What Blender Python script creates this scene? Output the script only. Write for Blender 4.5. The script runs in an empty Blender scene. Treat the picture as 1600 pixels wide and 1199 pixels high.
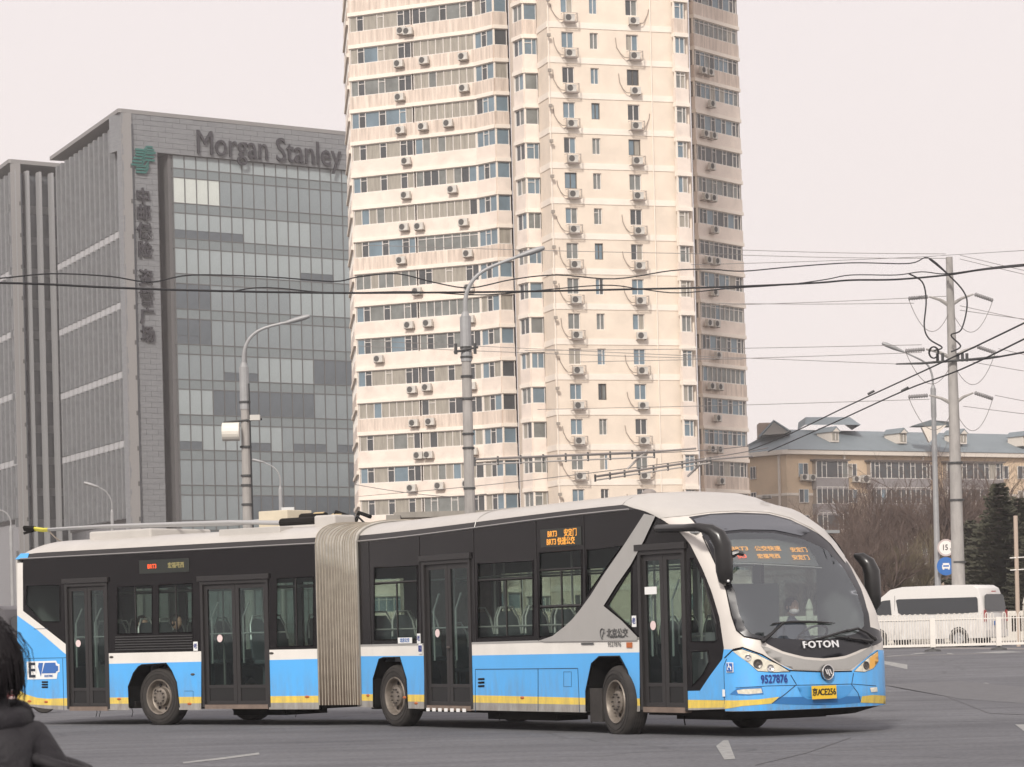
import bpy, bmesh, math, random
from mathutils import Vector, Matrix
from mathutils.geometry import delaunay_2d_cdt
R = math.radians
random.seed(7)
sc = bpy.context.scene
COL = sc.collection
# ------------------------------------------------------------------ camera
F, CX, CY, EYE, PHI = 4200.0, 800.0, 984.0, 1.45, 0.0245
cam_d = bpy.data.cameras.new('camera'); cam = bpy.data.objects.new('camera', cam_d); COL.objects.link(cam)
cam_d.sensor_width = 36; cam_d.lens = 36 * F / 1600
cam_d.shift_y = (CY - 599.5) / 1600
cam_d.clip_start = .5; cam_d.clip_end = 3000
CPH, SPH = math.cos(PHI), math.sin(PHI)
cam.matrix_world = Matrix(((CPH, SPH, 0, 0), (0, 0, -1, 0), (-SPH, CPH, 0, EYE), (0, 0, 0, 1)))
sc.camera = cam
cam_d.dof.use_dof = True; cam_d.dof.focus_distance = 42; cam_d.dof.aperture_fstop = 13
# ------------------------------------------------------------------ light
SUN_AZ, SUN_EL = 13, 34        # degrees left of straight behind the camera, elevation
w = bpy.data.worlds.new('World'); sc.world = w; w.use_nodes = True
nt = w.node_tree; nt.nodes.clear()
out = nt.nodes.new('ShaderNodeOutputWorld'); bg = nt.nodes.new('ShaderNodeBackground')
sky = nt.nodes.new('ShaderNodeTexSky'); sky.sky_type = 'NISHITA'; sky.sun_disc = False
sky.sun_elevation = R(SUN_EL); sky.sun_rotation = R(180 + SUN_AZ); sky.dust_density = 6; sky.air_density = 1.4
hs = nt.nodes.new('ShaderNodeHueSaturation'); hs.inputs['Saturation'].default_value = .25; hs.inputs['Value'].default_value = .12
nt.links.new(sky.outputs[0], hs.inputs['Color'])
mx = nt.nodes.new('ShaderNodeMix'); mx.data_type = 'RGBA'; mx.inputs[0].default_value = .93
nt.links.new(hs.outputs[0], mx.inputs[6])
tc = nt.nodes.new('ShaderNodeTexCoord'); sx = nt.nodes.new('ShaderNodeSeparateXYZ'); cr = nt.nodes.new('ShaderNodeValToRGB')
nt.links.new(tc.outputs['Generated'], sx.inputs[0]); nt.links.new(sx.outputs[2], cr.inputs[0])
cr.color_ramp.elements[0].position = 0; cr.color_ramp.elements[0].color = (.88, .80, .77, 1)
cr.color_ramp.elements[1].position = .35; cr.color_ramp.elements[1].color = (.80, .735, .74, 1)
nt.links.new(cr.outputs[0], mx.inputs[7])
nt.links.new(mx.outputs[2], bg.inputs[0]); bg.inputs[1].default_value = 1.17
nt.links.new(bg.outputs[0], out.inputs[0])
sd = bpy.data.lights.new('sun', 'SUN'); sd.energy = 3.2; sd.angle = R(7); sd.color = (1, .945, .87)
sun = bpy.data.objects.new('sun', sd); COL.objects.link(sun)
sdir = Vector((-math.sin(R(SUN_AZ)) * math.cos(R(SUN_EL)), -math.cos(R(SUN_AZ)) * math.cos(R(SUN_EL)), math.sin(R(SUN_EL))))
sun.rotation_euler = sdir.to_track_quat('Z', 'Y').to_euler(); sun.location = (0, 0, 90)
sc.view_settings.view_transform = 'Standard'; sc.view_settings.look = 'None'
sc.view_settings.exposure = 0; sc.view_settings.gamma = 1; sc.view_settings.use_curve_mapping = False
sc.cycles.use_denoising = True
sc.cycles.max_bounces = 6; sc.cycles.transparent_max_bounces = 16; sc.cycles.volume_bounces = 1
# ------------------------------------------------------------------ tools
def rayd(px, py):
    dx, dy = px - CX, CY - py
    return (dx * CPH + dy * SPH) / F, (-dx * SPH + dy * CPH) / F
def at(px, py, Y):
    a, b = rayd(px, py); return Vector((a * Y, Y, EYE + b * Y))
def gx(px, Y, py=500):
    return rayd(px, py)[0] * Y
def zat(px, py, Y):
    return EYE + rayd(px, py)[1] * Y
def proj(p):
    xc, yc = F * p[0] / p[1], F * (p[2] - EYE) / p[1]
    return CX + xc * CPH - yc * SPH, CY - (xc * SPH + yc * CPH)
def sstep(a, b, x):
    t = min(1, max(0, (x - a) / (b - a))); return t * t * (3 - 2 * t)
def gz(y): return .4 * sstep(56, 84, y)
def lerp(a, b, t): return a + (b - a) * t
def interp(tab, x):
    if x <= tab[0][0]: return tab[0][1]
    for (a, b), (c, d) in zip(tab, tab[1:]):
        if x <= c: return b + (d - b) * (x - a) / (c - a) if c > a else d
    return tab[-1][1]
MATS = {}
def mat(name, col=(.5, .5, .5), rough=.6, metal=0, spec=.5, var=0, vscale=3, bump=0, bscale=40, emit=None, es=1, stretch=None, coat=0, col2=None):
    if name in MATS: return MATS[name]
    m = bpy.data.materials.new(name); m.use_nodes = True; t = m.node_tree; b = t.nodes['Principled BSDF']
    b.inputs['Base Color'].default_value = (*col, 1); b.inputs['Roughness'].default_value = rough
    b.inputs['Metallic'].default_value = metal; b.inputs['Specular IOR Level'].default_value = spec
    b.inputs['Coat Weight'].default_value = coat
    L = t.links.new
    if var or bump:
        tc = t.nodes.new('ShaderNodeTexCoord'); mp = t.nodes.new('ShaderNodeMapping'); L(tc.outputs['Object'], mp.inputs[0])
        if stretch: mp.inputs['Scale'].default_value = stretch
    if var:
        n = t.nodes.new('ShaderNodeTexNoise'); n.inputs['Scale'].default_value = vscale; n.inputs['Detail'].default_value = 6; n.inputs['Roughness'].default_value = .65
        L(mp.outputs[0], n.inputs[0])
        r = t.nodes.new('ShaderNodeValToRGB'); L(n.outputs[0], r.inputs[0])
        r.color_ramp.elements[0].position = .3; r.color_ramp.elements[1].position = .7
        c2 = col2 or tuple(c * (1 - var) for c in col)
        r.color_ramp.elements[0].color = (*c2, 1)
        r.color_ramp.elements[1].color = (*[min(1, c * (1 + var * .35)) for c in col], 1)
        L(r.outputs[0], b.inputs['Base Color'])
    if bump:
        n2 = t.nodes.new('ShaderNodeTexNoise'); n2.inputs['Scale'].default_value = bscale; n2.inputs['Detail'].default_value = 4
        L(mp.outputs[0], n2.inputs[0]); bp = t.nodes.new('ShaderNodeBump'); bp.inputs['Strength'].default_value = bump; bp.inputs['Distance'].default_value = .02
        L(n2.outputs[0], bp.inputs['Height']); L(bp.outputs[0], b.inputs['Normal'])
    if emit:
        b.inputs['Emission Color'].default_value = (*emit, 1); b.inputs['Emission Strength'].default_value = es
    MATS[name] = m; return m
def glass(name, tint, refl=.08, rough=.02):
    if name in MATS: return MATS[name]
    m = bpy.data.materials.new(name); m.use_nodes = True; t = m.node_tree; t.nodes.clear(); L = t.links.new
    o = t.nodes.new('ShaderNodeOutputMaterial'); a = t.nodes.new('ShaderNodeBsdfTransparent'); g = t.nodes.new('ShaderNodeBsdfGlossy'); x = t.nodes.new('ShaderNodeMixShader')
    a.inputs[0].default_value = (*tint, 1); g.inputs['Roughness'].default_value = rough; g.inputs[0].default_value = (.9, .95, 1, 1)
    lw = t.nodes.new('ShaderNodeLayerWeight'); lw.inputs[0].default_value = .35
    mm = t.nodes.new('ShaderNodeMath'); mm.operation = 'MULTIPLY_ADD'; mm.inputs[1].default_value = refl * 1.5; mm.inputs[2].default_value = refl * .5
    L(lw.outputs['Fresnel'], mm.inputs[0]); L(mm.outputs[0], x.inputs[0]); L(a.outputs[0], x.inputs[1]); L(g.outputs[0], x.inputs[2]); L(x.outputs[0], o.inputs[0])
    MATS[name] = m; return m
class MB:
    def __init__(s): s.v = []; s.f = []; s.m = []; s.mi = 0; s.sm = False; s.smf = []
    def add(s, vs, fs):
        o = len(s.v); s.v += [tuple(p) for p in vs]
        for f in fs: s.f.append([o + i for i in f]); s.m.append(s.mi); s.smf.append(s.sm)
        return s
    def obox(s, o, a, b, c):
        o, a, b, c = map(Vector, (o, a, b, c))
        vs = [o, o + a, o + a + b, o + b, o + c, o + a + c, o + a + b + c, o + b + c]
        fs = [(0, 3, 2, 1), (4, 5, 6, 7), (0, 1, 5, 4), (1, 2, 6, 5), (2, 3, 7, 6), (3, 0, 4, 7)]
        if a.cross(b).dot(c) < 0: fs = [tuple(reversed(f)) for f in fs]
        return s.add(vs, fs)
    def box(s, x0, x1, y0, y1, z0, z1): return s.obox((x0, y0, z0), (x1 - x0, 0, 0), (0, y1 - y0, 0), (0, 0, z1 - z0))
    def tube(s, pts, r, n=6, caps=True, r2=None):
        pts = [Vector(p) for p in pts]; k = len(pts)
        rs = r if isinstance(r, (list, tuple)) else [r] * k
        up = Vector((0, 0, 1)); rings = []; pa = None
        for i, p in enumerate(pts):
            d = (pts[min(i + 1, k - 1)] - pts[max(i - 1, 0)]).normalized()
            if pa is None:
                a = d.cross(up)
                if a.length < .05: a = d.cross(Vector((1, 0, 0)))
            else: a = pa - d * pa.dot(d)
            a.normalize(); pa = a; b = d.cross(a)
            rr = rs[i]; rb = rr if r2 is None else r2[i]
            rings.append([p + a * (rr * math.cos(2 * math.pi * j / n)) + b * (rb * math.sin(2 * math.pi * j / n)) for j in range(n)])
        fs = []
        for i in range(k - 1):
            for j in range(n):
                j2 = (j + 1) % n; fs.append((i * n + j, i * n + j2, (i + 1) * n + j2, (i + 1) * n + j))
        if caps: fs.append(tuple(range(n - 1, -1, -1))); fs.append(tuple((k - 1) * n + j for j in range(n)))
        return s.add([p for q in rings for p in q], fs)
    def lathe(s, prof, c, ax, n=24, up=None):
        c = Vector(c); ax = Vector(ax).normalized(); a = ax.cross(Vector((0, 0, 1)))
        if a.length < .05: a = Vector((1, 0, 0))
        a.normalize(); b = ax.cross(a); vs = []
        for (r, h) in prof:
            for j in range(n):
                t = 2 * math.pi * j / n; vs.append(c + ax * h + (a * math.cos(t) + b * math.sin(t)) * r)
        fs = []
        for i in range(len(prof) - 1):
            for j in range(n):
                j2 = (j + 1) % n; fs.append((i * n + j, i * n + j2, (i + 1) * n + j2, (i + 1) * n + j))
        return s.add(vs, fs)
    def sphere(s, c, r, n=12, m=8, rot=None):
        c = Vector(c); r = Vector(r if isinstance(r, (tuple, list, Vector)) else (r, r, r)); vs = []; fs = []
        for i in range(m + 1):
            for j in range(n):
                p = math.pi * i / m; t = 2 * math.pi * j / n
                q = Vector((r.x * math.sin(p) * math.cos(t), r.y * math.sin(p) * math.sin(t), r.z * math.cos(p)))
                if rot: q = rot @ q
                vs.append(c + q)
        for i in range(m):
            for j in range(n):
                j2 = (j + 1) % n; fs.append((i * n + j, (i + 1) * n + j, (i + 1) * n + j2, i * n + j2))
        return s.add(vs, fs)
    def poly(s, pts, depth):
        """flat polygon extruded along depth vector"""
        pts = [Vector(p) for p in pts]; d = Vector(depth); n = len(pts)
        return s.add(pts + [p + d for p in pts], [tuple(range(n - 1, -1, -1)), tuple(range(n, 2 * n))] + [(i, (i + 1) % n, n + (i + 1) % n, n + i) for i in range(n)])
    def mesh(s, name, mats):
        me = bpy.data.meshes.new(name); me.from_pydata(s.v, [], s.f)
        for m in (mats if isinstance(mats, (list, tuple)) else [mats]): me.materials.append(m)
        if any(s.m): me.polygons.foreach_set('material_index', s.m)
        if any(s.smf): me.polygons.foreach_set('use_smooth', s.smf)
        me.update(); return me
    def build(s, name, mats, parent=None, label=None, kind=None, fix=True):
        return link(name, s.mesh(name, mats), parent, label, kind, fix)
def link(name, me, parent=None, label=None, kind=None, fix=True):
    o = bpy.data.objects.new(name, me); COL.objects.link(o)
    if parent is not None:
        o.parent = parent
        if fix and parent.type == 'EMPTY': o.matrix_parent_inverse = Matrix.Translation(-parent.location)
    if label: o['label'] = label
    if kind: o['kind'] = kind
    return o
def thing(name, label, cat, loc=(0, 0, 0), group=None, rz=0):
    o = bpy.data.objects.new(name, None); COL.objects.link(o); o.location = loc; o.rotation_euler.z = rz
    o['label'] = label; o['category'] = cat
    if group: o['group'] = group
    return o
def tag(o, label, cat, group=None):
    o['label'] = label; o['category'] = cat
    if group: o['group'] = group
    return o
def dup(root, loc, rz=0, label=None, scale=None, group=None):
    r = root.copy(); COL.objects.link(r); r.location = loc; r.rotation_euler.z = rz
    if scale: r.scale = (scale,) * 3
    if label: r['label'] = label
    if group: r['group'] = group
    for ch in list(root.children):
        c = ch.copy(); COL.objects.link(c); c.parent = r
        for g in ch.children:
            d = g.copy(); COL.objects.link(d); d.parent = c
    return r
def shade(o, ang=40):
    me = o.data; me.polygons.foreach_set('use_smooth', [True] * len(me.polygons))
    try: me.set_sharp_from_angle(angle=R(ang))
    except Exception: pass
def inpoly(x, y, P):
    c = False; n = len(P); j = n - 1
    for i in range(n):
        xi, yi = P[i]; xj, yj = P[j]
        if (yi > y) != (yj > y) and x < (xj - xi) * (y - yi) / (yj - yi) + xi: c = not c
        j = i
    return c
def fill2d(poly, holes=(), step=.2):
    vs = []; es = []
    def ring(P):
        st = len(vs); n = len(P)
        for i in range(n):
            a, b = P[i], P[(i + 1) % n]; L = math.hypot(b[0] - a[0], b[1] - a[1]); k = max(1, int(math.ceil(L / step)))
            for q in range(k): vs.append(Vector((lerp(a[0], b[0], q / k), lerp(a[1], b[1], q / k))))
        m = len(vs) - st
        for i in range(m): es.append((st + i, st + (i + 1) % m))
    ring(poly)
    for h in holes: ring(h)
    x0 = min(p[0] for p in poly); x1 = max(p[0] for p in poly); y0 = min(p[1] for p in poly); y1 = max(p[1] for p in poly)
    nb = len(vs)
    nx, ny = int((x1 - x0) / step), int((y1 - y0) / step)
    if nx * ny < 6000:
        for i in range(1, nx + 1):
            for j in range(1, ny + 1):
                x, y = x0 + (i - .5) * (x1 - x0) / nx + .003 * (j % 2), y0 + (j - .5) * (y1 - y0) / ny
                if inpoly(x, y, poly) and not any(inpoly(x, y, h) for h in holes):
                    if min((p.x - x) ** 2 + (p.y - y) ** 2 for p in vs[:nb]) > (step * .35) ** 2: vs.append(Vector((x, y)))
    ov, oe, of, *_ = delaunay_2d_cdt(vs, es, [], 0, 1e-6)
    res = []
    for f in of:
        cx = sum(ov[i].x for i in f) / len(f); cy = sum(ov[i].y for i in f) / len(f)
        if inpoly(cx, cy, poly) and not any(inpoly(cx, cy, h) for h in holes): res.append(list(f))
    return ov, res
def patch(name, poly, fn, m, parent, holes=(), step=.3, off=0, label=None, smooth=False, flip=False, fixp=True):
    ov, fs = fill2d(poly, holes, step)
    used = sorted({i for f in fs for i in f}); mp = {k: i for i, k in enumerate(used)}
    vs = [fn(ov[i].x, ov[i].y, off) for i in used]
    fs = [[mp[i] for i in f] for f in fs]
    if flip: fs = [f[::-1] for f in fs]
    par = list(range(len(vs)))          # separate pieces become separate objects
    def find(i):
        while par[i] != i: par[i] = par[par[i]]; i = par[i]
        return i
    for f in fs:
        for i in f[1:]: par[find(i)] = find(f[0])
    comps = {}
    for f in fs: comps.setdefault(find(f[0]), []).append(f)
    first = None
    for grp in sorted(comps.values(), key=len, reverse=True):
        us = sorted({i for f in grp for i in f}); rm = {k: i for i, k in enumerate(us)}
        me = bpy.data.meshes.new(name); me.from_pydata([tuple(vs[i]) for i in us], [], [[rm[i] for i in f] for f in grp]); me.materials.append(m)
        if smooth: me.polygons.foreach_set('use_smooth', [True] * len(grp))
        me.update(); o = link(name, me, parent, label, fix=fixp)
        first = first or o
    return first
def dirt_shade(m, zt=.95, amt=.55):
    t = m.node_tree; L = t.links.new; b = t.nodes['Principled BSDF']; i_ = b.inputs['Base Color']
    g = t.nodes.new('ShaderNodeNewGeometry'); s = t.nodes.new('ShaderNodeSeparateXYZ'); L(g.outputs['Position'], s.inputs[0])
    mr = t.nodes.new('ShaderNodeMapRange'); mr.inputs[1].default_value = zt; mr.inputs[2].default_value = .3; mr.inputs[3].default_value = .04; mr.inputs[4].default_value = amt; L(s.outputs[2], mr.inputs[0])
    mp = t.nodes.new('ShaderNodeMapping'); mp.inputs['Scale'].default_value = (5, 5, 1.2); L(g.outputs['Position'], mp.inputs[0])
    n = t.nodes.new('ShaderNodeTexNoise'); n.inputs['Scale'].default_value = 1.6; n.inputs['Detail'].default_value = 7; n.inputs['Roughness'].default_value = .7; L(mp.outputs[0], n.inputs[0])
    r = t.nodes.new('ShaderNodeMapRange'); r.inputs[1].default_value = .38; r.inputs[2].default_value = .68; L(n.outputs[0], r.inputs[0])
    q = t.nodes.new('ShaderNodeMath'); q.operation = 'MULTIPLY'; L(mr.outputs[0], q.inputs[0]); L(r.outputs[0], q.inputs[1])
    x = t.nodes.new('ShaderNodeMix'); x.data_type = 'RGBA'; L(q.outputs[0], x.inputs[0])
    if i_.links: L(i_.links[0].from_socket, x.inputs[6])
    else: x.inputs[6].default_value = i_.default_value
    x.inputs[7].default_value = (.20, .175, .15, 1); L(x.outputs[2], i_)
    rr = t.nodes.new('ShaderNodeMapRange'); rr.inputs[3].default_value = b.inputs['Roughness'].default_value; rr.inputs[4].default_value = .75; L(q.outputs[0], rr.inputs[0]); L(rr.outputs[0], b.inputs['Roughness'])
def text_mesh(s, size, depth=.01, spacing=1.0, bold=False, shear=0, sx=1.0, align='CENTER'):
    cu = bpy.data.curves.new('t', 'FONT'); cu.body = s; cu.size = size; cu.extrude = depth; cu.align_x = align; cu.align_y = 'CENTER'; cu.space_character = spacing; cu.shear = shear
    if bold: cu.offset = size * .018
    cu.resolution_u = 3
    o = bpy.data.objects.new('t', cu); COL.objects.link(o); dg = bpy.context.evaluated_depsgraph_get()
    me = bpy.data.meshes.new_from_object(o.evaluated_get(dg)); bpy.data.objects.remove(o); bpy.data.curves.remove(cu)
    if sx != 1: me.transform(Matrix.Diagonal((sx, 1, 1, 1)))
    return me
def text(name, s, size, org, ux, uy, m, parent=None, depth=.01, **k):
    me = text_mesh(s, size, depth, **k); ux = Vector(ux).normalized(); uy = Vector(uy); uy = (uy - ux * uy.dot(ux)).normalized(); n = ux.cross(uy); o = Vector(org)
    me.transform(Matrix(((ux.x, uy.x, n.x, o.x), (ux.y, uy.y, n.y, o.y), (ux.z, uy.z, n.z, o.z), (0, 0, 0, 1))))
    me.materials.clear(); me.materials.append(m); me.name = name
    return link(name, me, parent)
def catenary(a, b, sag, n=16, wob=0, seed=0):
    rr = random.Random(seed); a, b = Vector(a), Vector(b); ph = rr.random() * 6
    return [a.lerp(b, i / n) - Vector((0, 0, sag * 4 * (i / n) * (1 - i / n) - wob * math.sin(ph + i * 1.3) * (0 < i < n))) for i in range(n + 1)]
# ------------------------------------------------------------------ ground
asph = mat('asphalt', (.185, .187, .198), .9, var=.22, vscale=.35, bump=.5, bscale=60, spec=.3)
# finer blotches and cracks on the asphalt
def asphalt_detail(m):
    t = m.node_tree; L = t.links.new; b = t.nodes['Principled BSDF']; src = b.inputs['Base Color'].links[0].from_socket
    tc = t.nodes.new('ShaderNodeTexCoord')
    def lay(src, tex, lo, hi, col):
        r = t.nodes.new('ShaderNodeValToRGB'); L(tex, r.inputs[0]); r.color_ramp.elements[0].position = lo; r.color_ramp.elements[1].position = hi
        r.color_ramp.elements[0].color = (*col, 1); r.color_ramp.elements[1].color = (1, 1, 1, 1)
        x = t.nodes.new('ShaderNodeMix'); x.data_type = 'RGBA'; x.blend_type = 'MULTIPLY'; x.inputs[0].default_value = 1
        L(src, x.inputs[6]); L(r.outputs[0], x.inputs[7]); return x.outputs[2]
    n = t.nodes.new('ShaderNodeTexNoise'); n.inputs['Scale'].default_value = 14; n.inputs['Detail'].default_value = 8; L(tc.outputs['Object'], n.inputs[0])
    src = lay(src, n.outputs[0], .35, .62, (.72, .72, .73))
    n = t.nodes.new('ShaderNodeTexNoise'); n.inputs['Scale'].default_value = .22; n.inputs['Detail'].default_value = 3; L(tc.outputs['Object'], n.inputs[0]); src = lay(src, n.outputs[0], .36, .6, (.86, .86, .87))
    mp = t.nodes.new('ShaderNodeMapping'); mp.inputs['Scale'].default_value = (.12, 1.3, 1); mp.inputs['Rotation'].default_value = (0, 0, .5); L(tc.outputs['Object'], mp.inputs[0])
    n = t.nodes.new('ShaderNodeTexNoise'); n.inputs['Scale'].default_value = 1.2; n.inputs['Detail'].default_value = 5; L(mp.outputs[0], n.inputs[0])
    src = lay(src, n.outputs[0], .4, .55, (.86, .86, .87))
    v = t.nodes.new('ShaderNodeTexVoronoi'); v.feature = 'DISTANCE_TO_EDGE'; v.inputs['Scale'].default_value = .16
    nn = t.nodes.new('ShaderNodeTexNoise'); nn.inputs['Scale'].default_value = .8; L(tc.outputs['Object'], nn.inputs[0])
    ad = t.nodes.new('ShaderNodeVectorMath'); ad.operation = 'ADD'; L(tc.outputs['Object'], ad.inputs[0]); L(nn.outputs[1], ad.inputs[1]); L(ad.outputs[0], v.inputs[0])
    src = lay(src, v.outputs[0], .002, .009, (.78, .78, .78))
    L(src, b.inputs['Base Color'])
asphalt_detail(asph)
mb = MB()
xs = [-700, -120, -60, -30, -15, 0, 15, 30, 60, 120, 700]; ys = [-60, 0, 15, 30, 45] + [56 + 2 * i for i in range(15)] + [95, 110, 140, 200, 300, 500, 900, 2200]
vs = [(x, y, gz(y)) for y in ys for x in xs]; nx = len(xs)
mb.add(vs, [(j * nx + i, j * nx + i + 1, (j + 1) * nx + i + 1, (j + 1) * nx + i) for j in range(len(ys) - 1) for i in range(nx - 1)])
g = mb.build('ground', asph, kind='structure')
white_line = mat('road_paint', (.34, .34, .33), .8, var=.45, vscale=9, spec=.3)
def gpt(px, py, dz=.004):
    a, b = rayd(px, py); Y = EYE / max(1e-4, -b)
    for _ in range(30): Y = (gz(Y) + dz - EYE) / b
    return Vector((a * Y, Y, gz(Y) + dz))
def gpoly(name, pts, m, dz=.004, parent=None):
    mb = MB(); mb.add([gpt(*p, dz) for p in pts], [tuple(range(len(pts)))]); return mb.build(name, m, kind='structure')
for P in ([(285, 1191), (345, 1184), (404, 1176), (406, 1179), (345, 1187), (287, 1193)],
          [(1529, 1068), (1541, 1067), (1589, 1083), (1578, 1084)], [(1586, 1132), (1640, 1132), (1640, 1150), (1602, 1144)],
          [(1376, 1048.5), (1418, 1050.5), (1418, 1052.5), (1376, 1050.5)], [(1480, 1038.5), (1700, 1041.5), (1700, 1044), (1480, 1040.5)],
          [(1119, 1166), (1130, 1157), (1138, 1157), (1149, 1186), (1132, 1187)],
          [(1520, 1027), (1560, 1021), (1600, 1024), (1570, 1030)], [(1380, 1026), (1440, 1020), (1448, 1021), (1390, 1028)]):
    gpoly('road_marking', P, white_line)
mb = MB(); mb.add([gpt(1300, 1029, .004), gpt(1720, 1034, .004), gpt(1720, 1014, .004), gpt(1300, 1010, .004)], [(0, 1, 2, 3)])
mb.build('paved_strip', mat('paving', (.24, .215, .2), .9, var=.3, vscale=2), kind='structure')
seal = mat('bitumen_seal', (.11, .11, .115), .8, var=.3, vscale=4)
for P in ([(1480, 1089), (1500, 1096), (1545, 1114), (1600, 1116), (1720, 1114)], [(1180, 1195), (1260, 1176), (1330, 1152)]):
    top = [(x, y) for x, y in P]; bot = [(x, y + .8) for x, y in P[::-1]]; gpoly('crack_seal', top + bot, seal)
gpoly('road_patch', [(1380, 1070), (1500, 1092), (1720, 1108), (1720, 1086), (1500, 1064)], mat('old_patch', (.135, .135, .142), .9, var=.2, vscale=3, bump=.4), .003)
# pavement and soil behind the far road
mb = MB(); mb.box(-200, 200, 112, 126, .3, .55); mb.build('pavement', mat('pavement_slab', (.3, .28, .26), .9, var=.25, vscale=1), kind='structure')
mb = MB(); mb.box(-300, 300, 126, 420, .3, .5); mb.build('soil', mat('soil', (.11, .09, .07), .95, var=.4, vscale=.4), kind='structure')
# ================================================================== far buildings
class Fac:
    """a facade line in plan: p0 -> p1 (left to right as seen), outward normal towards the camera"""
    def __init__(s, p0, p1):
        s.p = Vector((p0[0], p0[1], 0)); d = Vector((p1[0] - p0[0], p1[1] - p0[1], 0)); s.L = d.length; s.e = d.normalized()
        s.n = Vector((s.e.y, -s.e.x, 0))
    def pt(s, u, d, z): return s.p + s.e * u + s.n * d + Vector((0, 0, z))
    def box(s, mb, u0, u1, d0, d1, z0, z1):
        return mb.obox(s.pt(u0, d0, z0), s.e * (u1 - u0), s.n * (d1 - d0), Vector((0, 0, z1 - z0)))
def P(px, Y, py=500): return (gx(px, Y, py), Y)
cream = mat('cream_render', (.78, .675, .565), .9, var=.13, vscale=.5, spec=.2)
lip = mat('pale_band', (.84, .76, .67), .85, var=.08, vscale=.6, spec=.2)
parapet_m = mat('parapet_render', (.80, .70, .62), .9, var=.16, vscale=.8, spec=.2)
grimy = mat('streaked_render', (.70, .60, .52), .9, var=.45, vscale=1.2, stretch=(3, 3, .25), spec=.2, col2=(.46, .38, .32))
wframe = mat('white_window_frame', (.74, .7, .66), .5, spec=.3)
panes = [mat('pane_blue', (.17, .235, .28), .12, spec=.6, var=.3, vscale=.5), mat('pane_dark', (.07, .075, .08), .15, spec=.5, var=.3, vscale=.7),
         mat('pane_curtain', (.36, .33, .28), .35, spec=.5, var=.35, vscale=1.4, stretch=(3, 3, .4)), mat('pane_grey', (.2, .21, .2), .2, spec=.5, var=.4, vscale=.9),
         mat('pane_brown', (.12, .095, .08), .3, var=.3, vscale=.6)]
tower = thing('apartment_tower', 'tall cream apartment tower with wrapped balconies and air conditioners on every floor', 'apartment tower', (4, 232, .4))
pane_count = [0]; PANE_REST = {}
_pc = {}
def pane_mesh(name, w, h, m, fr=None):
    return None
def window(fr, u0, u1, z0, z1, d, style, parent, rr, base=None, frame_m=None):
    """one glazed unit: frame part (mullions) and its panes"""
    mb = MB(); W = u1 - u0; H = z1 - z0; t = .055; fm = frame_m or wframe
    fr.box(mb, u0, u1, d - .05, d + .05, z0, z0 + t); fr.box(mb, u0, u1, d - .05, d + .05, z1 - t, z1)
    cuts = []; hz = []
    if style == 'bands':      # wide fixed panes with narrow openers between
        n = max(1, round(W / 1.85)); x = 0
        for i in range(n):
            a = W * (i + .36) / n; b = W * (i + .36) / n + .62
            if b < W - .2: cuts += [a, b]; hz.append((a, b, H * .74))
    elif style == 'even':
        n = max(2, round(W / .72)); cuts = [W * i / n for i in range(1, n)]
    elif style == 'top':      # even with a transom all along
        n = max(2, round(W / .78)); cuts = [W * i / n for i in range(1, n)]; hz.append((0, W, H * .78))
    elif style == 'two': cuts = [W * .5]
    elif style == 'side': cuts = [W * .62]; hz.append((0, W * .62, H * .72))
    elif style == 'bay': cuts = [W * .24, W * .42, W * .78]; hz += [(0, W * .24, H * .72), (W * .42, W * .42 + .01, H * .7)]
    for c in cuts + [t / 2, W - t / 2]: fr.box(mb, u0 + c - t / 2, u0 + c + t / 2, d - .047, d + .047, z0 + t, z1 - t)
    for a, b, h in hz: fr.box(mb, u0 + a + t / 2, u0 + b - t / 2, d - .044, d + .044, z0 + h, z0 + h + t * .8)
    wo = mb.build('window', fm, parent)
    ed = [0] + sorted(cuts) + [W]
    for a, b in zip(ed, ed[1:]):
        if b - a < .06: continue
        nar = (b - a) < .7 and style in ('bands', 'bay')
        k = 1 if nar and rr.random() < .8 else (base if base is not None and rr.random() < .75 else rr.choice([0, 2, 2, 3, 1]))
        dd = d - .02 - rr.random() * .004
        if pane_count[0] < 298 and (b - a) * 19 > 9 and z0 > 11.0 and z1 < 53:
            m2 = MB(); fr.box(m2, u0 + a + t / 2, u0 + b - t / 2, dd - .01, dd, z0 + t, z1 - t); m2.build('pane', panes[k], wo, fix=False); pane_count[0] += 1
        else:
            q = PANE_REST.setdefault(id(fr), [MB(), fr]); q[0].mi = k; fr.box(q[0], u0 + a + t / 2, u0 + b - t / 2, dd - .01, dd, z0 + t, z1 - t)
    return wo
ZC0, ZW0, PITCH = 12.51, 13.0, 2.805      # window heads: centre block / wings
rr = random.Random(3)
pA = [P(556, 234), P(752, 228.9), P(782, 227.2), P(803, 227.6)]
fL = [Fac(pA[0], pA[1]), Fac(pA[1], pA[2]), Fac(pA[2], pA[3])]
pB = [P(813, 217.6), P(828, 216.2), P(849, 216.5)]
fB = [Fac(pB[0], pB[1]), Fac(pB[1], pB[2])]
fD = Fac(P(850, 216.2), P(866, 213.7)); fC = Fac(P(866, 213.7), P(1066, 217.0))
fN = Fac(P(1063.5, 216.4), P(1084, 217.0)); fR = Fac(P(1093, 238.5), P(1163, 244.2))
fLL = Fac(P(549, 246), P(555, 234.7))
LO, HI = -4, 19
def prism(name, pts, z0, z1, m, parent):
    mb = MB(); mb.poly([(x, y, z0) for x, y in pts], (0, 0, z1 - z0)); return mb.build(name, m, parent)
ZT = ZC0 + PITCH * HI + 1.4
def inset(f, d): a = f.pt(0, -d, 0); b = f.pt(f.L, -d, 0); return [(a.x, a.y), (b.x, b.y)]
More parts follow.
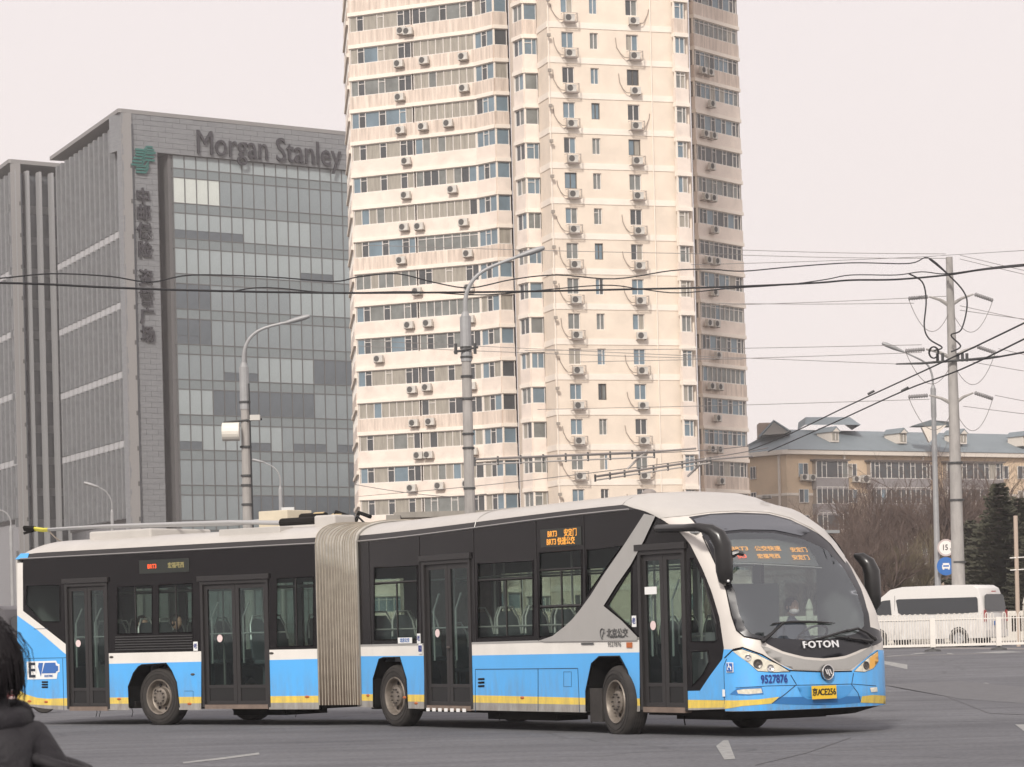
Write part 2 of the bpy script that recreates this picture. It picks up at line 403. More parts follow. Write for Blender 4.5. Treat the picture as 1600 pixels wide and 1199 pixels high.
# inner bodies (behind the glazing)
core_m = mat('inner_wall', (.3, .25, .21), .9)
lw = [inset(f, .35) for f in fL]
prism('wing_core', lw[0] + [lw[1][1]] + [lw[2][1]] + [(gx(803, 245), 245), (gx(560, 250), 250)], .4, ZT, core_m, tower)
prism('wing_core', inset(fR, .35) + [(gx(1163, 262), 262), (gx(1092, 262), 262)], .4, ZT, core_m, tower)
cc = inset(fC, .25)
cb = [inset(f, .3) for f in fB]
prism('centre_core', [cb[0][0], cb[0][1], cb[1][1], (fD.pt(0, -.3, 0).x, fD.pt(0, -.3, 0).y), cc[0], cc[1], (gx(1083, 218), 218), (gx(1085, 240), 240), (gx(807, 240), 240)], .4, ZT, core_m, tower)
# solid walls of the centre block: sheet with openings
cols = [(897 - 866, 1.02, 1.28, 'two'), (938 - 866, .70, 1.30, 'two'), (997.5 - 866, 1.02, 1.28, 'two')]
def wall_grid(fr, wins, name, m, z0, z1, t=.25):
    """wall with rectangular openings: vertical strips"""
    us = sorted({0, fr.L} | {u for w_ in wins for u in w_[:2]}); mb = MB()
    for a, b in zip(us, us[1:]):
        hs_ = sorted([(w_[2], w_[3]) for w_ in wins if w_[0] <= a + 1e-6 and w_[1] >= b - 1e-6]); z = z0
        for c, d in hs_:
            if c > z: fr.box(mb, a, b, -t, 0, z, c)
            z = d
        fr.box(mb, a, b, -t, 0, z, z1)
    return mb.build(name, m, tower)
sc_m = fC.L / 200.0
wins = []
for k in range(LO, HI + 1):
    zt = ZC0 + PITCH * k
    for cx, ww, hh, st in cols: wins.append((cx * sc_m - ww / 2, cx * sc_m + ww / 2, zt - hh, zt))
wall_grid(fC, wins, 'centre_wall', cream, .4, ZT)
for i, (u0, u1, z0, z1) in enumerate(wins):
    c = i % 3
    if z0 < 9.5 or z1 > 56: bs = 1
    st = 'two' if c != 1 or rr.random() < .45 else rr.choice(['side', 'two'])
    window(fC, u0, u1, z0, z1, -.16, st, tower, rr, base=rr.choice([1, 3, 0]), frame_m=wframe if rr.random() > .12 else mat('dark_window_frame', (.1, .085, .07), .5))
# bands, diagonal wall, pipes
mb = MB()
for k in range(LO, HI + 1):
    z = ZC0 + PITCH * k + .3
    fC.box(mb, 0, fC.L, 0, .05, z, z + .48)
    fD.box(mb, 0, fD.L, .003, .05, z, z + .48)
mb.build('floor_band', lip, tower)
mb = MB(); fD.box(mb, 0, fD.L, -.25, 0, .4, ZT); mb.build('side_wall', cream, tower)
mb = MB()
for u in (1.0 * sc_m, 160 * sc_m):
    mb.tube([fC.pt(u, .1, .5), fC.pt(u, .1, ZT)], .05, 6)
mb.tube([fC.pt(fC.L - .08, .1, .5), fC.pt(fC.L - .08, .1, ZT)], .07, 6)
mb.build('downpipe', lip, tower)
mb = MB()
for k in range(LO, HI + 1):
    z = ZC0 + PITCH * k; q = fC.pt(-.15, .35, z - .55); mb.obox(q, fC.e * .26, fC.n * .2, (0, 0, .24))
mb.build('vent_hood', mat('vent_metal', (.3, .26, .22), .6), tower)
# corner lips of wings: parapets + windows
def wing(frs, zoff, styles, grim=0, lipd=.12, seed=0, head=1.38, ph=1.42):
    r2 = random.Random(seed)
    for k in range(LO, HI + 1):
        zt = zoff + PITCH * k; zb = zt - head
        pm = MB(); lm = MB()
        for f in frs:
            f.box(pm, 0, f.L, -.3, .10, zb - ph + .32, zb)
            f.box(lm, -.03, f.L + .03, -.3, .20, zb - ph, zb - ph + .319)
        gr = grimy if (r2.random() < .12 or k > 13 or (seed == 5 and k > 11)) else parapet_m
        pm.build('balcony_parapet', gr, tower); lm.build('balcony_lip', lip, tower)
        for j, f in enumerate(frs):
            for (a, b, sts, bases) in styles[j]:
                s = r2.choice(sts); window(f, f.L * a, f.L * b, zb + .003, zt - .003, 0, s, tower, r2, base=r2.choice(bases))
        for f in frs: mb = MB(); f.box(mb, -.02, .07, -.1, .07, zb + .002, zt - .002); mb.build('corner_post', lip, tower)
wing(fL, ZW0, [[(.01, .5, ['bands', 'even', 'top', 'bands'], [0, 2, 3]), (.515, .995, ['even', 'top', 'bands', 'even'], [2, 3, 2])], [(.03, .99, ['bands'], [0])], [(.03, .97, [''], [0])]], seed=5)
wing(fB, ZC0, [[(.06, .98, ['even'], [1, 3])], [(.04, .98, ['', 'two', '', 'side'], [0, 3])]], seed=2, head=1.32, ph=1.48)
wing([fN], ZC0 - .12, [[(.05, .78, ['side', 'two', 'top'], [0, 2, 3])]], seed=4, head=1.35, ph=1.45)
wing([fR], ZW0 + .25, [[(.04, .97, ['bands', 'bands', 'top', 'bands', 'even'], [0, 1, 3])]], seed=9, head=1.36, ph=1.44)
# left flank balconies seen edge on
wing([fLL], ZW0 - .5, [[(.1, .9, ['even'], [1, 2])]], seed=11, head=1.3, ph=1.5)
# side returns
mb = MB(); a = Vector((*pA[3], 0)); b = Vector((*P(806, 236), 0)); f_ = Fac(pA[3], P(806, 236)); f_.box(mb, 0, f_.L, -.3, -.02, .4, ZT)
f_ = Fac(P(1085, 217.4), P(1087, 240)); f_.box(mb, 0, f_.L, -.3, -.02, .4, ZT)
f_ = Fac(P(1087, 240), P(1092.5, 239.2)); f_.box(mb, 0, f_.L, -.4, -.3, .4, ZT)
f_ = Fac(P(849, 216.8), P(851, 216.7)); f_.box(mb, 0, f_.L, -.3, 0, .4, ZT); f_ = Fac(P(806, 224), P(813, 218.2)); f_.box(mb, 0, f_.L, -.3, -.02, .4, ZT)
mb.build('return_wall', cream, tower)
f_ = Fac(P(553, 234.6), P(541, 248))
for _, (q, fr) in PANE_REST.items(): q.build('small_pane', panes, tower, kind='stuff')
prism('roof_slab', [(gx(545, 234), 234), pA[2], (gx(815, 216), 216), (gx(1085, 216), 216), (gx(1165, 250), 250), (gx(560, 255), 255)], ZT + .01, ZT + 1.2, lip, tower)
# ------------------------------------------------------------------ air conditioners (hang on the tower)
ac_w = mat('ac_casing', (.62, .59, .54), .5, var=.3, vscale=2); ac_d = mat('ac_fan', (.09, .085, .08), .6); cage_m = mat('cage_metal', (.3, .25, .22), .6, metal=.2)
hose_m = mat('hose', (.3, .24, .2), .8)
def make_ac(cage):
    t = thing('air_conditioner', 'air conditioner', 'air conditioner')
    mb = MB(); mb.box(-.42, .42, -.16, .16, 0, .58); mb.build('casing', ac_w, t, fix=False)
    mb = MB(); mb.lathe([(0, .015), (.2, .015), (.235, .03), (.25, .012), (.25, 0)], (-.12, -.165, .29), (0, -1, 0), 14)
    for r_ in (.07, .14, .2): mb.tube([(-.12 + r_ * math.cos(a_ * .7), -.185, .29 + r_ * math.sin(a_ * .7)) for a_ in range(10)], .008, 3)
    mb.build('fan_grille', ac_d, t, fix=False)
    mb = MB(); mb.box(-.38, -.34, -.12, .5, -.06, -.003); mb.box(.34, .38, -.12, .5, -.06, -.003); mb.box(-.34, .34, .4, .44, -.06, -.02); mb.build('bracket', cage_m, t, fix=False)
    if cage:
        mb = MB()
        for z in (-.1, .62):
            mb.box(-.62, .62, -.34, -.32, z, z + .03); mb.box(-.62, -.6, -.34, .3, z, z + .03); mb.box(.6, .62, -.34, .3, z, z + .03)
        for i in range(3): mb.box(-.62 + i * .04, -.6 + i * .04, -.345, -.325, -.1, .65); mb.box(.6 - i * .04, .62 - i * .04, -.345, -.325, -.1, .65)
        for i in range(6): mb.box(-.61, .61, -.34 + i * .1, -.33 + i * .1, -.12, -.1)
        mb.build('cage', cage_m, t, fix=False)
    return t
ac0, ac1 = make_ac(False), make_ac(True)
used = {0: False, 1: False}
ordn = ['top', 'second', 'third', 'fourth', 'fifth', 'sixth', 'seventh', 'eighth', 'ninth', 'tenth', 'eleventh', 'twelfth', 'thirteenth', 'fourteenth', 'fifteenth', 'sixteenth', 'seventeenth']
def put_ac(fr, u, z, d, cage, label, sc_=1.0):
    src = ac1 if cage else ac0
    rz = math.atan2(fr.e.y, fr.e.x); loc = fr.pt(u, d, z)
    t = dup(src, loc, rz, label, sc_, group='air conditioners on the cream tower')
    return t
r3 = random.Random(12)
for k in range(0, 15):
    row = ordn[14 - k]
    zt = ZC0 + PITCH * k
    for c in (0, 2):
        u = cols[c][0] * sc_m; z = zt - 1.28 - .78
        t = put_ac(fC, u + .06, z, .4, r3.random() < .85, 'caged air conditioner below the %s window, %s window row from the top, cream centre wall' % (('left', '', 'right')[c], row), .98)
        if r3.random() < .85:     # drooping hose
            sgn = -1 if (c == 0 or r3.random() < .5) else 1; L_ = r3.uniform(.7, 1.3)
            pts = [(sgn * .45, 0, .1), (sgn * (.6 + .2 * L_), .1, .1 + .05), (sgn * (.75 + .3 * L_), .3, .5), (sgn * (.8 + .5 * L_), .36, 1.0), (sgn * (.82 + .55 * L_), .38, 1.25 + .6 * r3.random())]
            hb = MB(); hb.tube(pts, .035, 5); hb.build('hose', hose_m, t, fix=False)
wing_acs = [[14, (.42, .62, .93)], [13, (.42, .93)], [12, (.42, .6, .8)], [11, (.46,)], [10, (.45, .82)], [9, (.43, .55, .9)], [8, (.4, .93)], [7, (.52, .93)], [6, (.45, .6, .93)], [5, (.2, .9)], [4, (.46, .58, .93)], [3, (.47, .6)], [2, (.5, .58, .93)], [1, (.44, .66, .88)], [0, (.93,)], [15, (.45, .5)]]
for k, us in wing_acs:
    for i, fu in enumerate(us):
        put_ac(fL[0], fL[0].L * fu, ZW0 + PITCH * k - 1.38 - .72 - r3.random() * .2, .55, False,
               'white air conditioner on left wing, %s parapet from the top, %s along it' % (ordn[min(15, 15 - k)], ['first', 'second', 'third'][i]), 1.02)
for k in range(0, 15):
    for i, fu in enumerate([(.12, .3), (.28,), (.1, .26), (.24,)][k % 4]):
        put_ac(fR, fR.L * fu, ZW0 + .25 + PITCH * k - 1.36 - .75, .55, False, 'air conditioner on shaded right wing, %s parapet from the top, %s' % (ordn[14 - k], ['leftmost', 'second along'][i]), 1.0)
for o_ in (ac0, ac1):
    for ch in list(o_.children): bpy.data.objects.remove(ch)
    bpy.data.objects.remove(o_)
# ------------------------------------------------------------------ grey office blocks
stone = mat('grey_stone', (.225, .23, .24), .8, var=.22, vscale=2.2, stretch=(.4, .4, 3), bump=.3, bscale=3)
stone_d = mat('dark_stone', (.085, .08, .08), .8, var=.2, vscale=2)
fin_m = mat('fin_metal', (.185, .19, .197), .6, var=.25, vscale=1.2); soff = mat('soffit', (.25, .24, .235), .7)
white_m = mat('white_panel', (.42, .42, .43), .5)
og = [mat('office_pane', (.34, .39, .40), .22, spec=.8, var=.12, vscale=.3), mat('office_pane_dark', (.10, .125, .145), .15, spec=.8, var=.3, vscale=.25),
      mat('office_pane_blind', (.62, .66, .62), .3, spec=.6, var=.08, vscale=.5), mat('office_pane_mid', (.24, .28, .295), .18, spec=.8, var=.15, vscale=.25)]
span_m = mat('spandrel', (.21, .245, .255), .3, spec=.6, var=.1, vscale=.3)
mull = mat('mullion', (.13, .13, .13), .6)
def office(name, label, corner_px, Yc, lpx, rpx, topy, fl_slope, fr_slope, finrows, main):
    t = thing(name, label, 'office building', (gx(corner_px, Yc), Yc, .4))
    c0 = P(corner_px, Yc, topy); H = zat(corner_px, topy, Yc)
    def end(px, slope):   # slope = dY/dX
        k = rayd(px, topy)[0]; X = k * (Yc - slope * c0[0]) / (1 - k * slope); return (X, Yc + slope * (X - c0[0]))
    L = end(lpx, -fl_slope); Rr = end(rpx, fr_slope)
    fl = Fac(L, c0); ff = Fac(c0, Rr)
    return t, fl, ff, H, c0, L, Rr
o1, fl1, ff1, H1, c1, L1, R1 = office('office_block', 'grey stone office block with dark glass front, fins and rooftop lettering', 197 - 8, 304, 82, 640, 176, 2.3, .71, 4, True)
fc = H1 / 15.0
def upx(ff, px, py=500):
    k = rayd(px, py)[0]; # intersect ray with facade line
    return (k * ff.p.y - ff.p.x) / (ff.e.x - k * ff.e.y)
# massing
bk = 26
def corner_pts(ff, fl, d):
    return None
cm = MB()
u_p = upx(ff1, 252, 500); u_g = upx(ff1, 276, 500); zg = zat(290, 236, 306)
W1 = ff1.L
body = [ff1.pt(0, -1.2, 0), ff1.pt(W1, -3.2, 0), ff1.pt(W1, -bk, 0), fl1.pt(0, -bk, 0), fl1.pt(0, -1.2, 0), fl1.pt(fl1.L, -1.2, 0)]
cm.poly([(p.x, p.y, .4) for p in [ff1.pt(1.3, -3.2, 0), ff1.pt(W1, -3.2, 0), ff1.pt(W1, -bk, 0), fl1.pt(.2, -bk, 0), fl1.pt(.2, -1.3, 0), fl1.pt(fl1.L - .5, -1.3, 0)]], (0, 0, H1 - 1.5))
cm.build('core', stone_d, o1)
# stone pier, top band as courses of slabs
cs = MB(); courses = 62; zz0 = .4
nrow = int(H1 / 1.0)
def stones(mb, fr, u0, u1, z0, z1, bw, bh, rr_, d0=-1.0):
    nz = max(1, round((z1 - z0) / bh)); nu = max(1, round((u1 - u0) / bw)); hb = (z1 - z0) / nz
    for j in range(nz):
        off = (j % 2) * .5
        ed = [u0] + [u0 + (u1 - u0) * (i + off) / nu for i in range(0 if off else 1, nu)] + [u1]
        for a, b in zip(ed, ed[1:]):
            if b - a < .05: continue
            fr.box(mb, a + .012, b - .012, -.12, rr_.uniform(-.02, .03), z0 + j * hb + .015, z0 + (j + 1) * hb - .015)
    fr.box(mb, u0, u1, d0, -.11, z0, z1)
r4 = random.Random(8)
stones(cs, ff1, 0, u_p, .4, zg, 1.5, .62, r4, -1.2)
stones(cs, ff1, 0, W1, zg, H1, 1.9, .62, r4, -3.0)
cs.build('stone_cladding', stone, o1, kind='stuff')
# recessed slot between pier and glass block
sl = MB(); ff1.box(sl, u_p + .01, u_g - .01, -3.0, -2.6, .4, zg); sl.build('slot_back', stone_d, o1)
sl = MB(); ff1.box(sl, u_g - .4, u_g, -2.6, -.5, .4, zg - .02); sl.build('slot_side', mat('slot_side', (.12, .115, .115), .5), o1)
# curtain wall
gb = MB(); ff1.box(gb, u_g + .01, W1, -2.9, -.55, .4, zg - .02); gb.build('glass_block_core', mull, o1)
ncol = 20; cw = (upx(ff1, 552, 300) - u_g) / 16.0
zs = []; z = zg; rows = []
r5 = random.Random(21)
# from the top: pane 1.5, spandrel 1.05, then vision 2.9 / spandrel 1.1
seq = [('office_pane', 1.5), ('spandrel_panel', 1.05)] + [('office_pane', 2.93), ('spandrel_panel', 1.12)] * 14
cnt = {'office_pane': 0, 'spandrel_panel': 0}
rest = MB(); lines = MB()
cache = {}
def shared_pane(w_, h_, m):
    key = (round(w_, 3), round(h_, 3), m.name)
    if key not in cache:
        b = MB(); b.obox((0, 0, 0), ff1.e * w_, ff1.n * .03, (0, 0, h_)); cache[key] = b.mesh('pane', m)
    return cache[key]
for ri, (nm, h) in enumerate(seq):
    z1 = z - .05; z0 = z - h + .05
    if z0 < .8: break
    run = 0; mk = 0
    for c in range(ncol):
        a = u_g + .2 + c * cw + .06; b = a + cw - .12
        if nm == 'spandrel_panel': m = span_m; 
        else:
            if run <= 0: mk = r5.choice([0, 0, 3, 0] if ri < 9 else [3, 3, 1, 1, 3, 0]); run = r5.randint(3, 9)  # pale panes above, darker below: reflected sky and buildings painted as pane colour
            run -= 1; m = og[mk]
            if ri == 2: m = og[2] if c < 4 else og[3]
            if ri == 0: m = og[0]
            if ri == 4 and c < 6: m = og[0]
            if ri == 8 and c < 3: m = og[1]
        sp = z1 - z0 > 2 and ((ri == 4 and c < 6) or (ri == 6 and 11 <= c < 14) or (ri == 16 and c in (0, 1, 6, 7, 10, 11, 12, 14, 15)) or (ri == 10 and c < 2) or (ri == 12 and c in (4, 5, 6)))
        parts_ = [(z0, z1, m)] if not sp else [(z0, z0 + .9, og[1]), (z0 + .95, z1, m)]
        for (pz0, pz1, pm) in parts_:
            if c < 17 and z > 11 and cnt[nm] < 295:
                me = shared_pane(b - a, pz1 - pz0, pm); o = link(nm, me, o1, fix=False)
                q = ff1.pt(a, -.5, pz0) - o1.location; o.location = q; cnt[nm] += 1
            else:
                rest.mi = (og + [span_m]).index(pm); ff1.box(rest, a, b, -.5, -.47, pz0, pz1)
    ff1.box(lines, u_g, W1, -.55, -.42, z - .05, z + .05)
    z -= h
for c in range(ncol + 1):
    a = u_g + .2 + c * cw; ff1.box(lines, a - .04, a + .04, -.55, -.40, .8, zg - .06)
rest.build('distant_pane', og + [span_m], o1, kind='stuff'); lines.build('mullion_grid', mull, o1)
# finned left side
def fins(t, fl, H, n, bands, zbase, dd=.55, topgap=3.6, spc=None):
    bw = fl.L / n
    for i in range(n):
        m2 = MB(); u = (i + .5) * bw
        zc = [zbase] + sorted(bands) + [H - 1.0]
        for a, b in zip(zc, zc[1:]): fl.box(m2, u - .13 * bw - .06, u + .13 * bw + .06, -1.0, 0, a + .5, b - (.35 if b < H - 2 else 0))
        m2.build('fin', fin_m, t)
    for zb in bands:
        m2 = MB()
        for i in range(n): fl.box(m2, (i + .12) * bw, (i + .72) * bw, -.9, -.1, zb - .33, zb + .42)
        m2.build('louvre_band', white_m, t)
    m2 = MB(); fl.box(m2, 0, fl.L, -1.3, -1.15, .5, H - 1.2)
    m2.build('side_glazing', mat('side_glass', (.07, .075, .085), .2, spec=.6, var=.3, vscale=.4), t)
    m2 = MB()
    k = zbase
    while k < H - 3: fl.box(m2, 0, fl.L, -1.14, -.95, k, k + .5); k += 4.0
    m2.build('side_floor_line', stone_d, t)
bz = [zat(187, y, 304) for y in (362, 474, 583, 692)]
fins(o1, fl1, H1, 14, bz, zat(190, 815, 304))
m2 = MB(); ed = [fl1.pt(-.6, -.9, 0), fl1.pt(-.6, .35, 0), fl1.pt(fl1.L + .0, .35, 0), ff1.pt(0, .06, 0), ff1.pt(W1, .06, 0), ff1.pt(W1, -bk, 0), fl1.pt(-.6, -bk, 0)]
m2.poly([(p.x, p.y, H1 + .002) for p in ed], (0, 0, .45)); m2.build('roof_slab', soff, o1)
m2 = MB(); fl1.box(m2, fl1.L - .28, fl1.L - .02, -1.2, .02, .5, H1 - .01); m2.build('corner_trim', soff, o1)
# lettering
sign_m = mat('sign_metal', (.03, .028, .035), .5); sign_g = mat('sign_green', (.02, .14, .12), .5)
u0, u1 = upx(ff1, 305, 215), upx(ff1, 530, 235); zc = zat(418, 220, 309)
tm = text_mesh('Morgan Stanley', 4.0, .1); wd = max(v.co.x for v in tm.vertices) - min(v.co.x for v in tm.vertices)
o = text('rooftop_lettering', 'Morgan Stanley', 4.0, ff1.pt((u0 + u1) / 2, .2, zc), ff1.e, (0, 0, 1), sign_m, None, depth=.1, sx=(u1 - u0) / wd)
tag(o, 'dark metal letters reading Morgan Stanley along the top of the grey office block', 'building sign')
chs = thing('sign_characters', 'vertical column of dark Chinese characters on the stone pier of the office block', 'building sign', ff1.pt(2, 0, 30))
for ch, y in zip('中邮保险', (313, 350, 368 + 24, 416 - 14)): pass
for ch, y in zip('中邮保险资管广场', (308, 334, 362, 391, 435, 466, 495, 524)):
    text('character', ch, 1.95, ff1.pt(upx(ff1, 222 + (y - 308) * .035, y), .2, zat(222, y, 305)), ff1.e, (0, 0, 1), sign_m, chs, depth=.12, bold=True, sx=.95)
# green emblem of stepped bars
em = MB(); eu = upx(ff1, 222, 252); ez = zat(222, 252, 305)
for j in range(3):
    def bar(x0, z0, x1, z1, th=.22):
        em.poly([ff1.pt(eu + x0, .1, ez + z0), ff1.pt(eu + x1, .1, ez + z1), ff1.pt(eu + x1, .1, ez + z1 + th), ff1.pt(eu + x0, .1, ez + z0 + th)], ff1.n * .22)
    o_ = j * .38
    bar(-1.5 + o_ * .3, -.55 + o_, -.2, -.55 + o_); bar(-.2, -.55 + o_, .25, .1 + o_); bar(.25, .1 + o_, 1.45 - o_ * .2, .1 + o_)
    bar(-.9, .95 - .35 + o_ * .8, .2, .6 + o_ * .8); bar(.2, .6 + o_ * .8, .5, 1.0 + o_ * .8); bar(.5, 1.0 + o_ * .8, 1.6 - o_ * .5, 1.0 + o_ * .8)
    bar(-.9, -1.35 + o_ * .9, .3, -1.35 + o_ * .9); bar(.3, -1.35 + o_ * .9, .7, -.7 + o_ * .9)
tag(em.build('emblem', sign_g), 'green stepped-bar emblem above the Chinese characters on the office pier', 'emblem')
# second block, further left
o2, fl2, ff2, H2, c2, L2, R2 = office('office_block', 'farther grey office block with pale vertical fins, at the left edge of the picture', 17, 340, -60, 140, 255, 2.3, .71, 4, False)
cm = MB(); cm.poly([(p.x, p.y, .4) for p in [ff2.pt(.8, -1.3, 0), ff2.pt(ff2.L, -1.3, 0), ff2.pt(ff2.L, -20, 0), fl2.pt(.2, -20, 0), fl2.pt(.2, -1.35, 0), fl2.pt(fl2.L - .5, -1.35, 0)]], (0, 0, H2 - 1.5)); cm.build('core', mat('office_dark_glass', (.11, .12, .13), .15, spec=.8, var=.3, vscale=.15), o2)
bz2 = [zat(20, y, 340) for y in (424, 520, 617, 722)]
fins(o2, fl2, H2, 11, bz2, zat(20, 815, 340))
m2 = MB()
for i in range(7):
    m2 = MB(); u = ff2.L * (i + .35) / 6.5
    if u < ff2.L: ff2.box(m2, u - .16, u + .16, -1.0, .1, .5, H2 - .8); m2.build('front_fin', mat('pale_fin', (.32, .32, .325), .6), o2)
m2 = MB(); k = 4.0; r6 = random.Random(2)
while k < H2 - 2: ff2.box(m2, 0, ff2.L, -1.29, -1.15, k, k + 1.0); k += 4.0
m2.build('front_spandrel', mat('dull_spandrel', (.16, .165, .17), .3, spec=.6), o2)
m2 = MB(); ed = [fl2.pt(-.6, .3, 0), fl2.pt(fl2.L, .3, 0), ff2.pt(0, .06, 0), ff2.pt(ff2.L, .06, 0), ff2.pt(ff2.L, -20, 0), fl2.pt(-.6, -20, 0)]
m2.poly([(p.x, p.y, H2 + .002) for p in ed], (0, 0, .5)); m2.build('roof_slab', soff, o2)
m2 = MB(); fl2.box(m2, fl2.L - .5, fl2.L - .02, -1.2, .02, .5, H2 - .01); m2.build('corner_trim', soff, o2)
# ------------------------------------------------------------------ yellow walk-up block on the right
yb = thing('apartment_block', 'low ochre apartment block with blue-grey pitched roof, dormers and white eaves', 'apartment block', (gx(1228, 294), 294, .4))
ochre = mat('ochre_render', (.62, .48, .34), .9, var=.12, vscale=.4, spec=.2); ochre2 = mat('lower_render', (.42, .34, .27), .9, var=.15, vscale=.5, spec=.2)
roofm = mat('metal_roof', (.19, .225, .245), .7, var=.12, vscale=.3, stretch=(2, 2, 1)); trim = mat('white_trim', (.68, .62, .55), .7)
baym = mat('bay_panel', (.27, .25, .25), .8, var=.2, vscale=1)
cY = (gx(1228, 294, 700), 294)
kR = rayd(1640, 700)[0]; XR = kR * (294 - .6 * cY[0]) / (1 - kR * .6); Rp = (XR, 294 + .6 * (XR - cY[0]))
kL = rayd(1150, 700)[0]; XL = kL * (294 + 1.2 * cY[0]) / (1 + kL * 1.2); Lp = (XL, 294 - 1.2 * (XL - cY[0]))
fF, fS = Fac(cY, Rp), Fac(Lp, cY)
ZE = zat(1228, 703, 294)
bp = [(p.x, p.y) for p in [fS.pt(0, 0, 0), fS.pt(fS.L, 0, 0), fF.pt(fF.L, 0, 0), fF.pt(fF.L, -13, 0), fS.pt(0, -2, 0)]]
prism('wall', bp, ZE - 4.7, ZE - .5, ochre, yb); prism('lower_wall', bp, .4, ZE - 5.0, ochre2, yb)
bp2 = [(p.x, p.y) for p in [fS.pt(0, .05, 0), fS.pt(fS.L, .05, 0), fF.pt(0, .05, 0), fF.pt(fF.L, .05, 0), fF.pt(fF.L, -13, 0), fS.pt(0, -2, 0)]]
prism('string_course', bp2, ZE - 4.99, ZE - 4.71, trim, yb)
bp3 = [(p.x, p.y) for p in [fS.pt(-.3, .6, 0), fS.pt(fS.L, .6, 0), fF.pt(0, .6, 0), fF.pt(fF.L, .6, 0), fF.pt(fF.L, -13.4, 0), fS.pt(-.3, -2, 0)]]
prism('eave', bp3, ZE - .49, ZE, trim, yb)
# roof: hips rising to a ridge
ridge_z = zat(1400, 665, 300); rA = fF.pt(5.5, -6.5, 0); rB = fF.pt(fF.L, -6.5, 0); e0 = fS.pt(-.3, .7, 0); e1 = fF.pt(-.1, .7, 0); e2 = fF.pt(fF.L, .7, 0); bk_ = fF.pt(fF.L, -14, 0); bl = fS.pt(-.3, -8, 0)
m2 = MB(); V = lambda p, z: (p.x, p.y, z)
r0 = fS.pt(1.5, -4.5, 0)
m2.add([V(e0, ZE + .01), V(e1, ZE + .01), V(e2, ZE + .01), V(rA, ridge_z), V(rB, ridge_z), V(r0, ridge_z - .1), V(bk_, ZE), V(bl, ZE)], [(1, 2, 4, 3), (0, 1, 3, 5), (3, 4, 6, 7), (5, 3, 7), (0, 5, 7), (0, 7, 6, 2, 1)])
m2.build('roof', roofm, yb)
# upper roof pieces behind
m2 = MB(); q = [at(1258, 664, 303), at(1345, 664, 303), at(1328, 652, 306), at(1259, 652, 306)]
m2.add([tuple(p) for p in q] + [tuple(p + Vector((0, 8, 0))) for p in q], [(0, 1, 2, 3), (1, 5, 6, 2), (3, 2, 6, 7), (4, 0, 3, 7)]); m2.build('upper_roof', roofm, yb)
m2 = MB(); a = at(1189, 680, 299); b = at(1209, 659, 299); c = at(1236, 677, 299)
m2.poly([a, c, b], (0, 6, 0)); m2.build('gable', mat('gable_render', (.4, .38, .35), .8), yb)
m2 = MB(); m2.tube([at(1186, 683, 298.6), at(1209, 658, 298.6), at(1238, 677, 298.6)], .15, 4); m2.build('gable_trim', roofm, yb)
m2 = MB(); a = at(1187, 690, 302); m2.box(a.x, a.x + 1.6, 302, 305, a.z, zat(1187, 661, 302)); m2.build('chimney', mat('brick_stack', (.35, .27, .22), .9), yb)
# dormers
def dormer(px, py):
    Yd = 294 + (gx(px, 297) - cY[0]) * .6 + 2.2
    o = at(px, py, Yd); e, n = fF.e, fF.n
    m2 = MB(); m2.obox(o - e * .55, e * 1.1, -n * 2.6, (0, 0, 1.15)); d = m2.build('dormer', trim, yb)
    m2 = MB(); m2.obox(o - e * .38 + n * .02 + Vector((0, 0, .2)), e * .76, n * .04, (0, 0, .8)); m2.build('dormer_window', panes[2], d, fix=False)
    m2 = MB(); m2.obox(o - e * .04 + n * .062 + Vector((0, 0, .2)), e * .08, n * .03, (0, 0, .8)); m2.build('dormer_mullion', wframe, d, fix=False)
    m2 = MB(); zt = Vector((0, 0, 1.15)); A_, B_, C_ = o + zt - e * .7 + n * .25, o + zt + e * .7 + n * .25, o + zt + n * .25 + Vector((0, 0, .62))
    m2.poly([A_, B_, C_], -n * 3.2); m2.build('dormer_roof', roofm, d, fix=False)
    m2 = MB(); A2, B2, C2 = o + zt - e * .5 + n * .27, o + zt + e * .5 + n * .27, o + zt + n * .27 + Vector((0, 0, .42)); m2.poly([A2, B2, C2], n * .02); m2.build('dormer_gable', trim, d, fix=False)
for px, py in ((1305, 691), (1411, 693), (1505, 694), (1604, 697)): dormer(px, py)
m2 = MB(); p_ = at(1452, 683, 300.5); m2.poly([p_ + Vector((0, 0, -.6)), p_ + Vector((2.0, .2, 1.3)), p_ + Vector((-.8, 0, 1.1))], (0, 1, 0)); m2.build('roof_hatch', trim, yb)
m2 = MB(); m2.poly([p_ + Vector((-1.9, 0, 1.3)), p_ + Vector((2.6, .4, 1.2)), p_ + Vector((2.4, 0, 1.65)), p_ + Vector((.2, 0, 1.9))], (0, 2.5, 0)); m2.build('roof_cap', roofm, yb)
for px in (1218, 1318, 1441):
    fr = fS if px < 1228 else fF; u = upx(fr, px, 715); m2 = MB(); fr.box(m2, u - .12, u + .12, .01, .2, .5, ZE - .5); m2.build('downpipe', trim, yb)
def bwin(fr, px0, px1, zt, h=1.5, d=.09, st='two', base=1):
    u0, u1 = upx(fr, px0, 740), upx(fr, px1, 740); window(fr, u0, u1, zt - h, zt, d, st, yb, r6, base=base)
pane_count[0] = 0; PANE_REST.clear()
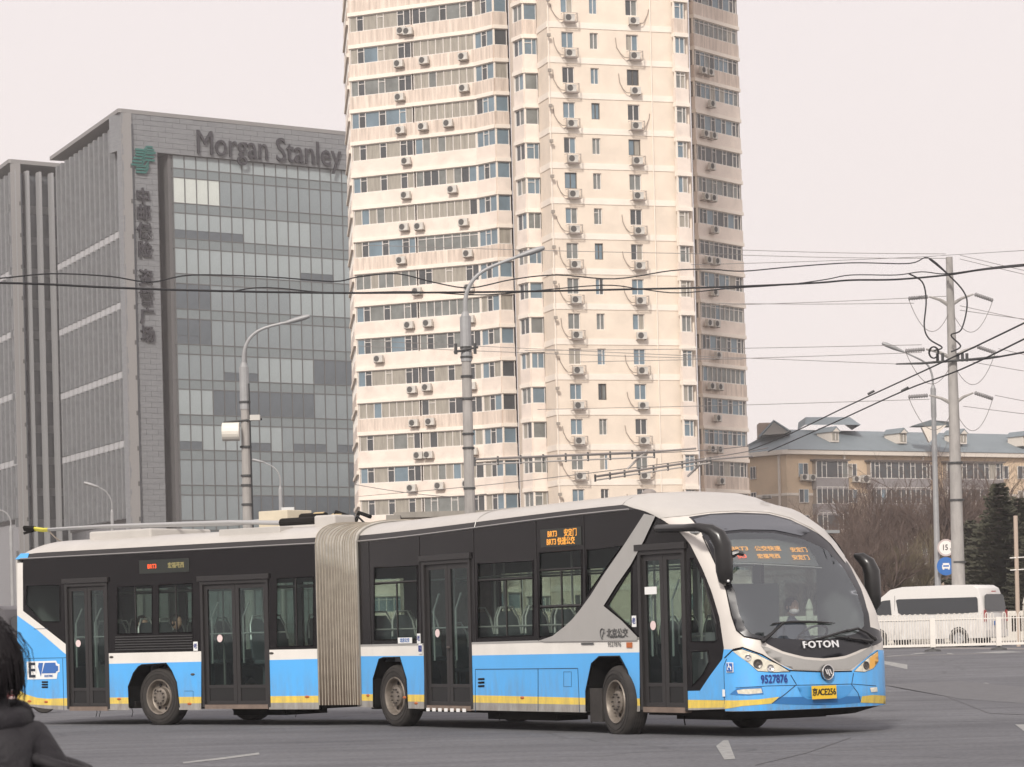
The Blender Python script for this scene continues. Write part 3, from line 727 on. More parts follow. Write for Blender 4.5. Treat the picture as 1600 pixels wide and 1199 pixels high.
for row in range(5):
    zt = zat(1250, 723, 294) - row * 2.85
    bwin(fF, 1247, 1262, zt); bwin(fF, 1324, 1338, zt); bwin(fF, 1447, 1459, zt, 1.7); bwin(fF, 1561, 1575, zt, 1.5); bwin(fF, 1589, 1606, zt)
    bwin(fS, 1173, 1182, zt - .1, 1.4)
    for (a, b) in ((1268, 1318), (1353, 1446), (1472, 1560)):
        u0, u1 = upx(fF, a, 730), upx(fF, b, 730); fb = Fac((fF.pt(u0, .85, 0).x, fF.pt(u0, .85, 0).y), (fF.pt(u1, .85, 0).x, fF.pt(u1, .85, 0).y))
        zb = zt - 1.65
        m2 = MB(); fF.box(m2, u0, u1, .01, .84, zb - 1.25, zb); m2.build('bay_panel', baym if row < 1 or row % 2 else ochre2, yb)
        if row == 0: m2 = MB(); fF.box(m2, u0 - .2, u1 + .2, .01, 1.05, zt + .24, zt + .42); m2.build('bay_roof', mat('bay_roof', (.12, .1, .09), .8), yb)
        m2 = MB(); fF.box(m2, u0 + .1, u1 - .1, .01, .6, zb + .002, zt + .22); m2.build('bay_interior', core_m, yb)
        window(fb, .02, fb.L - .02, zb + .003, zt + .23, -.05, 'bands' if row % 2 == 0 else 'even', yb, r6, base=1)
for _, (q, fr) in PANE_REST.items(): q.build('small_pane', panes, yb, kind='stuff')
ac0 = make_ac(False)
for i, (px, lab) in enumerate(((1253, 'white air conditioner on the ochre wall, left one of the pair below the corner window'), (1266, 'white air conditioner on the ochre wall, right one of the pair beside the small bay'), (1334, 'white air conditioner below the single window between two bays of the ochre block'), (1349, 'larger white air conditioner left of the wide bay on the ochre block'))):
    dup(ac0, fF.pt(upx(fF, px, 745), .5, zat(px, 751 if i < 3 else 752, 295)), math.atan2(fF.e.y, fF.e.x), lab, 1.15 if i < 3 else 1.5, group='air conditioners on the ochre block')
for ch in list(ac0.children): bpy.data.objects.remove(ch)
bpy.data.objects.remove(ac0)
# low grey flat roof in front of the tower foot
lb = thing('low_building', 'low grey flat-roofed building in front of the tower foot, just above the bus roof', 'building', (gx(660, 170), 170, .4))
za = zat(665, 800, 170); m2 = MB(); m2.box(gx(615, 170), gx(765, 170), 170, 180, .4, za - .35); m2.build('wall', mat('low_wall', (.3, .26, .22), .9, var=.2, vscale=.5), lb)
m2 = MB(); m2.box(gx(608, 170), gx(772, 170), 169.6, 180.4, za - .349, za); m2.build('roof_slab', mat('concrete', (.27, .25, .22), .9, var=.2, vscale=1), lb)
m2 = MB(); m2.box(gx(596, 169), gx(618, 169), 168.6, 172, za - .9, za - .2); m2.build('parapet', mat('concrete', ()), lb)
# ================================================================== articulated bus
OA = Vector((-2.0947, 41.669, 0)); AA = 0.9946; OB = Vector((-2.8947, 42.359, 0)); AB = 0.6692
dA = Vector((math.cos(AA), -math.sin(AA), 0)); nA = Vector((math.sin(AA), math.cos(AA), 0))
dB = Vector((math.cos(AB), -math.sin(AB), 0)); nB = Vector((math.sin(AB), math.cos(AB), 0))
UZ = Vector((0, 0, 1)); W = 2.5
def fA(s, h, off=0, t=0): return OA + dA * s + nA * (t - off) + UZ * h
def fB_(s, h, off=0, t=0): return OB + dB * s + nB * (t - off) + UZ * h
def unp(px, py, O, d, n):
    a, b = rayd(px, py); r = Vector((a, 1, b)); o = Vector((0, 0, EYE)); k = (O - o).dot(n) / r.dot(n); p = o + r * k
    return (p - O).dot(d), p.z
def ua(px, py): return unp(px, py, OA, dA, nA)
def ub(px, py): return unp(px, py, OB, dB, nB)
bus = thing('articulated_bus', 'long blue, white and black articulated electric trolleybus turning across the road, front destination sign lit', 'bus', (0.6, 39.5, 0))
white = mat('bus_white', (.50, .475, .44), .38, var=.1, vscale=1.3, spec=.5, coat=.2)
stripe_w = mat('bus_stripe_white', (.76, .73, .68), .4, var=.08, vscale=1.5)
blue = mat('bus_blue', (.095, .43, .88), .32, var=.08, vscale=.8, spec=.5, coat=.2)
yellow = mat('bus_yellow', (.82, .60, .10), .4, var=.06, vscale=2)
skirt = mat('bus_skirt', (.36, .35, .33), .55, var=.3, vscale=3)
silver = mat('bus_silver', (.42, .41, .39), .35, metal=.25, spec=.5, var=.05, vscale=2)
pillar_m = mat('bus_pillar', (.66, .62, .57), .35, metal=.15, spec=.5)  # same silver paint as the smile panel, sunlit tone put into the colour
blackp = mat('bus_black', (.008, .007, .008), .16, spec=.24, bump=.5, bscale=.9)
darkb = mat('cove_black', (.035, .032, .032), .5, spec=.4)
doorm = mat('door_frame', (.028, .026, .026), .45, spec=.4)
rub = mat('rubber', (.035, .031, .028), .85, var=.35, vscale=6)
inner = mat('interior_dark', (.05, .05, .05), .7); inner2 = mat('interior_grey', (.28, .29, .29), .6); floor_m = mat('bus_floor', (.06, .06, .065), .8)
rail = mat('grab_rail', (.5, .5, .48), .35, metal=.4); seat_m = mat('seat_shell', (.09, .1, .11), .5)
tint = glass('tinted_glass', (.60, .67, .63), .045); door_g = glass('door_glass', (.70, .76, .74), .04); wind_g = glass('windscreen_glass', (.84, .89, .88), .30)
chassis = mat('chassis', (.012, .011, .010), .9, spec=.2)
seam_m = mat('panel_seam', (.02, .05, .10), .7)
for m_ in (white, stripe_w, blue, yellow, silver): dirt_shade(m_)
dirt_shade(skirt, 1.2, .8)
# ---- shells: gutter height and roof cross section
def gut(s): return 2.885 + .13 * sstep(-.5, 6.9, s)
XS = [(t_, .32 * math.sqrt(1 - (1 - t_ / 1.25) ** 4)) for t_ in (0, .03, .05, .08, .12, .17, .24, .34, .48, .66, .9, 1.25)]
GF = gut(6.6); KF = .80
def t_in(dh): return interp([(b * KF, a) for a, b in XS], dh)
# S1: where the near side ends and the nose begins, from the photographed pillar line
_pl = [(1131, 1012), (1124, 965), (1112, 925), (1098, 890), (1078, 850), (1060, 829), (1040, 815), (1012, 800)]
S1tab = sorted([(ua(px, py)[1], ua(px, py)[0]) for px, py in _pl])
S1tab = [(0, S1tab[0][1] + .0)] + S1tab
def S1(h):
    if h <= S1tab[-1][0]: return interp(S1tab, h)
    return max(6.62, lerp(S1tab[-1][1], 6.62, (h - S1tab[-1][0]) / .12))
def DN(h): return interp([(0, .50), (.5, .58), (1.0, .56), (1.4, .52), (2.0, .50), (2.5, .52), (2.8, .66), (2.95, .85), (3.03, .9), (3.10, .84), (3.18, .62), (3.24, .36), (3.27, 0.1)], h)
def nose(u, h, off=0):
    """u -1..0 near flank ahead of s=6.6, 0..1 round the nose, 1..2 far flank"""
    t0 = t_in(max(0, h - GF)) if h > GF else 0
    s1 = S1(h)
    if u < 0: return fA(lerp(6.6, s1, 1 + u), h, off, t0)
    tb = .17 * sstep(1.5, 2.9, h)
    if u > 1: return fA(lerp(s1, 6.6, u - 1), h, 0, W - t0 - tb + off)
    th = math.pi * u; hw = W / 2 - t0; p = lerp(2.7, 2.05, sstep(1.2, 2.5, h))
    cx, sy = math.cos(th), max(0, math.sin(th))
    tau = -math.copysign(abs(cx) ** (2 / p), cx); g = sy ** (2 / p)
    P0 = fA(s1 + DN(h) * g, h, 0, W / 2 + tau * hw - (tb * (1 + tau) / 2))
    if off:
        e = .004; q = nose(min(1, u + e), h); r = nose(max(0, u - e), h); tu = (q - r); tv = nose(u, min(3.33, h + .02)) - nose(u, h - .02)
        nn = tu.cross(tv)
        if nn.length > 1e-9: P0 = P0 + nn.normalized() * off * (1 if nn.dot(dA) > 0 or nn.dot(nA) * (u - .5) > 0 else -1)
    return P0
_ng = [(i / 160, .28 + (GF + .25 - .28) * j / 150) for i in range(-20, 161) for j in range(151)]
_ng = [(u, h, *proj(nose(u, h))) for u, h in _ng if u >= 0]
def un(px, py):
    """photo point -> nose (u,h), nearest visible surface point"""
    best = min(_ng, key=lambda q: (q[2] - px) ** 2 + (q[3] - py) ** 2 + (60 if q[0] > .93 else 0)); u, h = best[0], best[1]
    for _ in range(6):
        p = proj(nose(u, h)); eu, eh = 1e-3, 1e-3
        pu = proj(nose(min(1, u + eu), h)); ph = proj(nose(u, h + eh)); a = (pu[0] - p[0]) / eu; b = (ph[0] - p[0]) / eh; c = (pu[1] - p[1]) / eu; d = (ph[1] - p[1]) / eh
        det = a * d - b * c
        if abs(det) < 2000: break
        rx, ry = px - p[0], py - p[1]; du = (rx * d - b * ry) / det; dh = (a * ry - rx * c) / det
        du = max(-.02, min(.02, du)); dh = max(-.04, min(.04, dh)); u = min(1, max(0, u + du)); h = min(GF + .25, max(.25, h + dh))
    return u, h
# ---- nose skin
win_px = [(1190, 999), (1163, 994), (1151, 984), (1143, 960), (1135, 922), (1118, 880), (1098, 838), (1083, 815), (1076, 808), (1110, 803), (1150, 801), (1200, 803), (1235, 812), (1268, 828), (1300, 849), (1325, 880), (1343, 915), (1354, 949), (1360, 980)]
smile_px = [(1200, 1007), (1223, 1018), (1257, 1026.5), (1287, 1029), (1320, 1025), (1345, 1015)]
WIN = [un(*p) for p in win_px]; SM = [un(*p) for p in smile_px]
ulim = .965
WIN = [(min(u, ulim), h) for u, h in WIN]
ring = WIN + [(.95, 1.15), ] + [(min(u, .93), h) for u, h in SM[::-1]]
# tidy ordering: left-bottom -> up -> across -> down right -> smile back to left
if True:
    ring = WIN + [(.96, WIN[-1][1] - .12)] + [(u, h) for u, h in SM[::-1]]
patch('nose_shell', [(0, .34), (1, .34), (1, GF + .2555), (0, GF + .2555)], nose, pillar_m, bus, [ring], step=.06, smooth=True)
for nm, u0_, u1_ in (('roof_shoulder', -1, 0), ('roof_shoulder', 1, 2)):
    patch(nm, [(u0_, GF + (.0 if u0_ < 0 else 0)), (u1_, GF), (u1_, GF + .2555), (u0_, GF + .2555)], nose, white, bus, step=.08, smooth=True)
# roof colour over the brow
top_l = [un(*p) for p in [(1076, 806), (1110, 801), (1150, 799), (1200, 801), (1235, 810), (1268, 826), (1298, 851), (1321, 881)]]
patch('roof_brow', [(0, GF + .02)] + [(0.0, top_l[0][1] - .02)] + top_l + [(1, 2.5), (1, GF + .2555), (0, GF + .2555)], nose, white, bus, off=.006, step=.06, smooth=True)
# black field: visor, frame and cowl
gl_px = [(1175, 991), (1165, 982), (1156, 962), (1148, 925), (1134, 890), (1118, 862), (1108, 845), (1120, 836), (1160, 832), (1210, 833), (1252, 842), (1292, 860), (1319, 889), (1337, 921), (1348, 955), (1350, 978), (1338, 990), (1300, 998), (1260, 1000), (1210, 997)]
GLS = [(min(u, .94), h) for u, h in (un(*p) for p in gl_px)]
patch('windscreen_surround', ring, nose, mat('cowl_black', (.022, .022, .026), .3, spec=.5), bus, [GLS], step=.05, off=.001, smooth=True)
patch('windscreen', GLS, nose, wind_g, bus, step=.05, off=.001, smooth=True)
vis = [un(*p) for p in [(1084, 812), (1110, 806), (1150, 804.5), (1200, 806), (1235, 815), (1265, 831), (1252, 838), (1210, 829), (1160, 828), (1120, 832), (1100, 836)]]
patch('visor', vis, nose, mat('visor_grey', (.10, .105, .12), .35, spec=.6), bus, step=.05, off=.008, smooth=True)
# bumper colours
def npatch(name, px, m, off, ext=None, step=.04, parent=bus, **k):
    pts = [un(*p) if len(p) == 2 else (p[0], p[1]) for p in px]; return patch(name, pts, nose, m, parent, off=off, step=step, smooth=True, **k)
hB = ua(1122, 1107)[1]
npatch('bumper', [(0, .345, 0), (0, ua(1131, 1015)[1], 0), (1146, 1015), (1160, 1012), (1190, 1022), (1215, 1037), (1240, 1048), (1287, 1050), (1330, 1049), (1345, 1035), (1360, 1022), (1369, 1016), (1, 1.05, 0), (1, .345, 0)], blue, .006)
npatch('smile_panel', [(1200, 1024), (1188, 1008), (1200, 1012), (1223, 1022), (1257, 1030.5), (1287, 1033), (1320, 1029), (1345, 1019), (1362, 1008), (1364, 1016), (1345, 1033), (1328, 1046), (1287, 1047.5), (1240, 1046), (1220, 1037)], silver, .006)
npatch('bumper_stripe', [(0.0, hB + .105, 0), (1150, 1094.5), (1185, 1093), (1217, 1089), (1205, 1099.5), (1160, 1103.5), (0.0, hB - .005, 0)], yellow, .010)
npatch('bumper_stripe', [(1346, 1088), (1362, 1086), (.95, .44, 0), (.95, .335, 0), (1360, 1098.5), (1344, 1098)], yellow, .010)
npatch('bumper_lower', [(1205, 1099.5), (1217, 1089.5), (1260, 1089), (1344, 1088), (1343, 1098), (1300, 1101.5)], mat('bus_blue_dark', (.04, .18, .44), .4), .009)
lampm = mat('lamp_lens', (.72, .68, .56), .12, spec=.8, var=.35, vscale=14); amber = mat('lamp_amber', (.8, .42, .08), .2); lampd = mat('lamp_dark', (.1, .09, .08), .3, metal=.5)
chrome = mat('chrome', (.75, .74, .72), .12, metal=.9)
def headlight(px, bits, lab):
    o = npatch('headlight', px, lampm, .012, step=.03, label=lab)
    npatch('headlight_rim', [(p[0] + (p[0] - bits[0][0]) * .04, p[1] + (p[1] - bits[0][1]) * .07) for p in px], blackp, .0095, step=.05, parent=o)
    for x, y, r, m_ in bits:
        u, h = un(x, y); c = nose(u, h, .014); n_ = (nose(u, h, .03) - nose(u, h, .01)).normalized()
        b = MB(); b.lathe([(0, .006), (r * .5, .004), (r, .014), (r * 1.12, 0)], c, n_, 14); b.build('bulb', m_, o, fix=False)
headlight([(1146, 1018), (1160, 1015), (1183, 1023), (1218, 1040), (1233, 1049.5), (1208, 1050.5), (1184, 1048.5), (1170, 1036)], [(1184, 1037.5, .055, lampd), (1169, 1028, .04, chrome), (1203, 1044, .045, chrome)], 'left headlight, sharp-cornered clear lens')
headlight([(1334, 1049), (1346, 1037), (1358, 1026), (1370, 1018), (1371, 1034), (1363, 1045), (1350, 1050)], [(1352, 1040, .05, lampd)], 'headlight at the far corner with amber tip')
npatch('indicator', [(1358, 1028), (1370, 1019), (1371, 1033), (1363, 1044), (1357, 1046)], amber, .016)
for q in ([(1152, 1079), (1163, 1077), (1189, 1076), (1191, 1083), (1170, 1085), (1154, 1084)], [(1358, 1075), (1369, 1074), (1370, 1081), (1360, 1082)]):
    fo = npatch('fog_lamp', q, lampm, .014)
npatch('fog_lamp_slot', [(1141, 1085), (1152, 1076), (1190, 1073.5), (1193, 1085), (1170, 1087), (1152, 1086.5)], mat('bus_blue_dark', (.04, .18, .44), .4), .0105)
def nline(name, pts, r=.006, m=None, off=.008, parent=bus):
    P3 = []
    for a, b in zip(pts, pts[1:]):
        for k in range(6): P3.append(nose(*un(lerp(a[0], b[0], k / 6), lerp(a[1], b[1], k / 6)), off))
    P3.append(nose(*un(*pts[-1]), off)); mb = MB(); mb.tube(P3, r, 4); return mb.build(name, m or seam_m, parent)
nline('panel_gap', [(1136, 1030), (1124, 1060), (1121, 1100)], .005); nline('panel_gap', [(1235, 1055), (1244, 1070), (1225, 1086), (1206, 1099)], .006)
nline('panel_gap', [(1333, 1052), (1330, 1070), (1340, 1083), (1344, 1096)], .006); nline('panel_gap', [(1150, 1075), (1200, 1072), (1244, 1071), (1290, 1070), (1330, 1069), (1368, 1072)], .004)
nline('lamp_brow', [(1133, 1028), (1146, 1015), (1160, 1012), (1190, 1023), (1232, 1048), (1287, 1050), (1330, 1049)], .009, blackp)
nline('windscreen_seal', [(1189, 1000), (1163, 995), (1151, 985), (1143, 961), (1135, 923), (1118, 881), (1098, 839)], .008, blackp)
# recess around the plate
npatch('plate_recess', [(1245, 1073), (1335, 1072), (1322, 1088), (1312, 1092), (1262, 1093), (1252, 1088)], mat('bus_blue_mid', (.07, .30, .64), .35), .0105)
def on_nose(px, py, off=.03):
    u, h = un(px, py); p = nose(u, h, off); ux = (nose(min(1, u + .01), h) - nose(max(0, u - .01), h)).normalized(); uy = (nose(u, h + .03) - nose(u, h - .03)).normalized()
    return p, ux, uy
def sticker(px0, py, w_, h_, m, txt=None, tm=None, name='sticker', size=.06, off=.018, sx=1.0):
    p, ux, uy = on_nose(px0, py, off); mb = MB(); n_ = ux.cross(uy).normalized(); mb.obox(p - ux * w_ / 2 - uy * h_ / 2, ux * w_, uy * h_, n_ * .004); o = mb.build(name, m, bus)
    if txt: text(name + '_print', txt, size, p + n_ * .008, ux, uy, tm, o, depth=.002, bold=True, sx=sx)
    return o
plate_m = mat('plate_yellow', (.75, .48, .03), .4); ink = mat('ink_black', (.01, .01, .01), .5); whitep = mat('print_white', (.8, .8, .78), .5)
p, ux, uy = on_nose(1284, 1082, .045); n_ = ux.cross(uy).normalized()
mb = MB(); mb.obox(p - ux * .2 - uy * .085, ux * .4, uy * .17, n_ * .008); pl = mb.build('number_plate', plate_m, bus)
for s_i, (ch, x, sz) in enumerate((('京A', -.125, .105), ('CE256', .06, .115))):
    text('plate_print', ch, sz, p + n_ * .012 + ux * x, ux, uy, ink, pl, depth=.002, bold=True, sx=.82)
p, ux, uy = on_nose(1209, 1061.5, .016); text('fleet_number', '9527876', .145, p, ux, uy, mat('print_navy', (.02, .04, .22), .5), bus, depth=.003, bold=True, sx=.72)
p, ux, uy = on_nose(1281, 1008, .02); text('maker_lettering', 'FOTON', .125, p, ux, uy, mat('chrome_white', (.8, .8, .8), .3, metal=.3), bus, depth=.008, bold=True, sx=1.25, spacing=1.15)
p, ux, uy = on_nose(1290, 1051, .02); n_ = ux.cross(uy).normalized(); mb = MB(); mb.lathe([(0, .02), (.072, .02), (.086, .03), (.1, .024), (.103, 0)], p, n_, 28); em_ = mb.build('round_emblem', [mat('emblem_dark', (.04, .04, .045), .3)], bus)
mb = MB(); mb.tube([p + n_ * .03 + ux * (.088 * math.cos(i * .2618)) + uy * (.095 * math.sin(i * .2618)) for i in range(25)], .009, 6)
for k in (-1, 0, 1):
    a_ = p + n_ * .026 + ux * (k * .034 - .02) + uy * .04; mb.obox(a_, ux * .022, ux * .03 - uy * (.085 - abs(k) * .02), n_ * .01)
mb.build('emblem_mark', chrome, em_, fix=False)
sticker(1142, 1043, .12, .125, whitep, None, None, 'access_sticker'); p, ux, uy = on_nose(1142, 1043, .028)
n_ = ux.cross(uy).normalized(); mb = MB(); mb.obox(p - ux * .05 - uy * .052, ux * .1, uy * .105, n_ * .002); a_ = mb.build('access_symbol_field', mat('print_blue', (.03, .12, .4), .5), bus)
mb = MB(); q = p + n_ * .005; mb.tube([q + ux * .03 * math.cos(i * .5) + uy * (.03 * math.sin(i * .5) - .012) for i in range(9)], .005, 4); mb.tube([q + uy * .035 - ux * .01, q - ux * .008 + uy * .0, q + ux * .02, q + ux * .032 - uy * .035], .006, 4); mb.sphere(q + uy * .042 - ux * .01, .008, 6, 4); mb.build('wheelchair_mark', whitep, a_, fix=False)
sticker(1128, 1083, .05, .09, whitep, None, None, 'sticker')
# ---- side panels, front section
def sidepatch(name, px, fn, unf, m, off=0, holes=(), step=.35, parent=bus, label=None):
    return patch(name, [unf(*p) for p in px], fn, m, parent, [[unf(*p) for p in h] for h in holes], step=step, off=off, label=label)
archM = [(584.5, 1125), (583.8, 1061), (593, 1030), (600, 1027.5), (624.8, 1027), (635, 1061), (638, 1125)]
archF = [(917, 1135), (916, 1080), (925, 1037), (936.8, 1026), (968.5, 1025.5), (980, 1047), (989.5, 1080), (991, 1135)]
doorM = [(662, 873), (737, 869.5), (737, 1125), (663, 1125)]; doorF = [(999, 856), (1073, 850), (1073, 1135), (1000, 1135)]
HA = [archM, archF, doorM, doorF]
xe = 8.0
noseS = [(S1(h) - .004, h) for h in [ua(1131, 1012)[1]]]
s_end = S1(.5) - .001
def spx(h): return None
def strip(name, top, bot, m, unf, fn, holes, off=0, ends=None):
    P_ = [unf(*p) for p in top]; Q_ = [unf(*p) for p in bot][::-1]
    if ends: P_[-1] = (ends, P_[-1][1]); Q_[0] = (ends, Q_[0][1])
    return patch(name, P_ + Q_, fn, m, bus, [[unf(*p) for p in h] for h in holes], step=.3, off=off)
bl = [(558.5, 1025.6), (738.6, 1024.5), (997.5, 1019.6)]
yt = [(558.5, 1084.7), (737, 1086.4), (915, 1090.6), (1002, 1091.5), (1073.6, 1093.7), (1122, 1094.5)]
ybt = [(558.5, 1095), (737, 1098), (915, 1101.5), (1002, 1103), (1073.6, 1107), (1122, 1105.5)]
sk = [(558.5, 1105), (737, 1110), (915, 1113.5), (1002, 1112), (1073.6, 1110), (1122, 1108)]
strip('white_stripe', [(558.5, 1010.6), (735, 1007), (999, 999.6)], [(558.5, 1025.6), (738.6, 1024.5), (999, 1019.6)], stripe_w, ua, fA, HA)
strip('silver_rail', [(558.5, 1007.6), (735, 1004), (999, 996)], [(558.5, 1010.6), (735, 1007), (999, 999.6)], silver, ua, fA, HA, off=.004)
bluepx = bl + [(1000, 1030)] 
P_ = [ua(*p) for p in [(558.5, 1025.6), (738.6, 1024.5), (999, 1019.6), (1000, 1090), (1070, 1090), (1072.6, 1080), (1093.6, 1079.5), (1110, 1055), (1128.6, 1030), (1131, 1014)]]
P_[-1] = (s_end, P_[-1][1]); P_.append((s_end, ua(1122, 1094)[1])); P_ += [ua(*p) for p in yt[::-1][1:]]
patch('blue_panel', P_, fA, blue, bus, [[ua(*p) for p in h] for h in HA], step=.3)
strip('yellow_stripe', yt, ybt, yellow, ua, fA, HA, ends=s_end); strip('skirt', ybt, sk, skirt, ua, fA, HA, ends=s_end)
# black glazing band with window openings
WA = {'W1': [(585, 887), (652.6, 883.5), (652.6, 999), (585, 1000.5)], 'W2': [(746.5, 881), (833, 876), (833, 993), (746.5, 997)],
      'W3': [(842.7, 864), (909, 859), (909, 990), (842.7, 995.5)], 'W4': [(916.8, 860), (971.8, 853), (916.8, 931)], 'W5': [(950, 947), (987, 888), (987, 981)],
      'W6': [(1078.6, 873), (1085, 873.5), (1099, 905), (1111, 945), (1119, 975), (1121, 1000), (1117, 1003), (1080, 1003)], 'W7': [(1080, 1018), (1106, 1017), (1108, 1035), (1098, 1055), (1082, 1072)]}
blk = [ua(*p) for p in [(558.5, 1010.6), (735, 1007), (999, 999.6), (999.5, 1100), (1072.6, 1100), (1072.6, 1080), (1093.6, 1079.5), (1110, 1055), (1128.6, 1030), (1131, 1014)]]
s_b = [(S1(h), h) for h in [lerp(ua(1131, 1012)[1], GF - .02, k / 14) for k in range(15)]]
gl = [(s, gut(s)) for s in [6.9, 6, 5, 4, 3, 2, 1, 0, ua(560, 900)[0]]]
s_b = [q for q in s_b if q[0] > 6.93]
blk = blk[:-1] + s_b + gl
patch('window_band', blk, fA, blackp, bus, [[ua(*p) for p in h] for h in [doorM, doorF]] + [[ua(*p) for p in v] for v in WA.values()], step=.25)
for k, v in WA.items():
    o = sidepatch('side_window', v, fA, ua, tint, off=-.012)
    P_ = [ua(*p) for p in v]; mb = MB(); mb.tube([fA(a, b, .002) for a, b in P_ + [P_[0]]], .014, 4); mb.build('window_seal', blackp, o, fix=False)
    if k in ('W1', 'W2', 'W3'):
        s0, s1_ = P_[0][0], P_[1][0]; h0, h1 = P_[3][1], P_[0][1]; mb = MB(); sm_ = (s0 + s1_) / 2
        mb.tube([fA(sm_, h0, -.01), fA(sm_, h1 - .25, -.01)], .015, 4); mb.tube([fA(s0, h1 - .25, -.01), fA(s1_, h1 - .25, -.01)], .018, 4)
        if k == 'W3': mb.tube([fA(s0, h0 + .42, -.01), fA(s1_, h0 + .42, -.01)], .022, 4)
        mb.build('window_bar', doorm, o, fix=False)
# silver brace
sidepatch('diagonal_brace', [(1008.5, 803), (1026, 806.5), (1008, 845), (987, 883.5), (965, 915), (945, 947), (973.5, 970), (997.5, 995), (997.5, 1001), (852, 1003), (845, 1001), (865, 994), (883, 980), (896, 968), (906.7, 955), (925, 930), (945, 898), (973.5, 857)], fA, ua, silver, off=.022)
mb = MB(); mb.tube([fA(s, gut(s) + .005, .012) for s in [ua(561, 900)[0]] + [i * .7 for i in range(0, 10)] + [6.8]], .013, 4); mb.build('gutter_rail', mat('rail_grey', (.3, .29, .28), .4, metal=.4), bus)
# vertical band joints
for x in (576, 655, 740, 838, 913): s_, h_ = ua(x, 850); mb = MB(); mb.tube([fA(s_, 1.28, .003), fA(s_, gut(s_), .003)], .006, 4); mb.build('band_joint', doorm, bus)
# blue panel seams, vents, reflectors
def sline(name, pts, fn, unf, r=.005, m=None): mb = MB(); mb.tube([fn(*unf(*p), .003) for p in pts], r, 4); return mb.build(name, m or seam_m, bus)
sline('hatch_seam', [(743, 1112), (743, 1046), (903, 1044.5), (906, 1113)], fA, ua); sline('hatch_seam', [(841, 1045), (841, 1111)], fA, ua)
sline('flap_seam', [(881, 1050), (893, 1050), (893, 1073), (881, 1073), (881, 1050)], fA, ua, .003)
for y in (1061.5, 1067, 1072.5): sline('vent_slot', [(748, y), (757, y - .3)], fA, ua, .016, blackp)
mb = MB()
def side_dots(lst, fn, unf, m, name):
    for x, y in lst:
        s_, h_ = unf(x, y); mb = MB(); q = fn(s_, h_, 0); d_ = dA if fn is fA else dB; n_ = nA if fn is fA else nB
        mb.sphere(q, (1, 1, 1), 8, 4); mb.v = [tuple(q + d_ * ((Vector(v) - q).x) * .055 + UZ * ((Vector(v) - q).z) * .022 + n_ * ((Vector(v) - q).y) * .015) for v in mb.v]
        mb.build(name, m, bus)
orange = mat('reflector', (.45, .12, .03), .3)
side_dots([(632, 1090), (650, 1099), (816, 1090.5), (575, 1087)], fA, ua, orange, 'side_marker'); side_dots([(700, 1012)], fA, ua, lampd, 'side_marker')
# ---- roof of the front section
def roofgrid(fn, ss, gfun, prof, name, m_roof, endf=lambda s: 1):
    for nm, lo, hi, m_ in (('roof_cove', 0, 2, darkb), ('roof', 1, len(prof) * 2 - 2, m_roof), ('roof_cove', len(prof) * 2 - 4, len(prof) * 2 - 2 + 1, darkb)):
        pr = [(t, dh) for t, dh in prof] + [(W - t, dh) for t, dh in prof[::-1][1:]]
        if nm == 'roof': idx = list(range(1, len(pr) - 1))
        elif lo == 0: idx = [0, 1]
        else: idx = [len(pr) - 2, len(pr) - 1]
        vs = []
        for s in ss:
            e = endf(s)
            for i in idx: vs.append(fn(s, gfun(s) + pr[i][1] * e, 0, pr[i][0]))
        k = len(idx); fs = [(a * k + b, a * k + b + 1, (a + 1) * k + b + 1, (a + 1) * k + b) for a in range(len(ss) - 1) for b in range(k - 1)]
        b_ = MB(); b_.sm = True; b_.add(vs, fs); b_.build(nm, m_, bus)
sA0 = ua(560, 900)[0]
roofgrid(fA, [sA0 + (6.6 - sA0) * i / 14 for i in range(15)], gut, XS, 'roof', white, lambda s: lerp(1, KF, sstep(.5, 6.6, s)))
patch('cove_front', [(-1, GF), (-.02, GF), (-.02, GF + .06), (-.35, GF + .076), (-1, GF + .08)], nose, darkb, bus, off=.004, step=.1)
mb = MB(); mb.tube([fA(2.9 + 0, gut(2.9) + t_h * .95 + .002, 0, t_) for t_, t_h in XS] , .006, 4)
mb.build('roof_seam', silver, bus)
q = fA(5.95, GF + .27, 0, .95); mb = MB(); mb.lathe([(.11, 0), (.09, .035), (.05, .06), (0, .065)], q, UZ, 14); mb.build('roof_beacon', mat('beacon', (.25, .22, .2), .4), bus)
q = fA(7.35, GF + .13, 0, 1.9); mb = MB(); mb.lathe([(.08, 0), (.06, .04), (0, .05)], q, UZ, 10); mb.build('roof_beacon', lampd, bus)
# ---- rear section
archB = [(202.6, 1120), (201, 1073), (209, 1052), (216.6, 1042), (222, 1039), (260, 1036.8), (268, 1048), (276, 1066.5), (281, 1120)]
doorA = [(103, 911), (169.4, 905.8), (169.4, 1125), (105, 1125)]; doorB = [(314.4, 908), (420.5, 900), (420.5, 1125), (314.4, 1125)]
HB = [archB, doorA, doorB]
strip('white_stripe', [(169.4, 1021), (497.4, 1014)], [(169.4, 1037.5), (497.4, 1029.8)], stripe_w, ub, fB_, HB)
strip('blue_panel', [(169.4, 1037.5), (497.4, 1029.8)], [(169.4, 1090.2), (498.4, 1087.4)], blue, ub, fB_, HB)
strip('yellow_stripe', [(169.4, 1090.2), (498.4, 1087.4)], [(169.4, 1100), (498.4, 1098)], yellow, ub, fB_, HB)
strip('skirt', [(169.4, 1100), (498.4, 1098)], [(169.4, 1110), (498.4, 1108.4)], skirt, ub, fB_, HB)
sidepatch('rear_corner_panel', [(27, 962), (59, 985), (105, 1024.5), (105, 1091), (75, 1092), (58, 1090.5), (40, 1085), (27, 1076)], fB_, ub, blue)
sidepatch('rear_yellow_flash', [(27, 1076), (40, 1085), (58, 1090.5), (75, 1092), (105, 1091), (105, 1103), (66, 1102), (27, 1100)], fB_, ub, yellow)
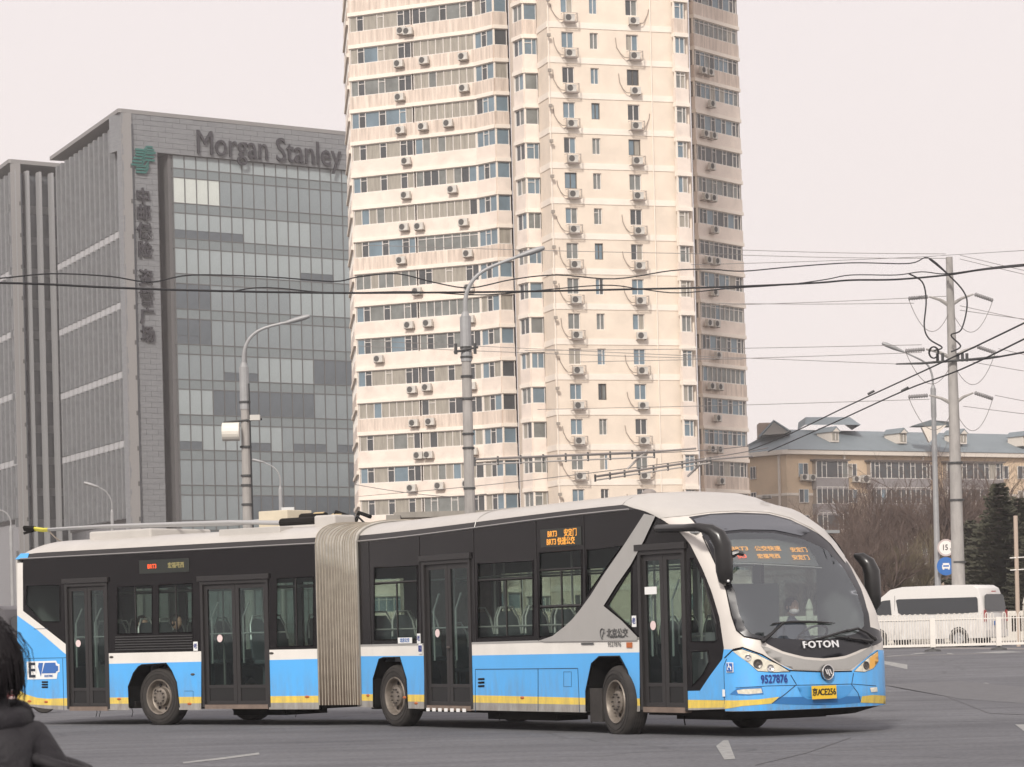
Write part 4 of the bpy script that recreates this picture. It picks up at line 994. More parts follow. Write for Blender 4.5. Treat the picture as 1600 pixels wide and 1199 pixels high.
sidepatch('skirt', [(27, 1100), (66, 1102), (105, 1103), (105, 1110), (66, 1107)], fB_, ub, skirt)
sidepatch('rear_white_edge', [(27, 880), (36, 879.5), (36, 954.7), (103, 1007), (104.8, 1024.5), (59, 985), (27, 962)], fB_, ub, stripe_w)
WB = {'A': [(42, 915), (94, 914), (94, 972), (66, 972), (40, 946)], 'B': [(183.4, 917), (238, 914.5), (238, 989.5), (183.4, 991)], 'B2': [(248, 914), (300.4, 911.5), (300.4, 988.5), (248, 989.5)], 'C': [(432.7, 904), (490, 901), (490, 1009), (432.7, 1011)]}
sB0, sB1 = ub(27, 1000)[0], ub(497.4, 1000)[0]; GB = 2.885
wb = [ub(*p) for p in [(36, 954.7), (103, 1007), (105, 1030), (169.4, 1030), (169.4, 1021), (497.4, 1014)]]; wb[-1] = (sB1, wb[-1][1]); wb += [(sB1, GB), (ub(36, 900)[0], GB)]
patch('window_band', wb, fB_, blackp, bus, [[ub(*p) for p in h] for h in [doorA, doorB]] + [[ub(*p) for p in v] for v in WB.values()], step=.25)
for k, v in WB.items():
    o = sidepatch('side_window', v, fB_, ub, tint, off=-.012)
    P_ = [ub(*p) for p in v]; mb = MB(); mb.tube([fB_(a, b, .002) for a, b in P_ + [P_[0]]], .014, 4); mb.build('window_seal', blackp, o, fix=False)
    if k != 'A':
        mb = MB(); sm_ = (P_[0][0] + P_[1][0]) / 2; mb.tube([fB_(sm_, P_[3][1] + .01, -.01), fB_(sm_, P_[0][1] - .01, -.01)], .014, 4); mb.build('window_bar', doorm, o, fix=False)
mb = MB()
for i in range(6):
    a = ub(181, 996 + i * 4); b = ub(301, 994.5 + i * 4); mb = MB(); mb.obox(fB_(a[0], a[1], .0), dB * (b[0] - a[0]), -nB * .018 - UZ * .004, UZ * .012); mb.build('louvre', mat('louvre_dark', (.05, .05, .05), .4), bus)
mb = MB(); mb.tube([fB_(ub(33, 900)[0], GB + .005, .012), fB_(sB1, GB + .005, .012)], .013, 4); mb.build('gutter_rail', MATS['rail_grey'], bus)
def endB(s): return max(0.02, math.sqrt(max(0, 1 - max(0, 1 - (s - sB0) / .75) ** 2.4)))
roofgrid(fB_, [sB0 + .75 * (1 - math.cos(math.pi / 2 * i / 9)) for i in range(10)] + [sB0 + .75 + (sB1 - sB0 - .75) * i / 8 for i in range(1, 9)], lambda s: GB - (0 if s > sB0 + .3 else .0), XS, 'roof', white, endB)
mb = MB(); mb.add([fB_(sB0, GB + .003, .004), fB_(sB0 + .32, GB + .003, .004), fB_(sB0 + .34, GB + .10, -.02), fB_(sB0 + .12, GB + .10, -.02)], [(0, 1, 2, 3)]); mb.build('blue_corner_patch', blue, bus)
# rear wall, closing panels
mb = MB(); mb.obox(fB_(sB0 + .006, .42, 0, .004), nB * (W - .008), dB * .04, UZ * (GB - .42 + .004)); mb.build('rear_wall', white, bus)
mb = MB(); mb.obox(fB_(sB0 + .05, .42, 0, .06), nB * (W - .12), dB * .02, UZ * (GB - .45)); mb.build('rear_lining', inner2, bus)
sline('hatch_seam', [(38, 1029), (104, 1028)], fB_, ub, .004); sline('hatch_seam', [(38, 1030), (38, 1090)], fB_, ub, .004); sline('hatch_seam', [(98, 1029), (100, 1110)], fB_, ub, .004); sline('hatch_seam', [(53, 983), (75, 982.5)], fB_, ub, .004)
sline('flap_seam', [(288, 1080), (302, 1080), (302, 1092)], fB_, ub, .003)
for y in (1066, 1070, 1074): sline('vent_slot', [(66, y), (75, y)], fB_, ub, .016, blackp)
side_dots([(46, 1096), (72, 1097)], fB_, ub, orange, 'side_marker'); side_dots([(186, 1092.5), (296, 1100), (480, 1089)], fB_, ub, orange, 'side_marker'); side_dots([(301, 1054), (424, 1021), (174, 1027)], fB_, ub, lampd, 'side_marker')
# EV battery logo
def flat(name, px, fn, unf, m, off, parent=bus): return sidepatch(name, px, fn, unf, m, off=off, step=.5, parent=parent)
ev = flat('ev_badge', [(42, 1034), (88, 1032.5), (90, 1037), (93.5, 1038), (93.5, 1050), (90.5, 1051), (89, 1061), (43, 1062)], fB_, ub, whitep, .006)
pb = mat('print_blue', ()); 
evb = flat('badge_field', [(70.5, 1036), (87, 1035.5), (88, 1040), (91.5, 1041), (91.5, 1048), (88.5, 1049.5), (87.5, 1052), (66, 1052.5)], fB_, ub, mat('print_royal', (.04, .14, .42), .5), .010, ev)
evs = flat('badge_field', [(61, 1036), (68, 1036), (64.5, 1058), (60, 1042)], fB_, ub, MATS['print_royal'], .010, ev)
s_, h_ = ub(50.5, 1048.5); text('badge_print', 'E', .36, fB_(s_, h_, .012), dB, UZ, mat('print_charcoal', (.02, .03, .05), .5), ev, depth=.002, bold=True, sx=1.05)
s_, h_ = ub(77, 1056.5); text('badge_print', 'ELECTRIC', .05, fB_(s_, h_, .014), dB, UZ, MATS['print_royal'], ev, depth=.002, bold=True)
# small side stickers
def sidesticker(px, py, w_, h_, fn, unf, m, txt=None, tm=None, size=.05, name='sticker', off=.016):
    s_, hh = unf(px, py); d_, n_ = (dA, nA) if fn is fA else (dB, nB); mb = MB(); mb.obox(fn(s_ - w_ / 2, hh - h_ / 2, off - .004), d_ * w_, -n_ * .004, UZ * h_); o = mb.build(name, m, bus)
    if txt: text(name + '_print', txt, size, fn(s_, hh, off + .004), d_, UZ, tm, o, depth=.001, bold=True)
    return o
navy = MATS['print_navy']
sidesticker(634, 1001, .42, .09, fA, ua, whitep, '北京公交', MATS['print_royal'], .07)
for px, py, f_, u_ in ((655.5, 998, fA, ua), (658, 1014, fA, ua), (306.5, 1010, fB_, ub), (992, 971, fA, ua)): sidesticker(px, py, .1, .15, f_, u_, whitep, '老' if px != 658 else '♿', navy, .09)
s_, hh = ua(967, 990); text('operator_print', '北京公交', .125, fA(s_, hh, .03), dA, UZ, mat('print_grey', (.08, .08, .08), .5), bus, depth=.002, bold=True)
s_, hh = ua(967, 995.2); text('operator_print', 'Beijing Public Transport', .04, fA(s_, hh, .03), dA, UZ, MATS['print_grey'], bus, depth=.002, sx=.9)
mb = MB(); s_, hh = ua(943.5, 990.5); c = fA(s_, hh, .03); mb.tube([c + dA * .06 * math.cos(i * .6) * (1 - i * .05) + UZ * .07 * math.sin(i * .6) for i in range(9)], .009, 4); mb.tube([c - UZ * .05, c + dA * .05 + UZ * .06], .008, 4); mb.build('operator_mark', MATS['print_grey'], bus)
sidesticker(984.5, 1008, .13, .07, fA, ua, orange); sidesticker(919, 1006, .3, .025, fA, ua, MATS['print_grey']); s_, hh = ua(961, 1007.5); text('fleet_print', '9527876', .09, fA(s_, hh, .012), dA, UZ, MATS['print_grey'], bus, depth=.001)
# ---- destination displays on the side
led_o = mat('led_orange', (.1, .04, .01), .5, emit=(1, .42, .06), es=1.15); led_r = mat('led_red', (.1, .02, .01), .5, emit=(1, .1, .02), es=1.6)
disp = mat('display_black', (.02, .024, .02), .4)
def display(px0, px1, py0, py1, fn, unf, red, two):
    a = unf(px0, (py0[0] + py1[0]) / 2)[0]; b = unf(px1, (py0[1] + py1[1]) / 2)[0]; h1 = unf(px0, py0[0])[1]; h0 = unf(px0, py1[0])[1]; d_, n_ = (dA, nA) if fn is fA else (dB, nB)
    mb = MB(); mb.obox(fn(a, h0, .004), d_ * (b - a), -n_ * .003, UZ * (h1 - h0)); o = mb.build('route_display', disp, bus)
    hm = (h0 + h1) / 2; hh = h1 - h0
    for t_, y_, x_, m_ in two: text('route_text', t_, hh * .45, fn(lerp(a, b, x_), hm + hh * y_, .010), d_, UZ, m_, o, depth=.001, bold=True, sx=.95)
    return o
display(845, 909, (828, 825), (856, 851), fA, ua, 0, [('BRT3', .2, .3, led_o), ('安定门', .2, .74, led_o), ('BRT3 快速公交', -.24, .5, led_o)])
display(218, 296, (876, 872), (897, 892), fB_, ub, 1, [('BRT3', .0, .26, led_r), ('宏福苑西', .0, .74, mat('led_dim', (.1, .08, .03), .5, emit=(.45, .38, .16), es=.6))])
# ---- doors
def sb(mb, fn, s0, s1, h0, h1, t0, t1):
    d_, n_ = (dA, nA) if fn is fA else (dB, nB)
    return mb.obox(fn(s0, h0, 0, t0), d_ * (s1 - s0), n_ * (t1 - t0), UZ * (h1 - h0))
def door(fn, unf, x0, x1, y0, y1, yb, hdr=True, sticker_leaf=0, open_=False):
    s0 = unf(x0, 1000)[0]; s1 = unf(x1, 1000)[0]; h1 = (unf(x0, y0)[1] + unf(x1, y1)[1]) / 2; h0 = (unf(x0, yb)[1] + unf(x1, yb)[1]) / 2; T = .03
    mb = MB(); f = .055
    sb(mb, fn, s0, s0 + f, h0, h1, -.008, .09); sb(mb, fn, s1 - f, s1, h0, h1, -.008, .09); sb(mb, fn, s0 + f, s1 - f, h1 - f, h1, -.008, .09)
    sb(mb, fn, s0 - .04, s1 + .04, h1 + .002, h1 + .085, -.035, .05)
    dr = mb.build('door', doorm, bus)
    mb = MB(); sb(mb, fn, s0 + f, s1 - f, h0 - .03, h0 + .04, -.01, .3); mb.build('step', mat('step_metal', (.2, .15, .12), .7, var=.3, vscale=5), dr, fix=False)
    mid = (s0 + s1) / 2; hk = h0 + .36
    for i, (a, b) in enumerate(((s0 + f + .004, mid - .004), (mid + .004, s1 - f - .004))):
        g_ = .075; mb = MB()
        sb(mb, fn, a, a + g_, h0 + .045, h1 - f - .003, T, T + .04); sb(mb, fn, b - g_, b, h0 + .045, h1 - f - .003, T, T + .04)
        sb(mb, fn, a + g_, b - g_, h1 - f - .08, h1 - f - .003, T, T + .04); sb(mb, fn, a + g_, b - g_, h0 + .045, h0 + .10, T, T + .04); sb(mb, fn, a + g_, b - g_, hk - .05, hk, T, T + .04)
        lf = mb.build('door_leaf', doorm, dr, fix=False)
        mb = MB(); sb(mb, fn, a + g_, b - g_, hk, h1 - f - .08, T + .012, T + .02); mb.build('door_glass', door_g, dr, fix=False)
        mb = MB(); sb(mb, fn, a + g_, b - g_, h0 + .10, hk - .05, T + .012, T + .02); mb.build('door_lower_glass', mat('lower_glass', (.02, .02, .02), .15, spec=.4), dr, fix=False)
        mb = MB(); c = fn(a + g_ + .03, hk + .35, 0, T + .06); mb.tube([c, c + UZ * .75, c + UZ * 1.0 + (dA if fn is fA else dB) * .16], .016, 6); mb.build('door_handle', rail, dr, fix=False)
    sl = mid - .14 if not sticker_leaf else mid - .17
    c = fn(lerp(s0, mid, .52), h0 + 1.12, 0, T + .002); mb = MB(); mb.lathe([(0, .004), (.062, .004), (.062, 0)], c, -(nA if fn is fA else nB), 16); mb.build('round_sticker', mat('pink_print', (.75, .6, .58), .5), dr, fix=False)
    return dr, s0, s1, h0, h1
door(fA, ua, 662, 737, 877, 873, 1107); door(fA, ua, 999.5, 1072.6, 862, 856, 1110); door(fB_, ub, 103, 169.4, 913, 909, 1108); door(fB_, ub, 314.4, 420.5, 910, 903, 1105)
s_0 = ua(1008, 1000)[0]; s_1 = ua(1026, 1000)[0]; mb = MB(); hh = ua(1016, 923)[1]; sb(mb, fA, s_0, s_1, hh - .05, hh + .05, .012, .024); mb.build('route_card', whitep, bus)
mb = MB(); s_0, s_1 = ua(668, 1108)[0], ua(734, 1108)[0]; hh = ua(700, 1109)[1]
for i in range(0, 14, 2): mb = MB(); sb(mb, fA, lerp(s_0, s_1, i / 14), lerp(s_0, s_1, (i + 1) / 14), hh - .03, hh + .02, -.022, -.012); mb.build('hazard_block', whitep, bus)
# ---- interior: floor, ceiling, far wall with windows, bulkheads
def interior(fn, s0, s1, gtop, far_w, d_, n_):
    mb = MB(); sb(mb, fn, s0, s1, .36, .42, .45, W - .45); mb.build('floor_deck', floor_m, bus)
    mb = MB(); sb(mb, fn, s0, s1, gtop - .28, gtop - .24, .04, W - .04); mb.build('ceiling', inner2, bus)
    holes = [[(a, 1.22), (b, 1.22), (b, 2.35), (a, 2.35)] for a, b in far_w]
    patch('far_wall_lower', [(s0, .35), (s1, .35), (s1, 1.09), (s0, 1.09)], lambda s, h, o: fn(s, h, 0, W), blue, bus, step=.8)
    ft = [(S1(1.1 + k * .15) - .01, 1.1 + k * .15) for k in range(13)] if fn is fA else [(s1, gtop)]
    patch('far_wall', [(s0, 1.09), (s1 if fn is not fA else S1(1.09), 1.09)] + ft + [(s0, gtop)], lambda s, h, o: fn(s, h, 0, W), blackp, bus, holes, step=.6)
    patch('inner_lining', [(s0, .42), (s1, .42)] + ([(q[0] - .05, q[1]) for q in ft if q[1] < gtop - .3] if fn is fA else []) + [((s1 if fn is not fA else 7.0), gtop - .25), (s0, gtop - .25)], lambda s, h, o: fn(s, h, 0, W - .05), inner2, bus, holes, step=.6)
    for a, b in far_w:
        mb = MB(); mb.obox(fn(a, 1.22, 0, W - .03), d_ * (b - a), n_ * .006, UZ * 1.13); mb.build('far_window', tint, bus)
interior(fA, sA0 + .02, 8.2, gut(2), [(sA0 + .25, .75), (.9, 2.1), (2.25, 3.5), (3.65, 4.9), (5.05, 6.3), (6.5, 7.7)], dA, nA)
interior(fB_, sB0 + .05, sB1 - .02, GB, [(sB0 + .4, sB0 + 1.5), (sB0 + 1.7, sB0 + 2.9), (sB0 + 3.1, sB0 + 4.3), (sB0 + 4.5, sB1 - .3)], dB, nB)
def seat(fn, s, t, d_, n_, h=.42, face=1):
    o = fn(s, h, 0, t); mb = MB(); mb.sm = False
    mb.obox(o + UZ * .38 - d_ * .02, d_ * .40 * face, n_ * .42, UZ * .06)
    pts = [o + UZ * (.44 + i * .11) - d_ * face * (.02 + .02 * i) for i in range(7)]; wd = [.21, .21, .215, .215, .20, .17, .10]
    vs = []
    for p_, w_ in zip(pts, wd): vs += [p_ + n_ * (.21 - w_), p_ + n_ * (.21 + w_), p_ + n_ * (.21 + w_) - d_ * .04 * face, p_ + n_ * (.21 - w_) - d_ * .04 * face]
    fs = []
    for i in range(6):
        for j in range(4): fs.append((i * 4 + j, i * 4 + (j + 1) % 4, i * 4 + 4 + (j + 1) % 4, i * 4 + 4 + j))
    fs.append((24, 25, 26, 27)); mb.add(vs, fs); mb.obox(o + n_ * .17, d_ * .06 * face, n_ * .08, UZ * .38)
    st = mb.build('seat', seat_m, bus)
    mb = MB(); c = pts[6] + n_ * .21; mb.tube([pts[3] + n_ * .0, pts[5] + n_ * .03 + UZ * .02, c - n_ * .1 + UZ * .06, c + n_ * .1 + UZ * .06, pts[5] + n_ * .39 + UZ * .02, pts[3] + n_ * .42], .016, 5); mb.build('seat_rail', rail, st, fix=False)
for s in (-.3, .35, 2.6, 3.35, 4.1, 4.85, 5.9):
    for t in (.12, .56, 1.5, 1.95):
        if t < 1 and (1.2 < s < 2.3 or s > 5.6): continue
        seat(fA, s, t, dA, nA, .42 + (.2 if t < 1 else 0))
for s in (sB0 + .5, sB0 + 2.3, sB0 + 3.0, sB0 + 5.6):
    for t in (.12, .56, 1.5, 1.95): seat(fB_, s, t, dB, nB, .62)
for fn, ss, d_, n_ in ((fA, (-.2, 1.0, 2.5, 3.4, 4.3, 5.2, 6.3, 7.3), dA, nA), (fB_, (sB0 + 1.2, sB0 + 2.2, sB0 + 3.5, sB0 + 5.2), dB, nB)):
    for s in ss:
        for t in ((.75,) if int(s * 10) % 2 else (1.55,)):
            mb = MB(); mb.tube([fn(s, .42, 0, t), fn(s, 2.62, 0, t)], .018, 6); mb.build('grab_pole', rail, bus)
for fn, a, b in ((fA, -.4, 7.2), (fB_, sB0 + .4, sB1 - .2)):
    for t in (.72, 1.78):
        mb = MB(); mb.tube([fn(a, 2.25, 0, t), fn(b, 2.25, 0, t)], .016, 5); mb.build('overhead_rail', rail, bus)
    mb = MB(); mb.tube([fn(a, 1.5, 0, .1), fn(b - .6, 1.5, 0, .1)], .013, 5); mb.build('window_rail', rail, bus)
mb = MB(); sb(mb, fA, 6.9, 6.94, .42, 2.0, 1.25, W - .1); mb.build('driver_partition', mat('partition', (.17, .18, .19), .5), bus)
# dashboard, steering wheel, front display
mb = MB(); mb.poly([fA(8.35, .5, 0, .5), fA(8.35, 1.12, 0, .5), fA(8.95, 1.12, 0, .5), fA(9.0, .5, 0, .5)], nA * 1.6); mb.build('dashboard', mat('dash_grey', (.14, .145, .15), .6), bus)
c = fA(8.38, 1.26, 0, 1.78); ax = (-dA * .75 + UZ * .9).normalized(); mb = MB(); e1 = nA; e2 = ax.cross(e1)
mb.tube([c + e1 * .23 * math.cos(i * .3142) + e2 * .23 * math.sin(i * .3142) for i in range(21)], .016, 6); mb.tube([c + e1 * .22, c - e1 * .22], .014, 5); mb.tube([c, c - ax * .35], .03, 6); mb.build('steering_wheel', blackp, bus)
dq = [un(*p) for p in [(1147, 846), (1276, 846), (1292, 884), (1290, 886), (1150, 880)]]
def inn(u, h, off=0): return nose(u, h, 0) - dA * .16
do = patch('front_display', [un(*p) for p in [(1145, 843), (1212, 841), (1272, 848), (1292, 884), (1220, 880), (1150, 877)]], inn, mat('display_grey', (.12, .13, .125), .5), bus, step=.1)
def dtext(s, px, py, size, m_, sx_=1):
    u, h = un(px, py); p = inn(u, h) + dA * .02; q = inn(min(1, u + .02), h); uy = inn(u, h + .05) - inn(u, h - .05); text('route_text', s, size, p, q - inn(u - .02, h), uy, m_, do, depth=.001, bold=True, sx=sx_)
dtext('BRT3', 1166, 857, .085, led_o, 1.3); dtext('公交快速', 1210, 857, .085, led_o, 1.2); dtext('安定门', 1259, 859, .085, led_o, 1.2)
dtext('快3', 1170, 869, .075, led_r, 1.2); dtext('宏福苑西', 1212, 869, .08, led_o, 1.1); dtext('安定门', 1262, 871, .085, led_o, 1.2)
mb = MB(); a = un(1150, 883); P3 = [nose(*un(x, y), 0) - dA * .12 for x, y in ((1150, 880), (1190, 881), (1240, 884), (1293, 887))]; mb.tube(P3, .008, 4); mb.build('display_trim', rail, bus)
mb = MB(); P3 = [nose(*un(x, 838 + (y - 838)), 0) - dA * .3 for x, y in ((1120, 838), (1200, 836), (1250, 843), (1290, 862))]; 
mb.tube([fA(7.6, 2.0, 0, .55), fA(7.6, 1.0, 0, .55)], .02, 6); mb.tube([fA(7.6, 1.3, 0, .2), fA(7.6, 1.3, 0, .6)], .016, 6); mb.build('entrance_rail', rail, bus)
mb = MB(); sb(mb, fA, 7.2, 7.5, .42, 1.35, .55, .85); mb.build('fare_machine', mat('fare_yellow', (.3, .3, .32), .5), bus)
# ---- wheels
def wheel(fn, s, t, d_, n_, steer=0, near=True, h=.47, R0=.485):
    c = fn(s, h, 0, t); ax = (-n_ if near else n_); 
    if steer: ax = Matrix.Rotation(steer, 3, 'Z') @ ax
    root = None; mb = MB()
    prof = [(.30, -.28), (.40, -.29), (.455, -.27), (R0 - .008, -.24), (R0, -.2), (R0, -.06), (R0 - .008, -.03), (.455, 0), (.40, .015), (.33, .012), (.295, -.01), (.30, -.28)]
    mb.lathe(prof, c, ax, 36); wo = mb.build('wheel', rub, bus); shade(wo, 50)
    mb = MB()
    for r_ in (.38, .43): mb.lathe([(r_ - .004, .012 if r_ < .4 else .004), (r_, .022 if r_ < .4 else .013), (r_ + .004, .012 if r_ < .4 else .003)], c, ax, 30)
    for k in range(4): mb.lathe([(R0 - .002, -.07 - k * .035), (R0 + .003, -.075 - k * .035), (R0 - .002, -.09 - k * .035)], c, ax, 30)
    mb.build('tread_rib', mat('rubber_dark', (.018, .017, .016), .9), wo, fix=False)
    rimm = mat('rim_steel', (.26, .225, .19), .5, metal=.45, var=.4, vscale=8); mb = MB()
    mb.lathe([(.298, -.005), (.29, .012), (.275, .008), (.262, -.02), (.255, -.09), (.235, -.105), (.17, -.11), (.155, -.1), (.15, -.03), (.12, -.012), (.05, -.01), (0, -.01)], c, ax, 36); ro = mb.build('rim', rimm, wo, fix=False); shade(ro, 45)
    a = ax.cross(UZ).normalized(); b = ax.cross(a); mb = MB()
    for k in range(10):
        q = c + (a * math.cos(k * .628) + b * math.sin(k * .628)) * .105 + ax * -.012; mb.lathe([(.014, 0), (.014, .03), (0, .035)], q, ax, 6)
    mb.build('wheel_nuts', lampd, wo, fix=False, kind='stuff')
    mb = MB()
    for k in range(8):
        q = c + (a * math.cos(k * .785 + .3) + b * math.sin(k * .785 + .3)) * .205 + ax * -.100; mb.lathe([(.030, .002), (.02, .0), (0, 0)], q, ax, 10)
    mb.build('rim_holes', blackp, wo, fix=False, kind='stuff')
    return wo
sm = ua(611, 1089)[0]; sf = ua(962, 1093)[0]; sr = ub(244, 1092)[0]
wheel(fA, sm, .07, dA, nA); wheel(fA, sm, W - .07, dA, nA, near=False); wheel(fA, sf, .0, dA, nA, steer=-R(10), h=.44, R0=.49); wheel(fA, sf, W - .08, dA, nA, steer=-R(10), near=False)
wheel(fB_, sr, .07, dB, nB); wheel(fB_, sr, W - .07, dB, nB, near=False)
def archliner(fn, unf, px, d_, n_):
    P_ = [unf(*p) for p in px]; mb = MB(); m_ = len(P_)
    vs = [fn(a, max(.3, b), 0, .003) for a, b in P_] + [fn(a, max(.3, b), 0, .62) for a, b in P_]
    mb.add(vs, [(i, i + 1, m_ + i + 1, m_ + i) for i in range(m_ - 1)] + [tuple(range(m_, 2 * m_))]); mb.build('wheel_arch', mat('arch_black', (.012, .012, .012), .9, spec=.1), bus)
    mb = MB(); mb.tube([fn(a, max(.3, b), .004) for a, b in P_], .012, 4); mb.build('arch_lip', blackp, bus)
archliner(fA, ua, archM, dA, nA); archliner(fA, ua, archF, dA, nA); archliner(fB_, ub, archB, dB, nB)
# mudguard flaps, underbody
mb = MB(); a = ua(926, 1110); sb(mb, fA, ua(919, 1100)[0], ua(938, 1100)[0], .16, .62, .03, .07); mb.build('mud_flap', rub, bus)
mb = MB(); sb(mb, fA, sA0 + .1, sm - .6, .26, .355, .12, W - .12); sb(mb, fA, sm + .6, sf - .65, .24, .355, .15, W - .15); sb(mb, fA, sf + .62, 8.7, .27, .34, .1, W - .1)
sb(mb, fA, 2.6, 4.4, .14, .239, .35, .9); sb(mb, fA, sf + .7, 8.5, .20, .269, .5, W - .6); mb.build('underbody', chassis, bus)
mb = MB(); sb(mb, fB_, sB0 + .4, sr - .6, .28, .4, .12, W - .12); sb(mb, fB_, sr + .6, sB1 - .05, .27, .355, .12, W - .12); sb(mb, fB_, sr + 1.0, sr + 2.2, .14, .269, .8, 1.8); mb.build('underbody', chassis, bus)
mb = MB()
for k in range(21):
    pass
pts = []
UL = [nose(i / 24, .345, -.01) for i in range(25)]; UL2 = [fA(S1(.3) - .25 + (DN(.3) * .9) * math.sin(math.pi * i / 24) ** .8, .235, 0, .12 + 2.26 * i / 24) for i in range(25)]
mb.add([tuple(p) for p in UL + UL2], [(i, i + 1, 26 + i, 25 + i) for i in range(24)] + [tuple(range(25, 50))]); mb.build('front_valance', chassis, bus)
mb = MB()
for x, fn, unf in ((128, fB_, ub), (133, fB_, ub), (184, fB_, ub), (440, fB_, ub)):
    s_, h_ = unf(x, 1106); q = fn(s_, .33, 0, .3); mb = MB(); mb.tube([q, q + dB * .05 - UZ * .12, q + dB * .02 - UZ * .2], .008, 4); mb.tube([q, q - dB * .12 - UZ * .06], .008, 4); mb.build('dangling_strap', chassis, bus)
for x in (752, 895, 1040): 
    s_, h_ = ua(x, 1106); q = fA(s_, .3, 0, .3); mb = MB(); mb.tube([q, q - UZ * .1, q + dA * .02 - UZ * .17], .009, 4); mb.build('dangling_strap', chassis, bus)
# ---- bellows between the sections
bel = MB(); bel.sm = False
def section_loop(fn, s, gtop, grow=0):
    pr = [(0 - grow, .33), (0 - grow, 1.0), (0 - grow, 1.8), (0 - grow, 2.4), (0 - grow, gtop)] + [(t_ - grow * .5, gtop + dh + grow * .6) for t_, dh in XS[1:]]
    full = pr + [(W - t_, h_) for t_, h_ in pr[::-1]]
    return [fn(s, h_, 0, t_) for t_, h_ in full]
LA = section_loop(fA, sA0, gut(sA0)); LB = section_loop(fB_, sB1, GB); NB_ = 30; loops = []
cen = sum(LA, Vector()) / len(LA) * .5 + sum(LB, Vector()) / len(LB) * .5
rb = random.Random(4)
for i in range(NB_ + 1):
    f = i / NB_; grow = (.05 if i % 2 else -.045) + rb.uniform(-.006, .006) - .05 * math.sin(math.pi * f); lp = []
    for a, b in zip(LB, LA):
        p = b.lerp(a, 1 - f); cx_ = b.lerp(a, 1 - f); cc_ = (sum(LB, Vector()) / len(LB)).lerp(sum(LA, Vector()) / len(LA), f)
        d = p - cc_; dd = Vector((d.x, d.y, 0)); dn = dd.normalized() if dd.length > .6 else dd * 1.4
        q = p + dn * grow + UZ * (grow * .8 if p.z > 2.8 else 0); q = q + Vector((0, 0, 0)); lp.append(q)
    loops.append(lp)
m_ = len(LA)
bel.add([p for l in loops for p in l], [(i * m_ + j, i * m_ + j + 1, (i + 1) * m_ + j + 1, (i + 1) * m_ + j) for i in range(NB_) for j in range(m_ - 1)])
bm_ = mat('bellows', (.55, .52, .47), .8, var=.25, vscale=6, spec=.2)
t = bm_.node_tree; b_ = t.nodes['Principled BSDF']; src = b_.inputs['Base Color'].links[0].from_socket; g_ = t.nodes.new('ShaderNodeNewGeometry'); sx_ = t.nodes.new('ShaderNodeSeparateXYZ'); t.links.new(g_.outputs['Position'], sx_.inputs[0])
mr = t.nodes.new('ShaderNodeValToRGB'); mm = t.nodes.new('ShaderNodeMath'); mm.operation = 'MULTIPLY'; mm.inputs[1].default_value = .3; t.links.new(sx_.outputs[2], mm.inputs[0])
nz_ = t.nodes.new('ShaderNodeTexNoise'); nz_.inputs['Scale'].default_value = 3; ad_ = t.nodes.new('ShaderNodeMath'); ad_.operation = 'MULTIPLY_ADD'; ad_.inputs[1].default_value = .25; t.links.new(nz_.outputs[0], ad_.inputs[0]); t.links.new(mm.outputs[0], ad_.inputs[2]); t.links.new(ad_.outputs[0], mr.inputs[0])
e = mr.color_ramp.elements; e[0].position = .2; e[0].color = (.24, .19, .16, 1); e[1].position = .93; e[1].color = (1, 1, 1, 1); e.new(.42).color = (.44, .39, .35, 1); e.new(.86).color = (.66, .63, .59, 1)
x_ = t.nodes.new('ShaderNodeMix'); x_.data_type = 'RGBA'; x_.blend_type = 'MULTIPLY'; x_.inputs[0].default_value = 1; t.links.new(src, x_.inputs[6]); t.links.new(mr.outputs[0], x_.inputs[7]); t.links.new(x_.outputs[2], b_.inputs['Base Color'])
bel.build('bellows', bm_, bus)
mb = MB()
for i in range(1, NB_, 2): mb = MB(); mb.tube([p for p in loops[i]], .008, 4); mb.build('bellows_rib', mat('bellows_rib', (.42, .37, .3), .7, var=.3, vscale=5), bus)
for L_ in (LA, LB): mb = MB(); mb.tube(L_, .022, 4); mb.build('end_frame', mat('end_frame', (.2, .19, .17), .6), bus)
mb = MB(); c0 = fB_(sB1, .3, 0, .3); c1 = fA(sA0, .3, 0, .3); mb.poly([c0, fB_(sB1, .3, 0, W - .3), fA(sA0, .3, 0, W - .3), c1], UZ * .08); mb.build('turntable', chassis, bus)
# ---- roof gear
def rbox(fn, s0, s1, t0, t1, h0, h1, m, name, bev=.03):
    mb = MB(); sb(mb, fn, s0, s1, h0, h1, t0, t1); o = mb.build(name, m, bus); bv = o.modifiers.new('b', 'BEVEL'); bv.width = bev; bv.segments = 2; return o
HT = GB + .30
rbox(fB_, ub(93, 840)[0] + .25, ub(205, 840)[0], .45, 1.9, HT - .08, HT + .13, white, 'roof_pod'); rbox(fB_, ub(330, 840)[0], ub(425, 830)[0], .18, .5, HT - .14, HT + .02, white, 'roof_tray', .01)
rbox(fB_, ub(325, 830)[0], ub(370, 830)[0], 1.2, 1.8, HT - .05, HT + .34, mat('pod_cream', (.62, .55, .42), .6, var=.1), 'resistor_box', .01)
rbox(fB_, ub(468, 830)[0] - .1, ub(468, 830)[0] + .35, .45, .95, HT - .06, HT + .17, white, 'roof_box'); rbox(fB_, ub(300, 830)[0], sB1 - .8, .9, 2.0, HT - .1, HT + .06, white, 'roof_pod')
